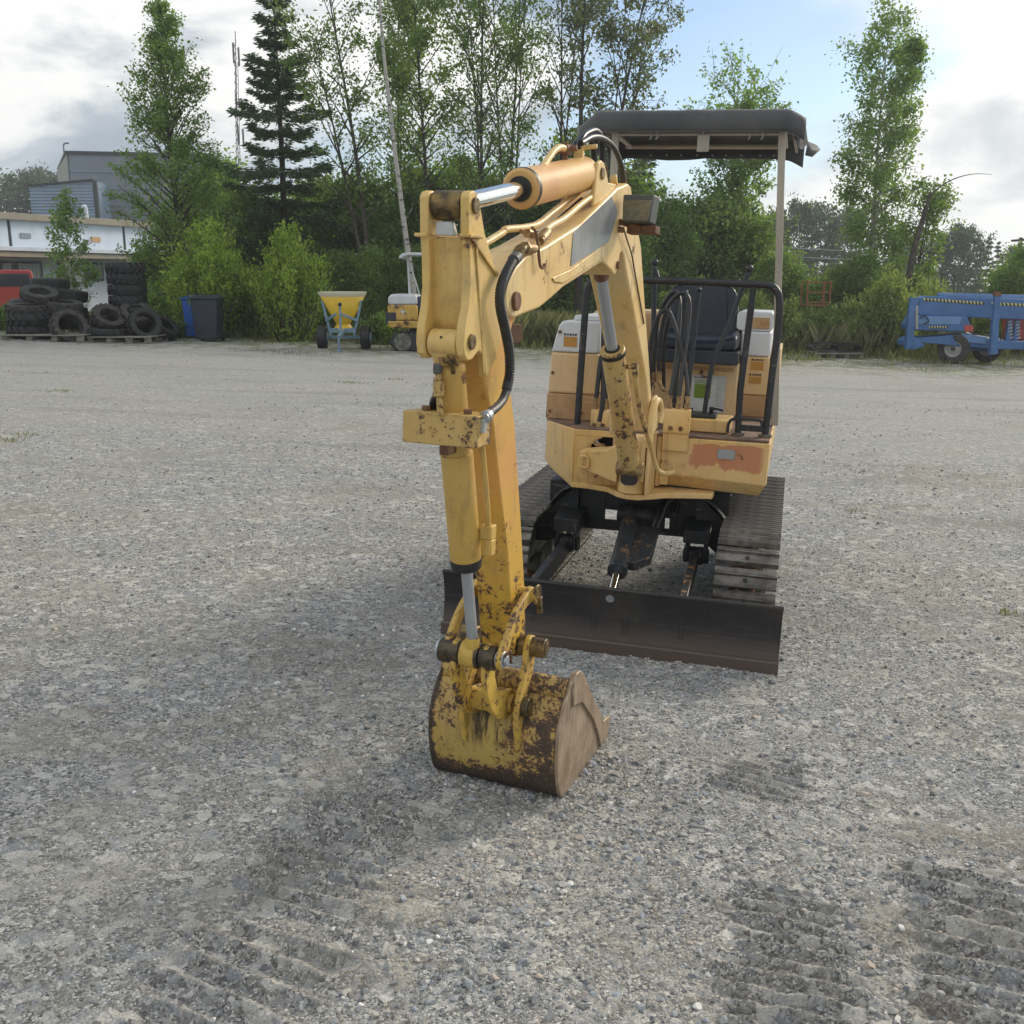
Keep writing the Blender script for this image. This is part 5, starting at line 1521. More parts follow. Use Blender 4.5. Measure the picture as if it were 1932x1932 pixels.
# links between stick, cylinder and bucket
def arc_plate(p0, p1, bow, w0, w1, n=12, bx=0):
    """curved flat link in the y-z plane"""
    p0 = np.array(p0); p1 = np.array(p1); d = p1 - p0; L = np.linalg.norm(d); d = d / L; nrm = np.array((-d[1], d[0]))
    a = []; b = []
    for k in range(n + 1):
        t = k / n
        c = p0 + d * L * t + nrm * bow * math.sin(math.pi * t)
        w = w0 + (w1 - w0) * t - 0.3 * w0 * math.sin(math.pi * t)
        a.append(tuple(c + nrm * w / 2)); b.append(tuple(c - nrm * w / 2))
    e1 = [tuple(p1 + nrm * w1 / 2 * math.cos(q) + d * w1 / 2 * math.sin(q)) for q in np.linspace(0.3, math.pi - 0.3, 7)]
    e0 = [tuple(p0 - nrm * w0 / 2 * math.cos(q) - d * w0 / 2 * math.sin(q)) for q in np.linspace(0.3, math.pi - 0.3, 7)]
    return a + e1 + b[::-1] + e0


pa = (-0.205, 0.515); ps = (0.012, 0.655)
for s in (-1, 1):
    m = MB(); m.prism(arc_plate(pa, ps, 0.035 , 0.062, 0.052), s * 0.078, s * 0.096, 'x'); exb('side_link', m, 'link', bev=0.004, seg=2)
m = MB(); m.cyl((-0.104, ps[0], ps[1]), (0.112, ps[0], ps[1]), 0.022, 20); exb('pin', m, 'link', bev=0.003)
m = MB(); m.cyl((0.104, ps[0] + 0.01, ps[1]), (0.112, ps[0] + 0.01, ps[1]), 0.032, 16); m.bar((0.112, ps[0] + 0.02, ps[1] - 0.01), (0.112, ps[0] + 0.03, ps[1] - 0.065), 0.016, 0.02); exb('pin_retainer', m, 'pin', bev=0.003)
m = MB()
m.cyl((-0.108, *pa), (-0.040, *pa), 0.037, 28); m.cyl((-0.038, *pa), (0.022, *pa), 0.040, 28); m.cyl((0.024, *pa), (0.072, *pa), 0.037, 28)
JT = exb('link_joint', m, 'grease', bev=0.004)
m = MB(); m.cyl((-0.036, *pa), (0.012, *pa), 0.0415, 28); exb('joint_collar', m, 'link', JT, bev=0.003)
m = MB(); m.cyl((0.072, *pa), (0.098, *pa), 0.026, 24); m.cyl((0.098, *pa), (0.108, *pa), 0.018, 6); m.cyl((-0.118, *pa), (-0.106, *pa), 0.030, 24); exb('joint_pin', m, 'rod_dull', JT, bev=0.003)
m = MB(); m.tube(spl([(0.100, pa[0] - 0.01, pa[1] + 0.012), (0.112, pa[0] + 0.0, pa[1] + 0.03), (0.108, pa[0] + 0.02, pa[1] + 0.015), (0.11, pa[0] + 0.02, pa[1] - 0.015)], 5), 0.004, 8); exb('split_pin', m, 'rust', JT)
pb = (-0.030, 0.305)
def hook(p):
    return p
hk = [(-0.236, 0.530), (-0.222, 0.552), (-0.195, 0.556), (-0.172, 0.535), (-0.165, 0.500), (-0.160, 0.440), (-0.135, 0.390), (-0.090, 0.362), (-0.045, 0.352), (-0.005, 0.345), (0.012, 0.315), (0.005, 0.280), (-0.020, 0.262), (-0.060, 0.262), (-0.120, 0.285), (-0.175, 0.330), (-0.215, 0.395), (-0.236, 0.460)]
for x0, x1 in ((-0.066, -0.048), (0.034, 0.052)):
    m = MB(); m.prism(hk, x0, x1, 'x'); exb('bucket_link', m, 'link', bev=0.005, seg=3)
m = MB(); m.cyl((-0.050, -0.085, 0.325), (0.036, -0.085, 0.325), 0.034, 24); m.cyl((-0.066, *pb), (0.066, *pb), 0.030, 24); exb('link_spacer', m, 'link', bev=0.003)

# ================================================================== BUCKET
# curve of the shell in (y, z): from the lip (cutting edge) round the heel to the top tube
shell = [(0.470, 0.020), (0.36, -0.002), (0.24, -0.012), (0.12, -0.015), (0.050, -0.013), (0.010, 0.002), (-0.020, 0.040), (-0.041, 0.105), (-0.050, 0.165), (-0.048, 0.225), (-0.030, 0.275), (0.000, 0.318), (0.030, 0.345)]
shp = spl([(a, b, 0) for a, b in shell], 4)
BW = 0.212
m = MB()
th = 0.010
rings = []
for i, (y, z, _) in enumerate(shp):
    a = np.array(shp[max(0, i - 1)][:2]); b = np.array(shp[min(len(shp) - 1, i + 1)][:2])
    d = (b - a) / np.linalg.norm(b - a); nrm = np.array((-d[1], d[0]))
    # d runs from lip to top; the inside of the bucket is on the +nrm side flipped
    q = np.array((y, z)) - nrm * th * -1
    if True:
        q = np.array((y, z)) + nrm * (-th)
    rings.append([(-BW, y, z), (BW, y, z), (BW, q[0], q[1]), (-BW, q[0], q[1])])
m.rings(rings)
BK = exb('bucket', m, 'bucket', bev=0.002)
side = [(0.055, 0.372), (0.075, 0.395), (0.110, 0.392), (0.150, 0.370), (0.275, 0.240), (0.400, 0.120), (0.470, 0.030), (0.470, 0.010), (0.40, -0.004)] + [(y, z) for y, z, _ in shp[5:-2]] + [(0.035, 0.350)]
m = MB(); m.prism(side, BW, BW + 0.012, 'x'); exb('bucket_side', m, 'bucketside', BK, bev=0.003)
m = MB(); m.prism(side, -BW - 0.012, -BW, 'x'); exb('bucket_side', m, 'bucket', BK, bev=0.003)
# thicker side cutter along the mouth edge
cut = [(0.055, 0.372), (0.075, 0.397), (0.112, 0.395), (0.152, 0.372), (0.277, 0.242), (0.402, 0.122), (0.474, 0.032), (0.410, 0.000), (0.375, 0.060), (0.300, 0.150), (0.160, 0.268), (0.10, 0.285), (0.062, 0.290)]
for s in (-1, 1):
    m = MB(); m.prism(cut, s * (BW + 0.010), s * (BW + 0.021), 'x'); exb('side_cutter', m, 'bucketside' if s > 0 else 'bucket', BK, bev=0.003)
m = MB(); m.cyl((-BW, 0.045, 0.352), (BW, 0.045, 0.352), 0.036, 28); exb('top_tube', m, 'bucket', BK)
m = MB(); m.box(-BW, BW, 0.42, 0.52, 0.006, 0.024); exb('cutting_edge', m, 'bucketside', BK, bev=0.003)
for x in (-0.175, -0.06, 0.06, 0.175):
    m = MB(); m.rings([[(x - 0.025, 0.49, 0.0), (x + 0.025, 0.49, 0.0), (x + 0.025, 0.49, 0.038), (x - 0.025, 0.49, 0.038)], [(x - 0.020, 0.55, 0.006), (x + 0.020, 0.55, 0.006), (x + 0.020, 0.55, 0.030), (x - 0.020, 0.55, 0.030)], [(x - 0.016, 0.60, 0.014), (x + 0.016, 0.60, 0.014), (x + 0.016, 0.60, 0.018), (x - 0.016, 0.60, 0.018)]])
    exb('tooth', m, 'bucketside', BK, bev=0.002)
m = MB(); m.prism([(0.405, 0.02), (0.42, 0.095), (0.465, 0.090), (0.520, 0.080), (0.498, 0.035), (0.478, 0.0)], BW + 0.010, BW + 0.020, 'x'); exb('side_tooth', m, 'bucketside', BK, bev=0.003)
# ears
ear = [(0.020, 0.522), (0.045, 0.512), (0.060, 0.485), (0.055, 0.450), (0.040, 0.400), (0.020, 0.345), (0.050, 0.335), (0.030, 0.300), (-0.020, 0.245), (-0.046, 0.200), (-0.060, 0.155), (-0.068, 0.200), (-0.086, 0.255), (-0.090, 0.300), (-0.080, 0.335), (-0.050, 0.372), (-0.030, 0.430), (-0.018, 0.490), (-0.005, 0.515)]
for s in (-1, 1):
    m = MB(); m.prism(ear, s * 0.082, s * 0.100, 'x'); exb('bucket_ear', m, 'link', BK, bev=0.004, seg=2)
    m = MB(); m.cyl((s * 0.098, -0.040, 0.305), (s * 0.122, -0.040, 0.305), 0.032, 24); exb('ear_boss', m, 'grease', BK, bev=0.003)
    m = MB(); m.cyl((s * 0.098, 0.020, 0.484), (s * 0.146, 0.020, 0.484), 0.031, 28); exb('ear_boss', m, 'pin', BK, bev=0.003)
    m = MB(); m.cyl((s * 0.060, 0.020, 0.484), (s * 0.084, 0.020, 0.484), 0.034, 24); exb('pin_spacer', m, 'pin', BK, bev=0.003)
    m = MB(); m.cyl((s * 0.146, 0.020, 0.484), (s * 0.149, 0.020, 0.484), 0.020, 20); m.cyl((s * 0.122, -0.040, 0.305), (s * 0.125, -0.040, 0.305), 0.020, 20); exb('pin', m, 'pin', BK, bev=0.001)

# ================================================================== VEGETATION
def leaf_mat(name, col, col2, trans=0.35, tcol=None):
    m = bpy.data.materials.new(name); m.use_nodes = True
    t = NT(m.node_tree)
    rn = t.n('ShaderNodeNewGeometry').outputs['Random Per Island']
    pos = t.n('ShaderNodeNewGeometry').outputs['Position']
    cl = t.noise(pos, 0.9, 4, 0.6)
    f = t.math('ADD', t.math('MULTIPLY', rn, 0.55), t.math('MULTIPLY', cl, 0.45))
    c = t.ramp(f, [(0.18, tuple(a * 0.62 for a in col)), (0.45, col), (0.78, col2)])
    d = t.n('ShaderNodeBsdfPrincipled', ins={'Base Color': c, 'Roughness': 0.5, 'Specular IOR Level': 0.35})
    tl = t.n('ShaderNodeBsdfTranslucent', ins={'Color': t.mix(1.0, c, (1.5, 1.65, 0.7), 'MULTIPLY')})
    ms = t.n('ShaderNodeMixShader', ins={0: trans})
    t.link(d.outputs[0], ms.inputs[1]); t.link(tl.outputs[0], ms.inputs[2])
    t.link(ms.outputs[0], t.n('ShaderNodeOutputMaterial').inputs[0])
    return m


LM = {
    'fresh': leaf_mat('leaves_fresh', (0.155, 0.235, 0.070), (0.225, 0.300, 0.100), 0.45),
    'mid': leaf_mat('leaves_mid', (0.155, 0.240, 0.084), (0.220, 0.305, 0.116), 0.55),
    'dark': leaf_mat('leaves_dark', (0.160, 0.240, 0.082), (0.225, 0.305, 0.110), 0.55),
    'willow': leaf_mat('leaves_willow', (0.225, 0.330, 0.055), (0.380, 0.450, 0.100), 0.48),
    'yellowish': leaf_mat('leaves_yellowish', (0.200, 0.260, 0.085), (0.310, 0.345, 0.130), 0.42),
    'olive': leaf_mat('leaves_olive', (0.120, 0.150, 0.070), (0.180, 0.200, 0.105)),
    'needle': leaf_mat('spruce_needles', (0.065, 0.115, 0.060), (0.120, 0.175, 0.080), 0.2),
    'farneedle': leaf_mat('far_needles', (0.075, 0.120, 0.080), (0.120, 0.175, 0.110), 0.25),
    'grass': leaf_mat('grass_blades', (0.140, 0.165, 0.055), (0.270, 0.250, 0.110), 0.35),
    'straw': leaf_mat('reed_blades', (0.150, 0.160, 0.075), (0.280, 0.260, 0.140), 0.30),
}
BARK = pbr('grey_bark', (0.095, 0.082, 0.068), 0.9, var=0.3, vscale=9, bump=0.6)
DBARK = pbr('dark_bark', (0.050, 0.042, 0.036), 0.9, var=0.3, vscale=9, bump=0.6)


def birch_bark():
    m = bpy.data.materials.new('birch_bark'); m.use_nodes = True
    t = NT(m.node_tree)
    oc = t.n('ShaderNodeTexCoord').outputs['Object']
    sv = t.n('ShaderNodeVectorMath', operation='MULTIPLY', ins={0: oc, 1: (3, 3, 9)}).outputs[0]
    n = t.noise(sv, 1.0, 6, 0.7)
    c = t.mix(t.sstep(n, 0.52, 0.64), (0.42, 0.40, 0.37), (0.06, 0.055, 0.05))
    b = t.n('ShaderNodeBsdfPrincipled', ins={'Base Color': c, 'Roughness': 0.8})
    t.link(b.outputs[0], t.n('ShaderNodeOutputMaterial').inputs[0])
    return m


BIRCH = birch_bark()


def cards(C, size, rng, aspect=0.6, up=0.0, axis=None, bend=0.0):
    """rhombic leaf faces at centres C; axis: long direction per leaf (Nx3) or None for random"""
    n = len(C)
    if axis is None:
        a = rng.normal(size=(n, 3)); a[:, 2] *= (1 - up)
    else:
        a = axis + rng.normal(0, 0.25, (n, 3))
    a /= np.linalg.norm(a, axis=1)[:, None] + 1e-9
    b = np.cross(a, rng.normal(size=(n, 3)))
    b /= np.linalg.norm(b, axis=1)[:, None] + 1e-9
    s = (size * np.exp(rng.normal(0, 0.25, n)))[:, None]
    V = np.stack([C - a * s, C + b * s * aspect, C + a * s, C - b * s * aspect], 1).reshape(-1, 3)
    F = np.arange(4 * n).reshape(n, 4)
    return V, F


def stems_mesh(name, paths, mat, parent, n=5):
    m = MB()
    for pts, rs in paths:
        m.tube(pts, rs, n, caps=False)
    me = bpy.data.meshes.new(name); me.from_pydata(m.v, [], m.f)
    me.polygons.foreach_set('use_smooth', [True] * len(me.polygons)); me.materials.append(mat)
    o = bpy.data.objects.new(name, me); COL.objects.link(o); o.parent = parent
    return o


def lerp(a, b, t):
    return a + (b - a) * t


def broadleaf(name, base, H, prof, label, cat='tree', group=None, leaves=7000, leaf=0.06, mat='mid', bark=BARK, seed=1, t0=0.15, limbs=46,
              lean=(0, 0), el=(25, 60), r0=None, droop=0.0, clump=0.16, twigs=5, wig=0.03, fork=0, twlen=0.38):
    """base: ground point; prof: [(height fraction, radius m)...]"""
    rng = np.random.default_rng(seed); rr = random.Random(seed)
    root = empty(name, Matrix.Translation(base), label, cat, group)
    r0 = r0 or H * 0.011
    ph = [p[0] for p in prof]; pr_ = [p[1] for p in prof]
    tips = []
    paths = []
    stems = []
    for k in range(1 + fork):
        pts = []
        sx = lean[0] + (rr.uniform(-1, 1) * H * 0.07 if k else 0); sy = lean[1] + (rr.uniform(-1, 1) * H * 0.05 if k else 0)
        ph1 = rr.uniform(0, 6); hk = H * (1 if k == 0 else rr.uniform(0.75, 0.97))
        for i in range(13):
            t = i / 12
            pts.append(Vector((sx * t ** 1.3 + wig * H * 0.3 * math.sin(ph1 + 5 * t) * t, sy * t ** 1.3 + wig * H * 0.3 * math.cos(ph1 * 2 + 4 * t) * t, hk * t)))
        paths.append((pts, [max(0.008, r0 * (0.8 if k else 1) * (1 - t / 12.6)) for t in range(13)]))
        stems.append((pts, hk))
    seg = []
    for i in range(limbs):
        pts, hk = stems[i % len(stems)]
        t = t0 + (0.985 - t0) * ((i + rr.random()) / limbs) ** 0.9
        f = t * 12; k = min(11, int(f))
        p0 = pts[k].lerp(pts[k + 1], f - k)
        R = np.interp(p0.z / H, ph, pr_)
        az = i * 2.39996 + rr.uniform(-0.5, 0.5)
        e = math.radians(rr.uniform(*el)) * (0.75 + 0.5 * t)
        e = min(e, math.radians(75))
        L = R * rr.uniform(0.65, 1.12) / max(0.35, math.cos(e))
        L = min(L, R * 2.2)
        d = Vector((math.cos(az) * math.cos(e), math.sin(az) * math.cos(e), math.sin(e)))
        q = []
        for j in range(6):
            s = j / 5
            q.append(p0 + d * L * s + Vector((0, 0, -droop * L * s * s)) + Vector((rr.uniform(-1, 1), rr.uniform(-1, 1), rr.uniform(-1, 1))) * 0.03 * L * s)
        rb = max(0.010, r0 * 0.42 * (1 - t) + 0.010)
        paths.append((q, [rb * (1 - 0.85 * j / 5) for j in range(6)]))
        seg.append((q[3], q[5], L * 0.5))
        for w_ in range(twigs):
            s = rr.uniform(0.25, 0.97); ff = s * 5; kk = min(4, int(ff)); a = q[kk].lerp(q[kk + 1], ff - kk)
            td = (d + Vector((rr.gauss(0, 0.75), rr.gauss(0, 0.75), rr.gauss(0.1, 0.5)))).normalized()
            tl_ = L * twlen * rr.uniform(0.5, 1.2)
            b = a + td * tl_ + Vector((0, 0, -droop * tl_ * 1.6))
            paths.append(([a, a.lerp(b, 0.5) + Vector((0, 0, 0.04 * tl_)), b], [0.007, 0.005, 0.003]))
            seg.append((a, b, tl_))
    stems_mesh('trunk', paths, bark, root, 5)
    A = np.array([s[0] for s in seg]); B_ = np.array([s[1] for s in seg]); Ls = np.array([s[2] for s in seg]) + 0.05
    # a few twigs carry many leaves, some hardly any
    wgt = Ls * np.exp(rng.normal(0, 1.0, len(Ls)))
    idx = rng.choice(len(seg), leaves, p=wgt / wgt.sum())
    tt = rng.beta(2.2, 1.2, leaves)[:, None]
    C = A[idx] * (1 - tt) + B_[idx] * tt + rng.normal(0, clump, (leaves, 3)) * np.array([1, 1, 0.8])
    if droop > 0.15:
        C[:, 2] -= rng.exponential(0.28 * droop * 2, leaves)
    V, F = cards(C, leaf, rng)
    mesh_np('crown', V, F, LM[mat], root)
    return root


def spruce(name, base, H, R, label, group=None, mat='needle', seed=1, z0=0.12, dens=1.0, gap=0.30, leaf=0.055, sparse_top=0.0, cat='tree'):
    rng = np.random.default_rng(seed); rr = random.Random(seed)
    root = empty(name, Matrix.Translation(base), label, cat, group)
    paths = [([Vector((0, 0, 0)), Vector((0.01 * H * 0.3, 0, H * 0.5)), Vector((0, 0, H))], [H * 0.013, H * 0.008, 0.01])]
    Cs = []; Ax = []
    z = H * z0
    while z < H * 0.985:
        t = (z / H - z0) / (1 - z0)
        Lm = R * (1 - t) ** 0.85 * (0.80 + 0.2 * math.sin(t * 40 + seed)) + 0.06
        nb = 7 if t < 0.8 else 5
        off = rr.uniform(0, 6.28)
        for k in range(nb):
            az = off + k * 2 * math.pi / nb + rr.uniform(-0.25, 0.25)
            L = Lm * rr.uniform(0.62, 1.18)
            up = 0.25 + 0.55 * t
            q = []
            for j in range(6):
                s = j / 5
                rr_xy = L * s
                zz = z + L * (up * s * 0.35 - 0.62 * (1 - t) * s * (1 - 0.62 * s))
                q.append(Vector((math.cos(az) * rr_xy, math.sin(az) * rr_xy, zz)))
            paths.append((q, [0.016 * (1 - t) + 0.006, 0.012, 0.010, 0.008, 0.006, 0.003]))
            n = int(26 * dens * (L / 1.0) + 8)
            s = rng.beta(1.5, 1.0, n) * 0.95 + 0.05
            P_ = np.array(q); f = s * 5; kk = np.minimum(4, f.astype(int)); fr = (f - kk)[:, None]
            c = P_[kk] * (1 - fr) + P_[kk + 1] * fr
            side = rng.normal(0, 0.30, n) * (1.1 - s) * L * 0.7
            lat = np.array([-math.sin(az), math.cos(az), 0.0])
            c = c + side[:, None] * lat
            c[:, 2] -= np.abs(side) * 0.35 + rng.exponential(0.035, n) * (1.2 - t)
            Cs.append(c)
            d = np.array([math.cos(az), math.sin(az), -0.25]) + lat * np.sign(side)[:, None] * 0.7
            Ax.append(d)
        z += gap * rr.uniform(0.75, 1.25) * (1 - 0.35 * t)
    stems_mesh('trunk', paths, DBARK, root, 4)
    C = np.concatenate(Cs); A = np.concatenate(Ax)
    C = np.repeat(C, 3, 0) + rng.normal(0, 0.05, (len(C) * 3, 3)); A = np.repeat(A, 3, 0)
    V, F = cards(C, leaf * 1.25, rng, 0.28, axis=A)
    mesh_np('crown', V, F, LM[mat], root)
    return root


def bush(name, base, H, R, label, group=None, mat='fresh', seed=1, stems=42, leaves=6000, leaf=0.045, spread=0.62, cat='bush', wisp=0.3):
    """many upright shoots fanning out of one foot"""
    rng = np.random.default_rng(seed); rr = random.Random(seed)
    root = empty(name, Matrix.Translation(base), label, cat, group)
    paths = []; A = []; B_ = []
    for k in range(stems):
        az = rr.uniform(0, 6.28); rad = R * math.sqrt(rr.random())
        e = rad / R
        top = H * (1 - 0.42 * e ** 2.2) * rr.uniform(0.72, 1.06)
        p0 = Vector((math.cos(az) * rad * (1 - spread), math.sin(az) * rad * (1 - spread), 0))
        p3 = Vector((math.cos(az) * rad * 1.02, math.sin(az) * rad * 1.02, top))
        pts = [p0, p0.lerp(p3, 0.33) + Vector((math.cos(az), math.sin(az), 0)) * 0.12 * R * e, p0.lerp(p3, 0.68) + Vector((math.cos(az), math.sin(az), 0)) * 0.12 * R * e, p3]
        paths.append((pts, [0.018, 0.013, 0.008, 0.003]))
        for i in range(3):
            A.append(pts[i]); B_.append(pts[i + 1])
        for w_ in range(4):
            s = rr.uniform(0.15, 0.9); a = pts[1].lerp(pts[3], s)
            b = a + Vector((rr.gauss(0, 1) * 0.16 * R + math.cos(az) * 0.14 * R, rr.gauss(0, 1) * 0.16 * R + math.sin(az) * 0.14 * R, rr.uniform(0.05, 0.22) * H * 0.6))
            paths.append(([a, b], [0.006, 0.003])); A.append(a); B_.append(b)
    stems_mesh('stems', paths, BARK, root, 4)
    A = np.array(A); B_ = np.array(B_)
    Ls = np.linalg.norm(B_ - A, axis=1) * np.exp(rng.normal(0, 0.35, len(A))) * (0.35 + 0.65 * (A[:, 2] + B_[:, 2]) / (2 * H))
    idx = rng.choice(len(A), leaves, p=Ls / Ls.sum())
    tt = rng.random(leaves)[:, None]
    C = A[idx] * (1 - tt) + B_[idx] * tt + rng.normal(0, 0.075, (leaves, 3)) * (0.6 + 0.4 * H / 3)
    C[:, 2] = np.maximum(C[:, 2], 0.03)
    ax = (B_ - A)[idx] + np.array([0, 0, 0.3])
    V, F = cards(C, leaf, rng, 0.42, axis=ax / (np.linalg.norm(ax, axis=1)[:, None] + 1e-6) + rng.normal(0, 0.55, (leaves, 3)))
    mesh_np('foliage', V, F, LM[mat], root)
    return root


def ground_at(u, Y, v=700):
    d = ray(u, v); x = d.x / d.y * Y
    return Vector((x, Y, gz(x, Y) - 0.03))


def topz(u, v, Y):
    return at(u, v, Y).z


def hgt(u, v, Y):
    return topz(u, v, Y) - ground_at(u, Y, v).z


def pxm(Y):
    return Y / 1900.0           # metres per 1932-picture pixel near the horizon


# --- single tall trees
Y = 28
broadleaf('birch_tree', ground_at(304, Y, 4), hgt(304, 4, Y), [(0, 0.7), (0.15, 1.5), (0.32, 1.50), (0.5, 1.15), (0.68, 0.78), (0.85, 0.42), (1, 0.05)],
          'tall narrow birch with pointed crown rising in front of the grey hall', leaves=24000, leaf=0.038, mat='mid', bark=BARK, seed=21, t0=0.05, limbs=150, el=(35, 60), r0=0.07, lean=(0, 0), droop=0.06, clump=0.10, twlen=0.3)
Y = 31
spruce('spruce_tree', ground_at(516, Y, 0), hgt(515, -60, Y), 2.75, 'tall dark spruce with drooping branches left of the birches', seed=4, z0=0.10, gap=0.50, dens=3.0, leaf=0.060)
Y = 30
broadleaf('birch_tree', ground_at(700, Y, 400), hgt(640, -110, Y), [(0, 0.1), (0.3, 0.9), (0.55, 1.1), (0.8, 1.0), (1, 0.5)], 'sparse birch with bare upper twigs leaning left, beside the spruce',
          leaves=5600, leaf=0.046, mat='fresh', seed=31, t0=0.30, limbs=44, lean=(-1.05, 0), el=(30, 60), r0=0.10, fork=1, clump=0.14)
broadleaf('birch_tree', ground_at(805, Y + 1, 100), hgt(790, -130, Y), [(0, 0.2), (0.25, 1.0), (0.5, 1.15), (0.75, 1.0), (1, 0.3)], 'dense bright green birch directly left of the boom head',
          leaves=15000, leaf=0.048, mat='fresh', seed=32, t0=0.22, limbs=60, lean=(-0.3, 0), el=(30, 62), r0=0.09, clump=0.18)
broadleaf('birch_tree', ground_at(748, Y + 2, 100), hgt(735, -90, Y), [(0, 0.2), (0.25, 0.8), (0.5, 1.0), (0.75, 0.75), (1, 0.2)], 'thin light birch behind the pale leaning trunk',
          leaves=5600, leaf=0.046, mat='fresh', seed=33, t0=0.3, limbs=40, el=(30, 62), r0=0.07, clump=0.16, fork=1)
# pale leaning trunk
root = empty('bare_trunk', Matrix.Translation(ground_at(792, 26.5)), 'pale thin bare trunk leaning left in front of the green birches', 'tree')
bse = root.matrix_world.translation
pp = [at(u, v, 26.5) - bse for u, v in ((712, -60), (722, 80), (735, 200), (748, 310), (762, 420), (776, 520), (792, 640))]
stems_mesh('trunk', [(spl([tuple(p) for p in pp], 4), [0.028 + 0.055 * k / 24 for k in range(25)])] + [([pp[k] * 1.0, pp[k] + Vector((dx, 0.1, 0.35))], [0.010, 0.004]) for k, dx in ((0, 0.3), (1, 0.25), (1, -0.2), (2, -0.15), (4, 0.2))], BIRCH, root, 8)
broadleaf('aspen_tree', ground_at(908, Y, 200), hgt(915, -150, Y), [(0, 0.1), (0.3, 0.8), (0.55, 1.1), (0.8, 1.05), (1, 0.4)], 'loose aspen with thin dark stem just right of the boom head',
          leaves=7600, leaf=0.047, mat='fresh', seed=41, t0=0.27, limbs=54, lean=(0.1, 0), el=(35, 65), r0=0.08, clump=0.15, fork=1)
broadleaf('aspen_tree', ground_at(957, Y + 1, 100), hgt(995, -150, Y), [(0, 0.1), (0.3, 0.8), (0.5, 1.15), (0.8, 1.2), (1, 0.5)], 'open many-stemmed aspen above the arm cylinder',
          leaves=8600, leaf=0.047, mat='mid', seed=42, t0=0.30, limbs=60, lean=(0.35, 0), el=(35, 65), r0=0.085, clump=0.14, fork=2)
broadleaf('aspen_tree', ground_at(1053, Y + 2, 200), hgt(1065, -120, Y), [(0, 0.1), (0.35, 0.5), (0.55, 0.75), (0.8, 0.8), (1, 0.3)], 'slim pale-stemmed aspen left of the black canopy',
          leaves=4300, leaf=0.047, mat='olive', seed=43, t0=0.35, limbs=46, lean=(0.2, 0), el=(40, 70), r0=0.085, clump=0.13, fork=1)
broadleaf('aspen_tree', ground_at(1125, Y + 1, 300), hgt(1200, -140, Y), [(0, 0.1), (0.40, 0.7), (0.62, 1.35), (0.8, 1.75), (1, 0.9)], 'wide aspen with clumped olive leaves over the canopy roof',
          leaves=11000, leaf=0.052, mat='olive', seed=44, t0=0.36, limbs=64, lean=(1.5, 0), el=(30, 60), r0=0.10, clump=0.15, fork=3, twlen=0.34)
broadleaf('aspen_tree', ground_at(1095, Y - 1, 224), hgt(1108, -120, Y), [(0, 0.1), (0.5, 0.3), (0.8, 0.5), (1, 0.2)], 'tall dark nearly bare trunk at the canopy corner',
          leaves=900, leaf=0.055, mat='olive', seed=45, t0=0.5, limbs=16, lean=(0.15, 0), el=(40, 70), r0=0.13, bark=DBARK, clump=0.12)
Y = 34
broadleaf('aspen_tree', ground_at(1376, Y, 330), hgt(1395, 150, Y), [(0, 0.1), (0.40, 0.8), (0.60, 1.4), (0.85, 1.4), (1, 0.7)], 'spreading aspen seen under and over the canopy roof',
          leaves=7800, leaf=0.055, mat='mid', seed=46, t0=0.36, limbs=56, lean=(0.2, 0), el=(25, 55), r0=0.10, clump=0.14, fork=2)
broadleaf('aspen_tree', ground_at(1345, Y + 1, 400), hgt(1440, 235, Y), [(0, 0.1), (0.45, 0.5), (0.7, 1.0), (1, 0.6)], 'leaning aspen seen beneath the canopy roof',
          leaves=3600, leaf=0.055, mat='mid', seed=47, t0=0.4, limbs=34, lean=(1.4, 0), el=(25, 55), r0=0.09, clump=0.14)
Y = 31
broadleaf('birch_tree', ground_at(1676, Y, 0), hgt(1688, -8, Y), [(0, 0.4), (0.2, 0.90), (0.42, 1.05), (0.65, 1.05), (0.85, 0.85), (1, 0.30)], 'tallest weeping birch, right of the excavator canopy',
          leaves=21000, leaf=0.047, mat='mid', bark=BIRCH, seed=51, t0=0.10, limbs=100, lean=(0.15, 0), el=(20, 55), r0=0.085, droop=0.30, clump=0.13, fork=1)
broadleaf('birch_tree', ground_at(1722, Y + 1, 450), hgt(1742, 360, Y), [(0, 0.3), (0.3, 0.7), (0.7, 0.75), (1, 0.2)], 'short birch leaning on the broken grey trunk',
          leaves=4200, leaf=0.052, mat='fresh', seed=52, t0=0.2, limbs=40, lean=(0.5, 0), el=(30, 60), r0=0.06, clump=0.14)
root = empty('dead_tree', Matrix.Translation(ground_at(1700, 30)), 'broken grey trunk with one long bare branch arching right', 'tree')
bse = root.matrix_world.translation
tp = [at(u, v, 30) - bse for u, v in ((1700, 640), (1712, 540), (1725, 468), (1738, 425), (1750, 385), (1755, 362))]
bp_ = [at(u, v, 30) - bse for u, v in ((1750, 378), (1765, 360), (1785, 345), (1810, 334), (1840, 328), (1872, 329))]
stems_mesh('trunk', [(tp, [0.12, 0.105, 0.09, 0.075, 0.055, 0.02]), (spl([tuple(p) for p in bp_], 3), [0.028 - 0.0015 * k for k in range(16)])], BARK, root, 7)

# --- spruces further back
for u, v, Y, R, sd in ((1218, 262, 37, 2.1, 61), (612, 350, 36, 1.9, 62)):
    spruce('spruce_tree', ground_at(u, Y, v), hgt(u, v, Y), R, {61: 'dark spruce showing between the boom and the canopy', 62: 'low dark spruce in the thicket behind the hopper spreader'}[sd], seed=sd, z0=0.05, gap=0.36, dens=1.7)

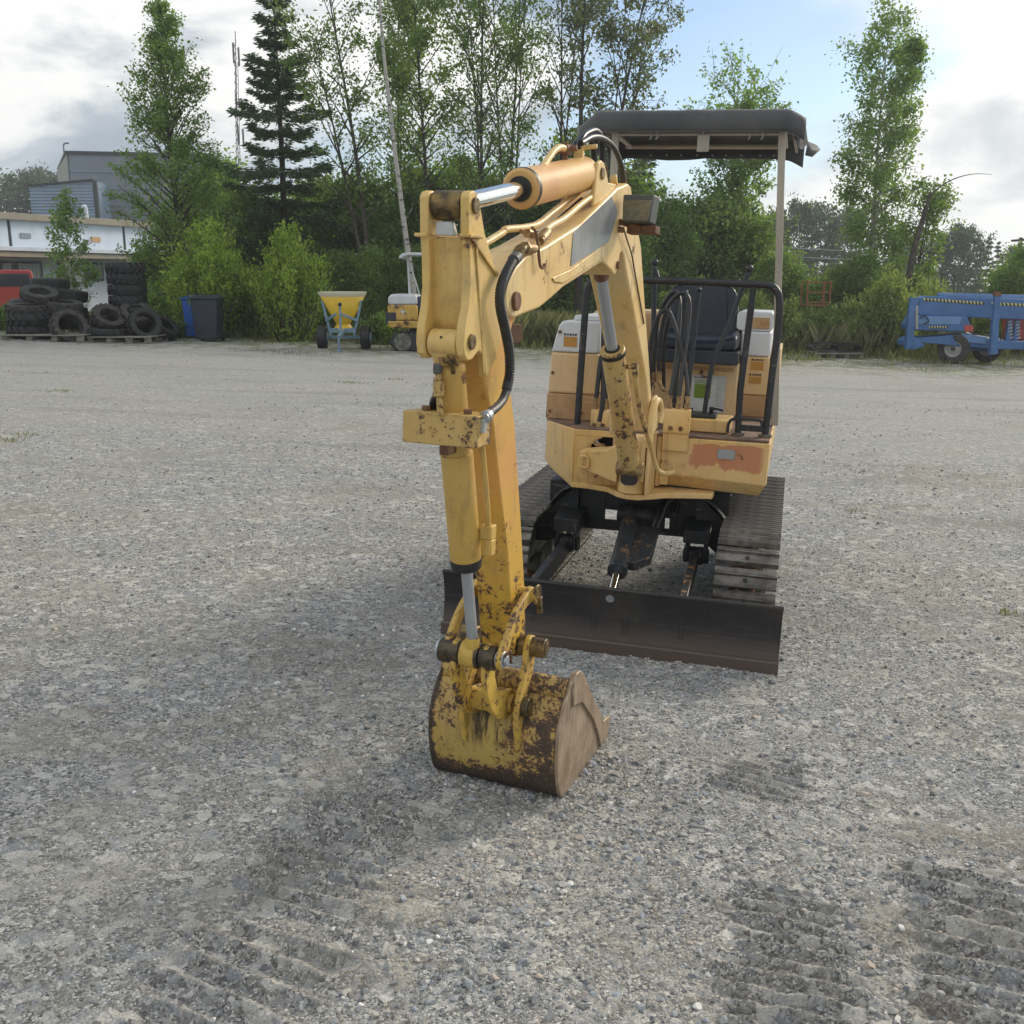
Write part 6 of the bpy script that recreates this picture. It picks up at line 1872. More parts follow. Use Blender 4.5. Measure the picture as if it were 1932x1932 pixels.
# --- thicket: four young-tree shapes copied along the edge of the yard
protos = []
for k, (mt, lv, bt) in enumerate((('mid', 7000, 0.05), ('dark', 8000, 0.05), ('fresh', 7000, 0.05), ('dark', 7500, 0.045))):
    protos.append(broadleaf('young_tree', (0, -400 - 10 * k, 0), 4.0, [(0, 0.8), (0.25, 1.15), (0.55, 1.05), (0.85, 0.6), (1, 0.15)], 'x', seed=70 + k, leaves=lv, leaf=0.062, mat=mt, t0=0.04, limbs=64, el=(25, 65), r0=0.04, clump=0.22))
thick = [(250, 560, 30, 0), (285, 470, 31, 1), (330, 405, 32, 0), (375, 345, 33, 2), (420, 330, 34, 0), (455, 375, 31, 1), (490, 400, 32, 3), (545, 385, 33, 1), (590, 440, 31, 3), (600, 360, 35, 1), (650, 350, 32, 1), (640, 480, 29, 3),
         (690, 370, 32, 0), (700, 470, 28.5, 1), (735, 400, 31, 3), (770, 340, 33, 1), (775, 470, 29, 1), (820, 350, 32, 0), (830, 480, 29, 3), (870, 330, 33, 0), (880, 440, 30, 1), (930, 350, 32, 1), (940, 470, 29.5, 3), (985, 360, 33, 0),
         (1000, 480, 30, 1), (1040, 340, 33, 2), (1060, 450, 30, 1), (1095, 290, 34, 2), (1130, 400, 31, 0), (1180, 340, 34, 1), (1210, 450, 31, 3), (1250, 390, 33, 1), (1275, 420, 32, 0), (1310, 400, 34, 0), (1350, 385, 33, 2), (1390, 400, 34, 1), (1430, 420, 33, 2), (1465, 480, 31, 2),
         (1500, 500, 31, 0), (1545, 520, 32, 1), (1590, 505, 31, 2), (1640, 480, 30, 0), (1685, 500, 32, 2), (1730, 520, 31, 0), (1790, 560, 33, 2), (1850, 560, 34, 0), (1905, 500, 30, 2), (1945, 470, 29, 0), (1990, 520, 30, 1), (-40, 520, 30, 2), (2060, 500, 31, 0), (2130, 520, 31, 1), (-120, 500, 32, 0)]
used = [0, 0, 0, 0]
PLACES = [(-60, 'left of the red van'), (260, 'behind the tyre stacks'), (350, 'behind the pointed birch'), (440, 'behind the wheelie bins'), (510, 'behind the tall spruce'), (580, 'behind the right willow bush'), (670, 'behind the hopper spreader'), (725, 'left of the pale bare trunk'),
          (790, 'behind the white canopy of the small excavator'), (850, 'behind the boom head'), (905, 'behind the black corrugated hose'), (960, 'behind the boom tip'), (1030, 'behind the boom middle'), (1110, 'behind the grey decal'), (1190, 'behind the work lamp'), (1260, 'behind the left lever'),
          (1330, 'behind the operator seat'), (1410, 'behind the right lever'), (1480, 'behind the canopy post'), (1560, 'behind the orange cage'), (1620, 'left of the weeping birch'), (1700, 'right of the weeping birch'), (1760, 'behind the dead trunk'), (1870, 'behind the blue lift'), (1960, 'at the right picture edge'), (9999, 'beyond the right picture edge')]
DARKL = {0: 'mid green young tree in the thicket behind the yard', 1: 'dark green young tree in the thicket behind the yard', 2: 'light green young tree in the thicket behind the yard', 3: 'dark twiggy young tree in the thicket behind the yard'}
rt = random.Random(9)
for u, v, Y, k in thick:
    b = ground_at(u, Y, v); H_ = hgt(u, v + 18, Y)
    s = H_ / 4.0
    M = Matrix.Translation(b) @ Matrix.Rotation(rt.uniform(0, 6.28), 4, 'Z') @ Matrix.Diagonal((min(s, 1.25) * rt.uniform(0.8, 1.1) ** 1, min(s, 1.25) * rt.uniform(0.9, 1.15), s, 1))
    o = protos[k]
    if used[k]:
        o = copy_tree(protos[k], M)
    else:
        o.matrix_world = M
    used[k] += 1
    place = [q for q in PLACES if u < q[0]][0][1]
    key = (k, Y > 31.5, place)
    row = 'rear row, ' if Y > 31.5 else 'front row, '
    lab = DARKL[k].replace(' in the thicket behind the yard', ', ' + row + place)
    tag(o, lab, 'tree', lab.replace('young tree', 'young trees'))

# --- bushes in front
def bushpx(u, v, Y, hw, label, mat, seed, **kw):
    return bush('bush', ground_at(u, Y, v + 60), hgt(u, v, Y), hw * pxm(Y), label, None, mat, seed, **kw)


bushpx(392, 408, 25.5, 78, 'bright yellow-green willow bush directly behind the wheelie bins', 'willow', 81, leaves=13000, stems=60)
bushpx(545, 422, 25.0, 66, 'bright willow bush left of the hopper spreader', 'willow', 82, leaves=12500, stems=60)
bushpx(465, 500, 26.0, 55, 'low green bush between the two bright willows', 'fresh', 83, leaves=6500)
bushpx(300, 560, 26.5, 50, 'dark green bush behind the tall tyre stack', 'mid', 84, leaves=6500)
bushpx(720, 590, 25.0, 32, 'low nettle bush right of the hopper spreader', 'fresh', 85, leaves=4200, stems=30)
bushpx(630, 570, 27.0, 40, 'shaded bush behind the hopper spreader', 'mid', 86, leaves=4500)
bushpx(1480, 560, 27.5, 40, 'pale green weeds right beside the excavator canopy post', 'yellowish', 87, leaves=5200, stems=40)
bushpx(1545, 575, 28.0, 45, 'pale bush under the orange cage', 'fresh', 88, leaves=5200, stems=40)
bushpx(1610, 560, 28.0, 48, 'pale bush at the foot of the tallest weeping birch', 'yellowish', 89, leaves=6000, stems=45)
bushpx(1680, 500, 27.5, 50, 'tall yellow-green bush touching the blue lift', 'yellowish', 90, leaves=9500, stems=60)
bushpx(1745, 525, 29.5, 50, 'yellow-green bush behind the lift boom', 'yellowish', 91, leaves=7500, stems=50)
bushpx(1830, 585, 30.5, 60, 'low bush seen through the blue lift', 'yellowish', 92, leaves=6500, stems=50)
bushpx(1920, 590, 30.5, 60, 'bush at the right edge behind the lift', 'fresh', 93, leaves=6500, stems=50)
bushpx(1300, 520, 29.0, 60, 'green bush behind the operator seat', 'fresh', 94, leaves=6500, stems=50)
bushpx(1400, 540, 29.5, 60, 'yellowish bush behind the guard rail', 'yellowish', 95, leaves=6500, stems=50)
bushpx(1010, 600, 27.5, 40, 'low dark bush behind the reeds', 'mid', 96, leaves=4200, stems=36)
bushpx(215, 600, 27.0, 40, 'bush hidden among the tyre stacks', 'mid', 97, leaves=4200, stems=36)
bushpx(170, 590, 25.5, 34, 'brown-green weeds between the two tyre piles', 'straw', 98, leaves=4200, stems=40)
bushpx(10, 570, 25.5, 40, 'weeds in front of the red van', 'fresh', 99, leaves=4200, stems=40)
bushpx(345, 600, 25.0, 30, 'low weeds left of the wheelie bins', 'mid', 100, leaves=3600, stems=30)
# sapling in front of the white building
Y = 25
broadleaf('birch_sapling', ground_at(119, Y, 362), hgt(118, 362, Y), [(0, 0.15), (0.2, 0.50), (0.45, 0.58), (0.75, 0.30), (1, 0.04)], 'slender young birch standing before the white building',
          leaves=3400, leaf=0.036, mat='mid', bark=BIRCH, seed=101, t0=0.12, limbs=46, el=(25, 55), r0=0.025, clump=0.07)

# --- far conifers
fp1 = spruce('far_spruce', (0, -500, 0), 10.0, 2.2, 'x', seed=110, mat='farneedle', z0=0.02, gap=0.7, dens=1.0, leaf=0.14)
fp2 = broadleaf('far_pine', (0, -520, 0), 10.0, [(0, 0.3), (0.35, 1.4), (0.6, 2.2), (0.85, 1.9), (1, 0.6)], 'x', seed=111, leaves=5500, leaf=0.14, mat='farneedle', t0=0.2, limbs=44, el=(10, 40), r0=0.12, clump=0.32, bark=DBARK)
fars = []
for u, v, Y, k in ((1478, 395, 88, 0), (1502, 388, 90, 1), (1528, 400, 92, 0), (1548, 392, 88, 1), (1575, 388, 92, 0), (1600, 400, 90, 1), (1620, 405, 92, 0), (1450, 410, 90, 1), (1420, 400, 92, 0),
                   (1765, 455, 80, 1), (1785, 440, 78, 0), (1808, 432, 80, 1), (1832, 440, 78, 1), (1848, 452, 82, 0), (1868, 446, 80, 0), (1885, 455, 84, 0), (1915, 470, 84, 1),
                   (-10, 350, 140, 0), (12, 340, 138, 1), (32, 338, 140, 0), (50, 330, 138, 0), (70, 326, 142, 1), (92, 322, 140, 0), (112, 335, 138, 1), (128, 330, 140, 0), (142, 328, 142, 0), (1650, 430, 90, 0), (1700, 440, 90, 1), (1740, 450, 88, 0)):
    b = ground_at(u, Y, v); b.z = -2.5 if Y < 120 else 0.0
    H_ = topz(u, v, Y) - b.z
    s = H_ / 10.0
    wd = s * rt.uniform(0.8, 1.1) * (0.8 if u > 300 else 1.0)
    M = Matrix.Translation(b) @ Matrix.Rotation(rt.uniform(0, 6), 4, 'Z') @ Matrix.Diagonal((wd, wd, s, 1))
    src = (fp1, fp2)[k]
    o = src if src not in fars else copy_tree(src, M)
    o.matrix_world = M
    fars.append(src)
    left = u < 300
    kd = 'spruce' if k == 0 else 'pine'
    where = [q for q in ((0, 'at the left picture edge'), (22, 'first from the left edge'), (40, 'left of the corrugated annex'), (60, 'at the left corner of the corrugated annex'), (82, 'over the left half of the corrugated annex'), (100, 'over the middle of the corrugated annex'), (120, 'over the right half of the corrugated annex'), (136, 'left of the grey hall'), (300, 'touching the grey hall'),
                         (1435, 'behind the canopy, hidden by the spreading aspen'), (1465, 'left of the canopy post'), (1490, 'just right of the canopy post'), (1515, 'above the left end of the power lines'), (1538, 'above the orange cage'), (1560, 'right above the orange cage'), (1590, 'left of the weeping birch'), (1610, 'at the left side of the weeping birch'),
                         (1630, 'through the weeping birch'), (1670, 'behind the weeping birch trunk'), (1720, 'behind the dead trunk'), (1750, 'right of the dead trunk'), (1775, 'under the arching bare branch'), (1795, 'above the left part of the blue lift'), (1820, 'above the lift boom stripes'), (1840, 'above the rusty lift post'), (1858, 'right of the rusty lift post'), (1875, 'left of the utility pole'), (1895, 'at the utility pole'), (9999, 'right of the utility pole')) if u <= q[0]][0][1]
    tag(o, 'far grey-green %s on the skyline, %s' % (kd, where), 'tree', 'far %s trees on the skyline' % kd)

# --- grass along the edge and weeds in the gravel
rngg = np.random.default_rng(77)


def blades(C, h, rng, w=0.008):
    n = len(C)
    a = rng.uniform(0, 2 * math.pi, n)
    d = np.stack([np.cos(a), np.sin(a), np.zeros(n)], -1)
    b = rng.uniform(0, 2 * math.pi, n); l = np.stack([np.cos(b), np.sin(b), np.zeros(n)], -1) * (0.25 + 0.5 * rng.random(n))[:, None]
    h = h[:, None]
    z = np.array([0, 0, 1.0])
    V = np.stack([C - d * w, C + d * w, C + d * w * 0.7 + z * h * 0.6 + l * h * 0.3, C + z * h + l * h * 0.8], 1).reshape(-1, 3)
    return V, np.arange(4 * n).reshape(n, 4)


n = 42000
x = rngg.uniform(-19, 20, n); y = 23.0 + rngg.random(n) ** 0.8 * 6.5 + 0.06 * np.abs(x) * 0
dens = fbm(x, y, 0.7, 4, 0.6, 31.0)
edge = sst(y + (dens - 0.5) * 7 - np.where(x > 3, (x - 3) * 0.16, 0), 23.2, 26.5)
kp = rngg.random(n) < edge * sst(dens, 0.30, 0.55) + 0.02
x = x[kp]; y = y[kp]; edge = edge[kp]
z, _ = terrain(x, y)
hh_ = (0.05 + 0.32 * edge * rngg.random(len(x)) ** 1.5) * (1 + 0.6 * sst(y, 26, 29))
V, F = blades(np.stack([x, y, z - 0.01], -1), hh_, rngg, 0.011)
g1 = mesh_np('grass', V, F, LM['grass']); g1['kind'] = 'stuff'
n = 5200
rx = np.concatenate([rngg.normal(0.9, 0.9, n // 2), rngg.normal(7.3, 1.5, n // 2)]); ry = np.concatenate([rngg.uniform(26, 28.5, n // 2), rngg.uniform(27, 29, n // 2)])
z, _ = terrain(rx, ry)
V, F = blades(np.stack([rx, ry, z], -1), rngg.uniform(0.35, 0.95, n) , rngg, 0.006)
g2 = mesh_np('reeds', V, F, LM['straw']); g2['kind'] = 'stuff'
for (u, v, r, nb), lab in (((114, 738, 0.10, 160), 'small weed tuft at the left, nearest the tyre piles'), ((663, 722, 0.12, 200), 'weed tuft in the gravel left of the bucket cylinder'), ((742, 716, 0.10, 110), 'faint weed tuft close beside the valve guard box'),
                           ((12, 832, 0.10, 180), 'weed tuft at the left edge of the picture'), ((45, 822, 0.07, 70), 'thin weed sprig beside the left edge tuft'), ((1305, 712, 0.14, 120), 'flat weed patch right of the excavator far back'),
                           ((1178, 718, 0.10, 70), 'weed sprigs hidden beside the track'), ((1608, 964, 0.07, 60), 'pale weed sprig in the gravel right of the tracks'), ((1755, 700, 0.35, 260), 'thin weeds in front of the blue lift'),
                           ((1640, 690, 0.4, 200), 'sparse weeds in front of the black rubber track loop'), ((560, 668, 0.4, 260), 'sparse weeds in front of the bright willow'), ((1895, 1156, 0.05, 60), 'tiny weed at the right edge of the yard')):
    g = gp(u, v)
    c = np.stack([rngg.normal(0, r, nb), rngg.normal(0, r * 0.7, nb), np.zeros(nb)], -1)
    zb, _ = terrain(c[:, 0] + g.x, c[:, 1] + g.y); z0_ = float(terrain(np.array([g.x]), np.array([g.y]))[0][0])
    c[:, 2] = zb - z0_
    V, F = blades(c[:nb // 2], rngg.uniform(0.012, 0.032 if r < 0.2 else 0.10, nb // 2), rngg, 0.004)
    tag(mesh_np('weed_tuft', V, F, LM['grass'], None, Matrix.Translation((g.x, g.y, z0_))), lab, 'weed')

# ================================================================== BUILDINGS
def simple(name, col, rough=0.6, **kw):
    return pbr(name, col, rough, **kw)


MAT['wallwhite'] = simple('white_wall_shade_tint', (0.58, 0.65, 0.74), 0.6, var=0.06, vscale=1.5)  # white wall with the blue of its shade mixed into the colour
MAT['fascia'] = simple('beige_fascia', (0.30, 0.265, 0.20), 0.7, var=0.1, vscale=2)
MAT['wallgrey'] = simple('grey_sheet', (0.22, 0.25, 0.29), 0.6, var=0.08, vscale=0.6)
MAT['wallblue'] = simple('blue_grey_sheet', (0.24, 0.32, 0.43), 0.5, var=0.08, vscale=0.8)
MAT['paleside'] = simple('pale_concrete', (0.38, 0.38, 0.35), 0.8, var=0.1, vscale=1.5)
MAT['dkseam'] = simple('dark_seam', (0.05, 0.055, 0.06), 0.7)
MAT['winglass'] = simple('window_glass', (0.08, 0.13, 0.14), 0.12, var=0.3, vscale=3)
MAT['curtain'] = simple('pale_curtain', (0.42, 0.52, 0.52), 0.8, var=0.15, vscale=8)
MAT['redcar'] = simple('red_car_paint', (0.50, 0.045, 0.03), 0.3, var=0.1, coat=0.5)
MAT['carglass'] = simple('car_glass', (0.03, 0.035, 0.05), 0.08, var=0.1)

# long white building; local x runs along the facade away from the camera, y into the building
dvx, dvy = 0.454, 0.891
BO = Vector((-25.0, 50.0, 0.0))
BM = Matrix(((dvx, -dvy, 0, BO.x), (dvy, dvx, 0, BO.y), (0, 0, 1, BO.z), (0, 0, 0, 1)))


def t_of(u):
    d = ray(u, 500); k = d.x / d.y
    return (k * BO.y - BO.x) / (dvx - k * dvy)


def bz_(u, v):
    t = t_of(u); return at(u, v, BO.y + dvy * t).z - BO.z


z_ft, z_fb, z_wb, z_lb, z_bb, z_wt, z_wl = [bz_(60, v) for v in (404, 417, 468, 477, 487, 493, 530)]
WB = empty('white_building', BM, 'long low white industrial building with beige fascia at the left', 'building')


def wb(name, x0, x1, y0, y1, z0, z1, mat, parent=WB, bev=0.0, **kw):
    m = MB(); m.box(x0, x1, y0, y1, z0, z1)
    return build(name, m, MAT[mat], parent, None, bev=bev, **kw)


T0, T1 = -14.0, 26.0
wb('roof', T0, T1, 0.05, 14, z_fb + 0.05, z_ft - 0.12, 'fascia')
wb('fascia', T0, T1, -0.35, 0.05, z_fb, z_ft, 'fascia', bev=0.03)
seams = [T0] + sorted([t_of(24), t_of(24) - 8.2, t_of(238)] + [t_of(238) + 7.5]) + [T1]
for a, b in zip(seams[:-1], seams[1:]):
    wb('wall_panel', a + 0.09, b - 0.09, -0.02, 0.12, z_wb, z_fb, 'wallwhite', bev=0.01)
    wb('seam', b - 0.09, b + 0.09, 0.03, 0.12, z_wb, z_fb, 'dkseam')
wb('ledge', T0, T1, -1.6, 0.1, z_lb + 0.02, z_wb, 'wallwhite', bev=0.02)
wb('awning_beam', T0, T1, -1.5, 0.1, z_bb, z_lb, 'fascia', bev=0.02)
wb('back_wall', T0, T1, 0.10, 14, 0, z_wb, 'wallwhite')
for u in (88, 205):
    tt_ = t_of(u)
    wb('column', tt_ - 0.15, tt_ + 0.15, -1.5, -1.2, 0, z_bb, 'fascia', bev=0.02)
wb('column', t_of(88) - 9, t_of(88) - 8.7, -1.5, -1.2, 0, z_bb, 'fascia', bev=0.02)
for u0, u1, cur in ((-60, -5, True), (0, 26, True), (30, 80, True), (110, 140, False), (160, 195, False), (215, 255, False)):
    a, b = t_of(u0), t_of(u1)
    w_ = wb('window', a, b, 0.02, 0.10, z_wl, z_wt, 'dkseam')
    wb('pane', a + 0.10, b - 0.10, 0.0, 0.02, z_wl + 0.1, z_wt - 0.1, 'winglass', w_)
    if cur:
        for k in range(6):
            xx = lerp(a + 0.15, b - 0.2, k / 6)
            wb('curtain', xx, xx + (b - a) / 9, -0.012, -0.002, z_wl + 0.12, z_wt - 0.12, 'curtain', w_)
for u, v, cc in ((53, 445, 'wallgrey'), (184, 452, 'coverlow')):
    a = t_of(u); z = bz_(u, v)
    wb('wall_vent', a - 0.30, a + 0.30, -0.06, -0.02, z - 0.13, z + 0.13, cc, bev=0.01)
m = MB(); m.sphere((t_of(155), 1.2, z_ft - 0.10), 0.42, 10, 0.8); build('roof_dome', m, MAT['wallwhite'], WB)
m = MB(); m.tube(spl([(t_of(191), 0.8, z_ft - 0.2), (t_of(190), 0.8, z_ft + 0.5), (t_of(187), 0.8, z_ft + 0.68)], 4), 0.13, 12); build('roof_pipe', m, MAT['wallwhite'], WB)

# grey tower hall
GB = empty('grey_hall', Vector((-30.9, 75, 0)), 'tall plain grey metal-clad hall behind the birch', 'building')
GT = at(170, 291, 75).z
m = MB(); m.prism([(0, 0), (9.5, 1.68), (4.5, 13.4), (-5.4, 11)], 0, GT, 'z'); build('wall', m, MAT['wallgrey'], GB)
m = MB(); m.prism([(-0.15, -0.15), (9.65, 1.55), (4.5, 13.6), (-5.6, 11.2)], GT, GT + 0.22, 'z'); build('roof', m, MAT['dkseam'], GB)
for k in range(1, 9):
    z = GT * k / 9
    m = MB(); m.bar((0, -0.03, z), (9.5, 1.65, z), 0.05, 0.06); build('panel_joint', m, MAT['wallblue'], GB)
m = MB(); m.prism([(-0.05, 0.0), (-5.42, 11.0), (-5.5, 10.9), (-0.12, -0.05)], 0, GT, 'z'); build('end_wall', m, MAT['paleside'], GB)
m = MB(); m.tube(spl([(-0.3, 0.1, GT), (-0.3, 0.1, GT + 0.55), (-0.2, 0.1, GT + 0.72), (0.10, 0.1, GT + 0.75)], 4), 0.06, 8); build('vent_pipe', m, MAT['wallgrey'], GB)
# corrugated annex
Yc = 71.5
pl0, pl1 = at(55, 352, Yc), at(177, 341, Yc)
CB = empty('corrugated_annex', Vector((pl0.x, Yc, 0)), 'blue-grey corrugated annex with sloping top beside the grey hall', 'building')
Wc = pl1.x - pl0.x
m = MB(); m.prism([(0, 0), (Wc, 0), (Wc, pl1.z), (0, pl0.z)], 0, 2.6, 'y'); build('wall', m, MAT['wallblue'], CB)
m = MB()
k = 0
zz_ = 4.5
while zz_ < pl1.z - 0.1:
    x0_ = 0.0 if zz_ < pl0.z - 0.1 else Wc * (zz_ - pl0.z + 0.1) / (pl1.z - pl0.z)
    m.prism([(-0.045, zz_), (-0.002, zz_ + 0.07), (-0.002, zz_ - 0.07)], x0_, Wc, 'x'); zz_ += 0.2
o = build('ribs', m, MAT['wallblue'], CB); o['kind'] = 'stuff'
m = MB(); m.bar((0, -0.08, pl0.z + 0.05), (Wc, -0.08, pl1.z + 0.05), 0.12, 0.14); m2 = build('roof_edge', m, MAT['dkseam'], CB)
m = MB(); m.box(Wc - 0.05, Wc + 0.20, -0.15, 0.1, 0, pl1.z); m2 = build('corner_post', m, MAT['dkseam'], CB)

# lattice mast
tp_ = at(443, 58, 150); bt = at(452, 520, 150)
MT = empty('radio_mast', Vector((bt.x, 150, 0)), 'slender radio mast with antennas behind the spruce', 'mast')
m = MB(); H_ = tp_.z
dx_ = (tp_.x - bt.x)
for s in (-0.35, 0.35):
    m.tube([(s, 0, 0), (s * 0.5 + dx_, 0, H_ - 4)], 0.05, 5)
m.tube([(0, 0.5, 0), (dx_, 0.2, H_)], 0.06, 5)
for k in range(30):
    z = H_ * k / 31
    s = 0.35 * (1 - 0.5 * k / 30); c = dx_ * z / H_
    m.tube([(-s + c, 0, z), (s + c, 0, z + H_ / 31)], 0.05, 4)
build('lattice', m, MAT['dkseam'], MT)
for z in (H_ - 1.5, H_ - 8, H_ - 12):
    m = MB(); m.cyl((dx_ - 0.35, 0, z), (dx_ - 0.35, 0, z - 2.6), 0.14, 8); m.cyl((dx_ + 0.35, 0, z - 0.6), (dx_ + 0.35, 0, z - 3.0), 0.14, 8); build('antenna', m, MAT['dkseam'], MT)

# utility pole and wires at the right
g = ground_at(1896, 62)
UP = empty('utility_pole', Vector((g.x, 62, -2)), 'dark wooden utility pole on the skyline at the far right', 'pole')
m = MB(); m.tube([(0, 0, 0), (0.12, 0, topz(1901, 448, 62) + 2)], [0.16, 0.11], 10); build('post', m, DBARK, UP)
m = MB(); m.box(-0.1, 0.1, -0.75, 0.75, topz(1901, 452, 62) + 1.9, topz(1901, 452, 62) + 2.02); build('crossarm', m, DBARK, UP)
for v, lab in ((464, 'upper thin power line before the dark far trees'), (480, 'lower thin power line before the dark far trees')):
    a = at(1380, v - 8, 70); b = at(1720, v + 8, 70)
    m = MB(); m.tube([tuple(a.lerp(b, k / 12) + Vector((0, 0, -0.25 * math.sin(math.pi * k / 12))) - a) for k in range(13)], 0.022, 5)
    tag(build('power_line', m, MAT['rod_dull'], None, Matrix.Translation(a)), lab, 'wire')

# red van
g = ground_at(24, 46, 515); g.z = topz(24, 509, 46) - 2.02
RV = empty('red_van', Matrix.Translation(g) @ Matrix.Rotation(math.radians(27), 4, 'Z'), 'red van parked before the white building, mostly behind weeds', 'van')
m = MB(); m.prism([(-0.92, 0.35), (0.92, 0.35), (0.95, 1.05), (0.85, 1.25), (0.78, 1.92), (0.66, 2.02), (-0.66, 2.02), (-0.78, 1.92), (-0.85, 1.25), (-0.95, 1.05)], 0, 4.6, 'y'); build('body', m, MAT['redcar'], RV, bev=0.05, seg=3)
m = MB(); m.prism([(-0.70, 1.30), (0.70, 1.30), (0.63, 1.85), (-0.63, 1.85)], -0.02, 0.02, 'y'); build('rear_window', m, MAT['carglass'], RV, bev=0.01)
for s in (-1, 1):
    m = MB(); m.box(s * 0.80, s * 0.90, -0.03, 0.05, 0.95, 1.35); build('tail_light', m, MAT['redcar'], RV)
    for yy in (0.8, 3.6):
        m = MB(); m.cyl((s * 0.72, yy, 0.33), (s * 0.93, yy, 0.33), 0.33, 20); build('wheel', m, MAT['hose'], RV, bev=0.02)

# ================================================================== YARD OBJECTS
MAT['tyre'] = simple('tyre_rubber', (0.012, 0.013, 0.015), 0.55, var=0.2, vscale=10, bump=0.3)
MAT['tyredust'] = simple('dusty_tyre_rubber', (0.065, 0.062, 0.055), 0.8, var=0.3, vscale=10, bump=0.3, col2=(0.018, 0.018, 0.02))
MAT['pallet'] = simple('pallet_wood', (0.26, 0.24, 0.20), 0.85, var=0.2, vscale=8, bump=0.3)


def tyre(pos, R, w, axis, label, lug=True, mat='tyre', seed=0, group=None, hole=0.56):
    """pos: centre; axis: spin axis"""
    q = Vector(axis).normalized().to_track_quat('Z', 'Y')
    M = Matrix.Translation(pos) @ q.to_matrix().to_4x4() @ Matrix.Rotation(seed, 4, 'Z')
    ri = R * hole
    h = w / 2
    prof = [(ri, -h * 0.72), (ri * 1.03, -h * 0.86), (R * 0.74, -h), (R * 0.86, -h * 0.98), (R * 0.95, -h * 0.88), (R * 0.975, -h * 0.55), (R * 0.98, 0), (R * 0.975, h * 0.55), (R * 0.95, h * 0.88), (R * 0.86, h * 0.98), (R * 0.74, h), (ri * 1.03, h * 0.86), (ri, h * 0.72), (ri * 1.05, h * 0.5), (ri * 1.05, -h * 0.5), (ri, -h * 0.72)]
    m = MB(); m.lathe(prof, (0, 0, 0), (0, 0, 1), 32)
    o = build('tyre', m, MAT[mat], None, M, ang=50)
    tag(o, label, 'tyre', group)
    m = MB()
    if lug:
        n = 18
        for k in range(n):
            for s in (-1, 1):
                a0 = 2 * math.pi * (k + (0.5 if s > 0 else 0)) / n; a1 = a0 + 0.16
                r0, r1 = R * 0.96, R * 1.045
                def P(a, z, r): return (r * math.cos(a), r * math.sin(a), z)
                wd_ = 0.075
                vs = [P(a0 + 0.16 - wd_, 0.02 * h * s, r0), P(a0 + 0.16 + wd_, 0.02 * h * s, r0), P(a0 + wd_ - 0.02, s * h * 0.97, r0 * 0.95), P(a0 - wd_ - 0.02, s * h * 0.97, r0 * 0.95),
                      P(a0 + 0.16 - wd_ * 0.8, 0.02 * h * s, r1), P(a0 + 0.16 + wd_ * 0.8, 0.02 * h * s, r1), P(a0 + wd_ * 0.8 - 0.02, s * h * 0.96, r1 * 0.97), P(a0 - wd_ * 0.8 - 0.02, s * h * 0.96, r1 * 0.97)]
                m.add(vs, [(3, 2, 1, 0), (4, 5, 6, 7), (0, 1, 5, 4), (1, 2, 6, 5), (2, 3, 7, 6), (3, 0, 4, 7)])
    else:
        for z in (-0.5, -0.17, 0.17, 0.5):
            m.lathe([(R * 0.975, (z - 0.13) * h), (R * 0.995, (z - 0.12) * h), (R * 0.995, (z + 0.12) * h), (R * 0.975, (z + 0.13) * h)], (0, 0, 0), (0, 0, 1), 32)
    t = build('tread', m, MAT[mat], o); t['kind'] = 'stuff'
    return o


def pallet(pos, L, D, label, rot=0.0):
    M = Matrix.Translation(pos) @ Matrix.Rotation(rot, 4, 'Z')
    e = empty('pallet', M, label, 'pallet')
    for k in range(6):
        m = MB(); y = -D / 2 + D * k / 5; m.box(-L / 2, L / 2, y - 0.05, y + 0.05, 0.115, 0.137); build('plank', m, MAT['pallet'], e, bev=0.003, seg=1)
    for k in range(4):
        m = MB(); x = -L / 2 + 0.06 + (L - 0.12) * k / 3
        m.box(x - 0.06, x + 0.06, -D / 2, -D / 2 + 0.12, 0.0, 0.113); m2 = build('block', m, MAT['pallet'], e, bev=0.003, seg=1)
        m = MB(); m.box(x - 0.06, x + 0.06, D / 2 - 0.12, D / 2, 0.0, 0.113); build('block', m, MAT['pallet'], e, bev=0.003, seg=1)
    return e


Yt = 22.6
def pos_t(u, v, Y=Yt): return at(u, v, Y)
g = gp(75, 645); pallet(Vector((g.x, 22.6, gz(g.x))), 1.75, 1.2, 'grey wooden pallet under the left tyre pile', -0.05)
g = gp(240, 645); pallet(Vector((g.x, 22.9, gz(g.x))), 1.35, 1.2, 'grey wooden pallet under the leaning tyres of the right pile', -0.02)
# left pile
tyre(pos_t(62, 625, 22.9), 0.52, 0.27, (0.02, 0, 1), 'tractor tyre lying flat at the bottom of the left pile', seed=0.2)
tyre(pos_t(60, 603, 22.9), 0.51, 0.26, (-0.03, 0.02, 1), 'tractor tyre lying second from the bottom of the left pile', seed=0.7)
tyre(pos_t(52, 583, 22.9), 0.45, 0.20, (0.05, -0.05, 1), 'dusty tractor tyre on top of the two flat ones, left pile', mat='tyredust', seed=0.4)
tyre(pos_t(131, 618, 22.4), 0.40, 0.24, (0.72, -0.62, 0.42), 'tyre leaning against the left pile with its pale dusty opening showing', mat='tyredust', seed=0.1, hole=0.66)
tyre(pos_t(75, 556, 23.2), 0.40, 0.20, (0.25, -0.3, 1), 'small dusty lugged tyre lying tilted near the top of the left pile', mat='tyredust', seed=1.0)
tyre(pos_t(118, 580, 23.3), 0.44, 0.30, (0.12, -0.1, 1), 'smooth grey tyre lying behind the leaning one', lug=False, mat='tyredust')
tyre(pos_t(95, 535, 24.0), 0.42, 0.24, (0.05, 0.0, 1), 'smooth black tyre highest on the left pile', lug=False)
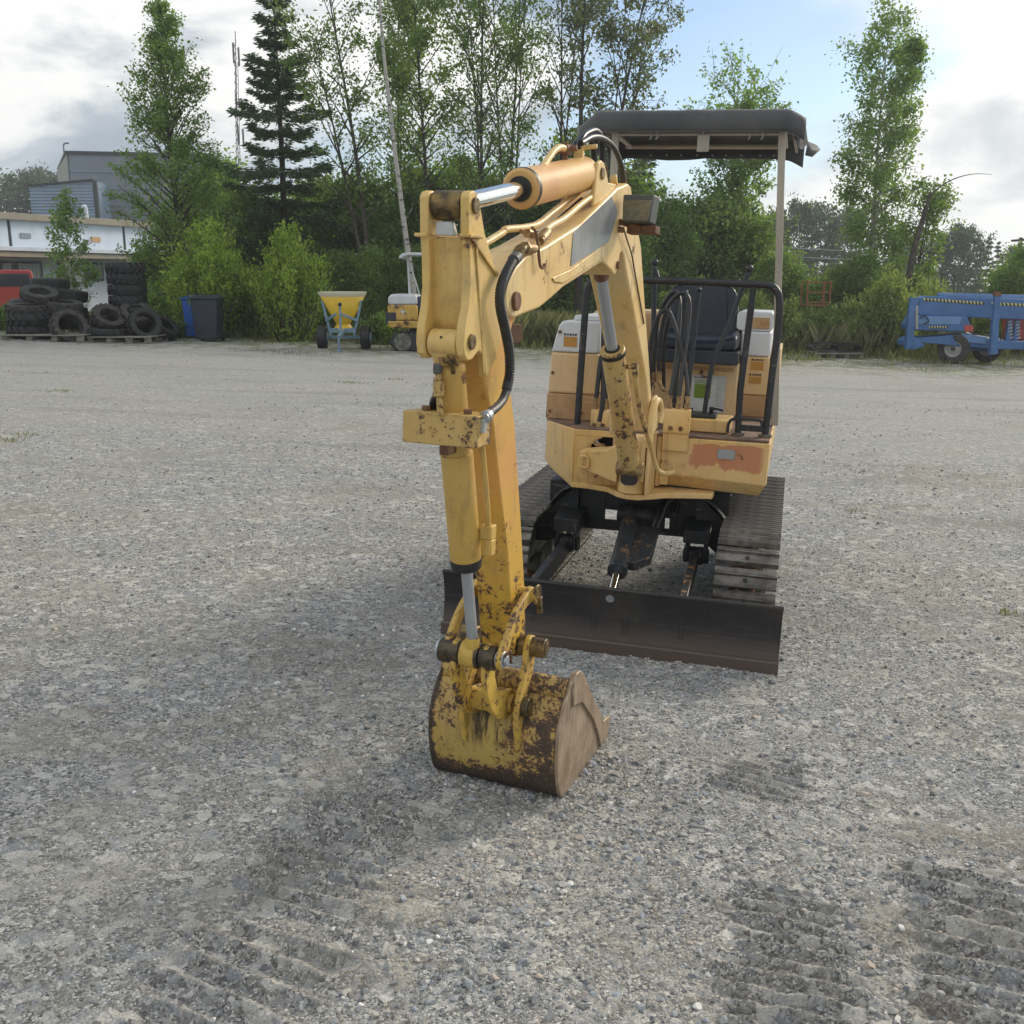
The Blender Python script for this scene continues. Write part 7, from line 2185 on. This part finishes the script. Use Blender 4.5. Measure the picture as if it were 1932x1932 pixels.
tyre(pos_t(128, 556, 24.0), 0.44, 0.26, (0.15, 0.05, 1), 'black tyre below and right of the highest one, left pile', lug=False, seed=1.4)
tyre(pos_t(128, 600, 23.9), 0.46, 0.50, (0, 0, 1), 'wide black tyre filling the back of the left pile', lug=False)
tyre(pos_t(60, 600, 24.2), 0.46, 0.9, (0, 0, 1), 'wide black tyre at the rear left of the left pile', lug=False)
tyre(pos_t(4, 648, 22.2), 0.22, 0.16, (0.2, 0, 1), 'small dusty tyre lying on the gravel at the left edge', mat='tyredust')
# tall stack
zb = gz(-8.9)
for k in range(7):
    lab = ['bottom tyre of the tall stack', 'second tyre up in the tall stack', 'third tyre up in the tall stack', 'middle tyre of the tall stack', 'third tyre from the top of the tall stack', 'second tyre from the top of the tall stack', 'black tyre topping the tall stack'][k]
    p = at(238.5, 520, 23.9); tyre(Vector((p.x + rt.uniform(-0.01, 0.01), 23.9, zb + 0.12 + 0.243 * k)), 0.415 if k < 6 else 0.425, 0.243, (0.01 * (k % 3 - 1), 0, 1), lab, seed=k * 0.6, lug=True)
# right pile
tyre(pos_t(272, 612, 22.9), 0.36, 0.26, (0.62, -0.70, 0.30), 'round-faced tyre leaning on the right pallet with its opening showing', mat='tyre', seed=0.3, hole=0.60)
tyre(pos_t(205, 629, 22.8), 0.44, 0.22, (0.05, 0, 1), 'flat lugged tyre at the front of the right pile', seed=0.8)
tyre(pos_t(205, 600, 23.2), 0.36, 0.24, (0.5, -0.5, 0.8), 'lugged tyre tilted on the right pile, below the tall stack', mat='tyredust', seed=0.2)
tyre(pos_t(182, 612, 23.4), 0.36, 0.22, (-0.5, -0.2, 0.9), 'lugged tyre sloping left in the right pile', seed=0.5)
tyre(pos_t(257, 592, 23.5), 0.34, 0.22, (0.35, -0.6, 0.8), 'dusty lugged tyre behind the round-faced one', mat='tyredust', seed=0.9)
tyre(pos_t(310, 618, 23.6), 0.34, 0.24, (0.65, -0.2, 0.75), 'lugged tyre sliding off the right end of the right pile', seed=0.9)
tyre(pos_t(298, 604, 24.0), 0.32, 0.20, (0.6, 0.1, 0.8), 'lugged tyre behind the one sliding off the right end', seed=0.1)

# wheelie bins
def bin_(u, Y, w, d, h, col, lidcol, label):
    g = ground_at(u, Y)
    e = empty('wheelie_bin', Matrix.Translation(g + Vector((0, 0, 0.03))), label, 'bin')
    m = MB(); m.rings([[(-w * 0.42, -d * 0.40, 0.05), (w * 0.42, -d * 0.40, 0.05), (w * 0.42, d * 0.40, 0.05), (-w * 0.42, d * 0.40, 0.05)], [(-w / 2, -d / 2, h * 0.93), (w / 2, -d / 2, h * 0.93), (w / 2, d / 2, h * 0.93), (-w / 2, d / 2, h * 0.93)]]); build('body', m, col, e, bev=0.03, seg=3)
    m = MB(); m.box(-w / 2 - 0.03, w / 2 + 0.03, -d / 2 - 0.03, d / 2 + 0.03, h * 0.93, h * 0.96); build('rim', m, col, e, bev=0.01)
    m = MB(); m.rings([[(-w / 2 - 0.02, -d / 2 - 0.04, h * 0.962), (w / 2 + 0.02, -d / 2 - 0.04, h * 0.962), (w / 2 + 0.02, d / 2 + 0.02, h * 0.985), (-w / 2 - 0.02, d / 2 + 0.02, h * 0.985)], [(-w / 2 + 0.05, -d / 2 + 0.05, h), (w / 2 - 0.05, -d / 2 + 0.05, h), (w / 2 - 0.05, d / 2 - 0.02, h * 1.03), (-w / 2 + 0.05, d / 2 - 0.02, h * 1.03)]]); build('lid', m, lidcol, e, bev=0.015)
    for s in (-1, 1):
        m = MB(); m.cyl((s * w * 0.36, d * 0.42, 0.10), (s * w * 0.46, d * 0.42, 0.10), 0.10, 16); build('wheel', m, MAT['tyre'], e)
    return e


MAT['binblue'] = simple('blue_plastic', (0.02, 0.13, 0.55), 0.4, var=0.08)
MAT['bindark'] = simple('dark_plastic', (0.022, 0.032, 0.050), 0.42, var=0.1)
bin_(399, 24.0, 0.60, 0.62, 1.02, MAT['bindark'], MAT['bindark'], 'dark blue-grey wheelie bin in front of the bushes')
bin_(374, 24.9, 0.42, 0.50, 0.98, MAT['binblue'], MAT['binblue'], 'bright blue wheelie bin half behind the dark one')

# hopper spreader
MAT['spyellow'] = simple('yellow_plastic', (0.80, 0.52, 0.03), 0.4, var=0.06)
MAT['spcream'] = simple('cream_plastic', (0.70, 0.64, 0.48), 0.5, var=0.05)
MAT['spblue'] = simple('pale_blue_paint', (0.20, 0.32, 0.42), 0.45, var=0.15, vscale=12)
g = ground_at(651, 23.0)
SP = empty('fertilizer_spreader', Matrix.Translation(g + Vector((0, 0, 0.03))), 'yellow cone-shaped hopper spreader on a pale blue two-wheel frame', 'spreader')
m = MB(); m.lathe([(0.135, 0.52), (0.16, 0.56), (0.50, 1.17)], (0, 0, 0), (0, 0, 1), 48); build('hopper', m, MAT['spyellow'], SP, solid=0.008)
m = MB(); m.lathe([(0.14, 0.58), (0.485, 1.17), (0.515, 1.235), (0.535, 1.24), (0.535, 1.225), (0.50, 1.16), (0.15, 0.575)], (0, 0, 0), (0, 0, 1), 48); build('liner', m, MAT['spcream'], SP)
m = MB(); m.lathe([(0.02, 0.40), (0.22, 0.42), (0.20, 0.47), (0.14, 0.56), (0.1, 0.58)], (0, 0, 0), (0, 0, 1), 32); build('spinner_cover', m, MAT['spyellow'], SP)
for s in (-1, 1):
    m = MB(); m.bar((s * 0.43, -0.12, 1.06), (s * 0.25, -0.15, 0.30), 0.05, 0.05); build('frame_leg', m, MAT['spcream'] if False else MAT['spblue'], SP, bev=0.004)
    m = MB(); m.bar((s * 0.05, -0.62, 0.78), (s * 0.34, -0.20, 0.62), 0.04, 0.05); build('frame_strut', m, MAT['spblue'], SP, bev=0.004)
    m = MB(); m.cyl((s * 0.38, 0.05, 0.25), (s * 0.58, 0.05, 0.25), 0.25, 28); w_ = build('wheel', m, MAT['tyre'], SP, bev=0.03, seg=3)
    m = MB(); m.cyl((s * 0.36, 0.05, 0.25), (s * 0.60, 0.05, 0.25), 0.11, 20); build('hub', m, MAT['spblue'], w_)
m = MB(); m.box(-0.28, 0.28, -0.20, -0.12, 0.36, 0.46); build('cross_member', m, MAT['spblue'], SP, bev=0.006)
m = MB(); m.box(-0.38, 0.38, 0.0, 0.10, 0.22, 0.29); build('axle', m, MAT['spblue'], SP, bev=0.006)
m = MB(); m.bar((0.04, -0.15, 0.42), (0.05, -1.0, 0.30), 0.07, 0.07); m.bar((0.05, -0.68, 0.95), (0.05, -0.68, 0.30), 0.045, 0.045); build('drawbar', m, MAT['spblue'], SP, bev=0.004)
m = MB(); m.bar((0.05, -0.98, 0.34), (0.05, -0.98, 0.03), 0.04, 0.04); m.box(0.0, 0.10, -1.03, -0.93, 0.0, 0.03); build('jack_stand', m, MAT['spblue'], SP, bev=0.004)
m = MB(); m.sphere((0.05, -0.68, 0.98), 0.045, 8); build('hitch_ball', m, MAT['hose'], SP)

# second, smaller excavator behind the arm
MAT['ex2y'] = paint('small_excavator_paint', (0.55, 0.33, 0.06), (0.58, 0.38, 0.10), chips=0.56, scale=3.5, rough=0.5, grime=0.3)
MAT['ex2w'] = simple('small_excavator_white', (0.62, 0.64, 0.66), 0.45, var=0.08)
MAT['ex2b'] = simple('navy_vinyl', (0.03, 0.05, 0.12), 0.4)
g = ground_at(800, 23.3)
E2 = empty('small_excavator', Matrix.Translation(g + Vector((0, 0, 0.03))), 'second mini excavator with white canopy half hidden behind the arm', 'excavator')


def e2(name, mb, mat, parent=E2, **kw):
    return build(name, mb, MAT[mat], parent, None, **kw)


for yy in (-0.30, 0.75):
    m = MB(); m.prism([(-0.58, 0.03), (0.78, 0.03), (0.92, 0.20), (0.80, 0.38), (-0.60, 0.40), (-0.76, 0.22)], yy - 0.15, yy + 0.15, 'y'); tr2 = e2('track', m, 'hose', bev=0.02, seg=2)
    m = MB()
    for k in range(16):
        x = -0.62 + 0.095 * k
        m.box(x, x + 0.03, yy - 0.16, yy + 0.16, 0.395, 0.415); m.box(x, x + 0.03, yy - 0.16, yy + 0.16, 0.01, 0.03)
    e2('track_cleats', m, 'shoe', tr2, kind='stuff')
    m = MB(); m.cyl((-0.42, yy - 0.17, 0.22), (-0.42, yy + 0.17, 0.22), 0.19, 20); e2('sprocket', m, 'dusty', tr2)
m = MB(); m.box(-0.3, 0.55, -0.15, 0.6, 0.28, 0.50); e2('undercarriage', m, 'frame', bev=0.03)
m = MB(); m.rings([[(-0.72, -0.45, 0.52), (0.65, -0.45, 0.50), (0.65, 0.85, 0.50), (-0.72, 0.85, 0.52)], [(-0.76, -0.48, 0.68), (0.72, -0.48, 0.66), (0.72, 0.85, 0.66), (-0.76, 0.85, 0.68)]]); e2('deck', m, 'ex2y', bev=0.03)
m = MB(); m.prism([(-0.74, 0.68), (-0.08, 0.68), (-0.08, 1.02), (-0.74, 1.02)], -0.46, 0.80, 'y'); bd = e2('engine_cover', m, 'ex2y', bev=0.05, seg=3)
m = MB(); m.prism([(-0.73, 1.02), (-0.08, 1.02), (-0.10, 1.24), (-0.66, 1.25), (-0.72, 1.18)], -0.44, 0.78, 'y'); e2('white_hood', m, 'ex2w', bev=0.05, seg=3)
m = MB(); m.rbox(-0.78, -0.55, -0.47, -0.462, 0.62, 0.86, 0.02); e2('dark_panel', m, 'carglass', bd)
m = MB(); m.prism([(-0.46, 0.90), (-0.34, 0.90), (-0.40, 0.82)], -0.468, -0.462, 'y'); e2('white_triangle', m, 'ex2w', bd)
m = MB(); m.box(-0.05, 0.42, -0.30, 0.30, 0.70, 0.92); st2 = e2('seat', m, 'ex2b', bev=0.04, seg=3)
m = MB(); m.box(-0.10, 0.02, -0.30, 0.30, 0.90, 1.20); e2('backrest', m, 'ex2b', st2, bev=0.04, seg=3)
m = MB(); m.rbox(0.22, 0.45, 0.30, 0.35, 0.92, 1.40, 0.04); e2('white_screen', m, 'ex2w', bev=0.01)
m = MB(); m.tube([(0.0, -0.46, 1.28), (0.55, -0.46, 1.28), (0.60, -0.46, 1.20), (0.62, -0.46, 0.70)], 0.018, 8); m.tube([(0.20, -0.46, 1.28), (0.20, -0.46, 0.70)], 0.014, 8); e2('guard_rail', m, 'black')
m = MB(); m.bar((-0.32, 0.10, 2.05), (-0.30, 0.10, 1.24), 0.045, 0.045, (0, 1, 0)); m.bar((-0.28, 0.10, 1.95), (-0.08, 0.12, 1.24), 0.03, 0.03, (0, 1, 0)); e2('canopy_post', m, 'ex2w', bev=0.005)
m = MB(); m.prism([(-0.45, 2.06), (-0.38, 2.12), (-0.25, 2.135), (0.80, 2.12), (0.80, 2.06), (-0.28, 2.08), (-0.40, 2.03), (-0.46, 2.00)], -0.45, 0.75, 'y'); e2('canopy', m, 'ex2w', bev=0.012, seg=3)
m = MB(); m.prism([(0.50, 0.60), (0.66, 0.60), (0.78, 1.1), (1.05, 1.90), (1.35, 2.05), (1.30, 2.15), (0.98, 2.02), (0.60, 1.2), (0.48, 0.9)], -0.38, -0.26, 'y'); e2('boom', m, 'ex2y', bev=0.012)
m = MB(); m.prism([(1.25, 2.18), (1.38, 2.15), (2.10, 0.85), (2.04, 0.62), (1.92, 0.66), (1.90, 0.85)], -0.39, -0.28, 'y'); e2('stick', m, 'ex2y', bev=0.012)
m = MB(); m.prism([(1.90, 0.60), (2.20, 0.60), (2.24, 0.30), (2.14, 0.18), (1.94, 0.22), (1.86, 0.40)], -0.55, -0.10, 'y'); bk2 = e2('bucket', m, 'rust', bev=0.015)
for yy in (-0.50, -0.33, -0.15):
    m = MB(); m.prism([(1.92, 0.22), (2.00, 0.20), (1.94, 0.06)], yy - 0.03, yy + 0.03, 'y'); e2('tooth', m, 'rust', bk2)
m = MB(); m.prism([(1.02, 0.04), (1.08, 0.04), (1.12, 0.36), (1.06, 0.36)], -0.45, 0.90, 'y'); e2('dozer_blade', m, 'ex2y', bev=0.006)

# blue trailer lift
MAT['liftblue'] = simple('lift_blue_paint', (0.065, 0.165, 0.38), 0.42, var=0.12, vscale=3)
MAT['liftlight'] = simple('lift_light_blue_paint', (0.14, 0.27, 0.50), 0.42, var=0.1, vscale=3)
MAT['liftred'] = simple('lift_red_label', (0.50, 0.08, 0.06), 0.5)
MAT['hazy'] = simple('hazard_yellow', (0.62, 0.58, 0.28), 0.5, var=0.05)
MAT['rimgrey'] = simple('wheel_rim', (0.42, 0.42, 0.40), 0.5, var=0.1)
YL = 25.6
LO = Vector((at(1800, 684, YL).x, YL, gz(at(1800, 684, YL).x)))
LF = empty('trailer_lift', Matrix.Translation(LO), 'blue boom lift on a two-wheel trailer at the right edge of the yard', 'lift')


def lw(u, v, dy=0.0):
    p = at(u, v, YL + dy) - LO
    return (p.x, p.y, p.z)


def lpoly(name, pts, y0, y1, mat, parent=LF, bev=0.01, **kw):
    m = MB(); m.prism([(lw(u, v)[0], lw(u, v)[2]) for u, v in pts], y0, y1, 'y')
    return build(name, m, MAT[mat], parent, None, bev=bev, **kw)


def stripes(parent, u0, v0, u1, v1, y, n, h=0.07):
    m = MB()
    for k in range(n):
        t = (k + 0.1) / n; a = Vector(lw(lerp(u0, u1, t), lerp(v0, v1, t))); b = Vector(lw(lerp(u0, u1, t + 0.5 / n), lerp(v0, v1, t + 0.5 / n)))
        d = Vector(((b - a).x * 0.6, 0, h))
        m.add([(a.x, y, a.z - 0), (b.x, y, b.z), (b.x - d.x, y, b.z + h), (a.x - d.x, y, a.z + h)], [(0, 1, 2, 3)])
    o = build('hazard_stripes', m, MAT['hazy'], parent, None, solid=0.003)
    m = MB(); a = Vector(lw(u0, v0)); b = Vector(lw(u1, v1)); m.add([(a.x, y + 0.004, a.z), (b.x, y + 0.004, b.z), (b.x, y + 0.004, b.z + h), (a.x, y + 0.004, a.z + h)], [(0, 1, 2, 3)])
    build('hazard_backing', m, MAT['ink'], parent, None, solid=0.002)


lpoly('outrigger_post', [(1697, 560), (1711, 561), (1711, 570), (1706, 575), (1701, 652), (1688, 656), (1692, 600)], -0.75, -0.62, 'liftblue')
lpoly('grey_strip', [(1707, 575), (1712, 575), (1711, 620), (1707, 618)], -0.70, -0.66, 'rimgrey', bev=0.004)
bmn = lpoly('lift_boom', [(1730, 562), (1740, 558), (1990, 566), (1990, 604), (1880, 601), (1728, 594), (1724, 590)], -0.25, 0.10, 'liftblue', bev=0.02)
stripes(bmn, 1735, 567, 1848, 575, -0.262, 17)
stripes(bmn, 1862, 575, 1985, 581, -0.262, 17)
lpoly('upper_rail', [(1768, 552), (1990, 558), (1990, 566), (1768, 559)], -0.10, 0.0, 'liftlight', bev=0.012)
lpoly('rail_foot', [(1766, 556), (1776, 556), (1776, 566), (1766, 566)], -0.12, 0.02, 'liftblue', bev=0.006)
tb = lpoly('turret_cover', [(1723, 594), (1812, 596), (1818, 612), (1818, 625), (1712, 622), (1711, 612), (1716, 606)], -0.40, 0.45, 'liftblue', bev=0.03)
lpoly('sloped_top', [(1724, 596), (1802, 598), (1796, 611), (1712, 610)], -0.415, -0.402, 'liftlight', tb, bev=0.004)
stripes(tb, 1740, 618, 1775, 618, -0.42, 7, 0.05)
lpoly('red_label', [(1806, 612), (1822, 612), (1822, 624), (1806, 624)], -0.42, -0.401, 'liftred', tb, bev=0.003)
lpoly('motor', [(1812, 597), (1826, 597), (1826, 614), (1812, 614)], -0.2, 0.2, 'ink', tb, bev=0.01)
lpoly('chassis', [(1702, 642), (1712, 636), (1760, 633), (1810, 628), (1840, 633), (1860, 640), (1990, 646), (1990, 660), (1860, 657), (1800, 652), (1760, 648), (1722, 645), (1702, 652)], -0.35, 0.35, 'liftblue', bev=0.02)
lpoly('side_panel', [(1800, 628), (1848, 634), (1846, 648), (1812, 644)], -0.40, -0.352, 'liftlight', bev=0.01)
lpoly('outrigger_foot', [(1704, 632), (1716, 640), (1725, 650), (1704, 656), (1696, 656)], -0.70, -0.55, 'liftblue', bev=0.01)
lpoly('outrigger_post', [(1852, 556), (1862, 556), (1859, 600), (1857, 664), (1842, 666), (1846, 620)], -0.75, -0.62, 'liftblue', bev=0.01)
lpoly('rust_cap', [(1851, 550), (1862, 550), (1862, 558), (1851, 558)], -0.76, -0.61, 'rust', bev=0.005)
for u in (1898, 1912):
    pst = lpoly('strut', [(u, 603), (u + 8, 603), (u + 4, 642), (u - 6, 642)], -0.15, -0.05, 'liftblue', bev=0.005)
    m = MB()
    for k in range(6):
        a = Vector(lw(u - 3 + 0.6 * (5 - k), 640 - 6.2 * k)); m.add([(a.x, -0.155, a.z), (a.x + 0.10, -0.155, a.z + 0.04), (a.x + 0.10, -0.155, a.z + 0.075), (a.x, -0.155, a.z + 0.035)], [(0, 1, 2, 3)])
    build('hazard_stripes', m, MAT['rimgrey'], pst, None, solid=0.003)
lpoly('orange_box', [(1908, 600), (1990, 602), (1990, 644), (1908, 642)], 0.3, 0.5, 'liftred', bev=0.02)
m = MB(); m.tube([lw(1822, 629, -0.1), lw(1848, 636, -0.1), (lw(1890, 642, -0.1))], 0.035, 8); build('pale_tube', m, MAT['ex2w'], LF)
for pts_ in ([lw(1735, 600, -0.43), lw(1745, 596, -0.46), lw(1752, 606, -0.46), lw(1742, 612, -0.43)], [lw(1815, 596, -0.3), lw(1822, 606, -0.36), lw(1832, 628, -0.3), lw(1850, 632, -0.42)], [lw(1865, 600, -0.3), lw(1880, 622, -0.3), lw(1890, 645, -0.3)]):
    m = MB(); m.tube(spl(pts_, 5), 0.016, 8); build('hydraulic_hose', m, MAT['hose'], LF)
for (u, v), R, ang_ in (((1799, 656.5), 0.375, 28), ((1862, 660), 0.345, 28)):
    c = Vector(lw(u, v, -0.25 if u < 1830 else 0.35)); c.z = R - 0.01
    ax_v = Vector((-math.sin(math.radians(ang_)), -math.cos(math.radians(ang_)), 0))
    q = (Matrix.Translation(c) @ ax_v.to_track_quat('Z', 'Y').to_matrix().to_4x4())
    m = MB(); m.lathe([(R * 0.52, -0.10), (R * 0.80, -0.13), (R * 0.96, -0.11), (R, -0.05), (R, 0.05), (R * 0.96, 0.11), (R * 0.80, 0.13), (R * 0.52, 0.10)], (0, 0, 0), (0, 0, 1), 36)
    w_ = build('wheel', m, MAT['tyredust'], LF, q)
    m = MB(); m.lathe([(0.02, 0.06), (R * 0.20, 0.06), (R * 0.22, 0.03), (R * 0.42, 0.02), (R * 0.46, 0.08), (R * 0.55, 0.10), (R * 0.55, -0.10)], (0, 0, 0), (0, 0, 1), 28); rim = build('rim', m, MAT['rimgrey'], w_)
    m = MB(); m.lathe([(0.001, 0.075), (R * 0.14, 0.075), (R * 0.15, 0.05)], (0, 0, 0), (0, 0, 1), 16); build('hub', m, MAT['dkseam'], w_)
m = MB(); m.cyl(lw(1799, 656, -0.1), lw(1862, 660, 0.3), 0.05, 10); build('axle', m, MAT['liftblue'], LF)

# rubber track loop on a pallet
Yr_ = 26.2
g = ground_at(1572, Yr_)
pallet(g + Vector((0, 0, 0.02)), 1.2, 0.8, 'low pallet under the black rubber track loops', 0.06)
for (u, L_, lab) in ((1551, 0.70, 'folded black rubber track loop on the left of its pallet'), (1597, 0.66, 'folded black rubber track loop with open end, right on its pallet')):
    p = at(u, 662, Yr_)
    m = MB()
    outl = []
    for k in range(24):
        a = 2 * math.pi * k / 24
        outl.append((math.copysign(abs(math.cos(a)) ** 0.6, math.cos(a)) * L_ / 2, 0.11 + 0.10 * math.sin(a)))
    ring_o = [(x, -0.20, z) for x, z in outl]; ring_o2 = [(x, 0.20, z) for x, z in outl]
    ring_i = [(x * 0.90, 0.20, 0.11 + (z - 0.11) * 0.62) for x, z in outl]; ring_i2 = [(x * 0.90, -0.20, 0.11 + (z - 0.11) * 0.62) for x, z in outl]
    m.rings([ring_o, ring_o2, ring_i, ring_i2, ring_o], True, False)
    o = build('rubber_track', m, MAT['tyredust' if u < 1570 else 'tyre'], None, Matrix.Translation((p.x, Yr_, gz(p.x) + 0.14)) @ Matrix.Rotation(0.15, 4, 'Z'), ang=50)
    tag(o, lab, 'rubber track')
    m = MB()
    for k in range(14):
        x = -L_ * 0.42 + L_ * 0.84 * k / 13
        m.box(x - 0.012, x + 0.012, -0.19, 0.19, 0.205, 0.225)
    build('lugs', m, MAT['tyre'], o, kind='stuff')

# orange cage in the bushes
MAT['cage'] = simple('orange_red_paint', (0.36, 0.11, 0.065), 0.7, var=0.1)
Yk = 28.6
c0, c1 = at(1522, 576, Yk), at(1568, 532, Yk)
KG = empty('lift_basket', Vector((c0.x, Yk, c0.z)), 'orange-red steel work cage standing among the bushes', 'cage')
Wk, Hk = c1.x - c0.x, c1.z - c0.z
for nm, segs in (('bottom_frame', [((0, 0, 0), (Wk, 0, 0)), ((0, 0.6, 0), (Wk, 0.6, 0)), ((0, 0, 0), (0, 0.6, 0)), ((Wk, 0, 0), (Wk, 0.6, 0)), ((0, 0, 0.08), (Wk, 0, 0.08))]),
                 ('top_rail', [((0, 0, Hk), (Wk, 0, Hk)), ((0, 0.6, Hk), (Wk, 0.6, Hk)), ((0, 0, Hk), (0, 0.6, Hk)), ((Wk, 0, Hk), (Wk, 0.6, Hk))]),
                 ('middle_rail', [((0, 0, Hk * 0.55), (Wk, 0, Hk * 0.55)), ((Wk, 0, Hk * 0.55), (Wk, 0.6, Hk * 0.55))])):
    m = MB()
    for a, b in segs:
        m.bar(a, b, 0.03, 0.03)
    build(nm, m, MAT['cage'], KG)
for x, yy in ((0, 0), (Wk, 0), (0, 0.6), (Wk, 0.6), (Wk * 0.7, 0)):
    m = MB(); m.bar((x, yy, 0), (x, yy, Hk), 0.03, 0.03, (0, 1, 0)); build('post', m, MAT['cage'], KG)

# ================================================================== HAZE
hz = MB(); hz.box(-256, 256, -58, 338, -4.0, 48.0)
me = bpy.data.meshes.new('haze'); me.from_pydata(hz.v, [], hz.f); me.update()
bm = bmesh.new(); bm.from_mesh(me); bmesh.ops.recalc_face_normals(bm, faces=bm.faces); bm.to_mesh(me); bm.free()
hm = bpy.data.materials.new('haze'); hm.use_nodes = True
t = NT(hm.node_tree)
pv = t.n('ShaderNodeVolumePrincipled', ins={'Color': (0.93, 0.96, 1.0, 1), 'Density': 0.0012, 'Anisotropy': 0.3})
t.link(pv.outputs[0], t.n('ShaderNodeOutputMaterial').inputs['Volume'])
me.materials.append(hm)
ho = bpy.data.objects.new('haze', me); COL.objects.link(ho); ho['kind'] = 'stuff'
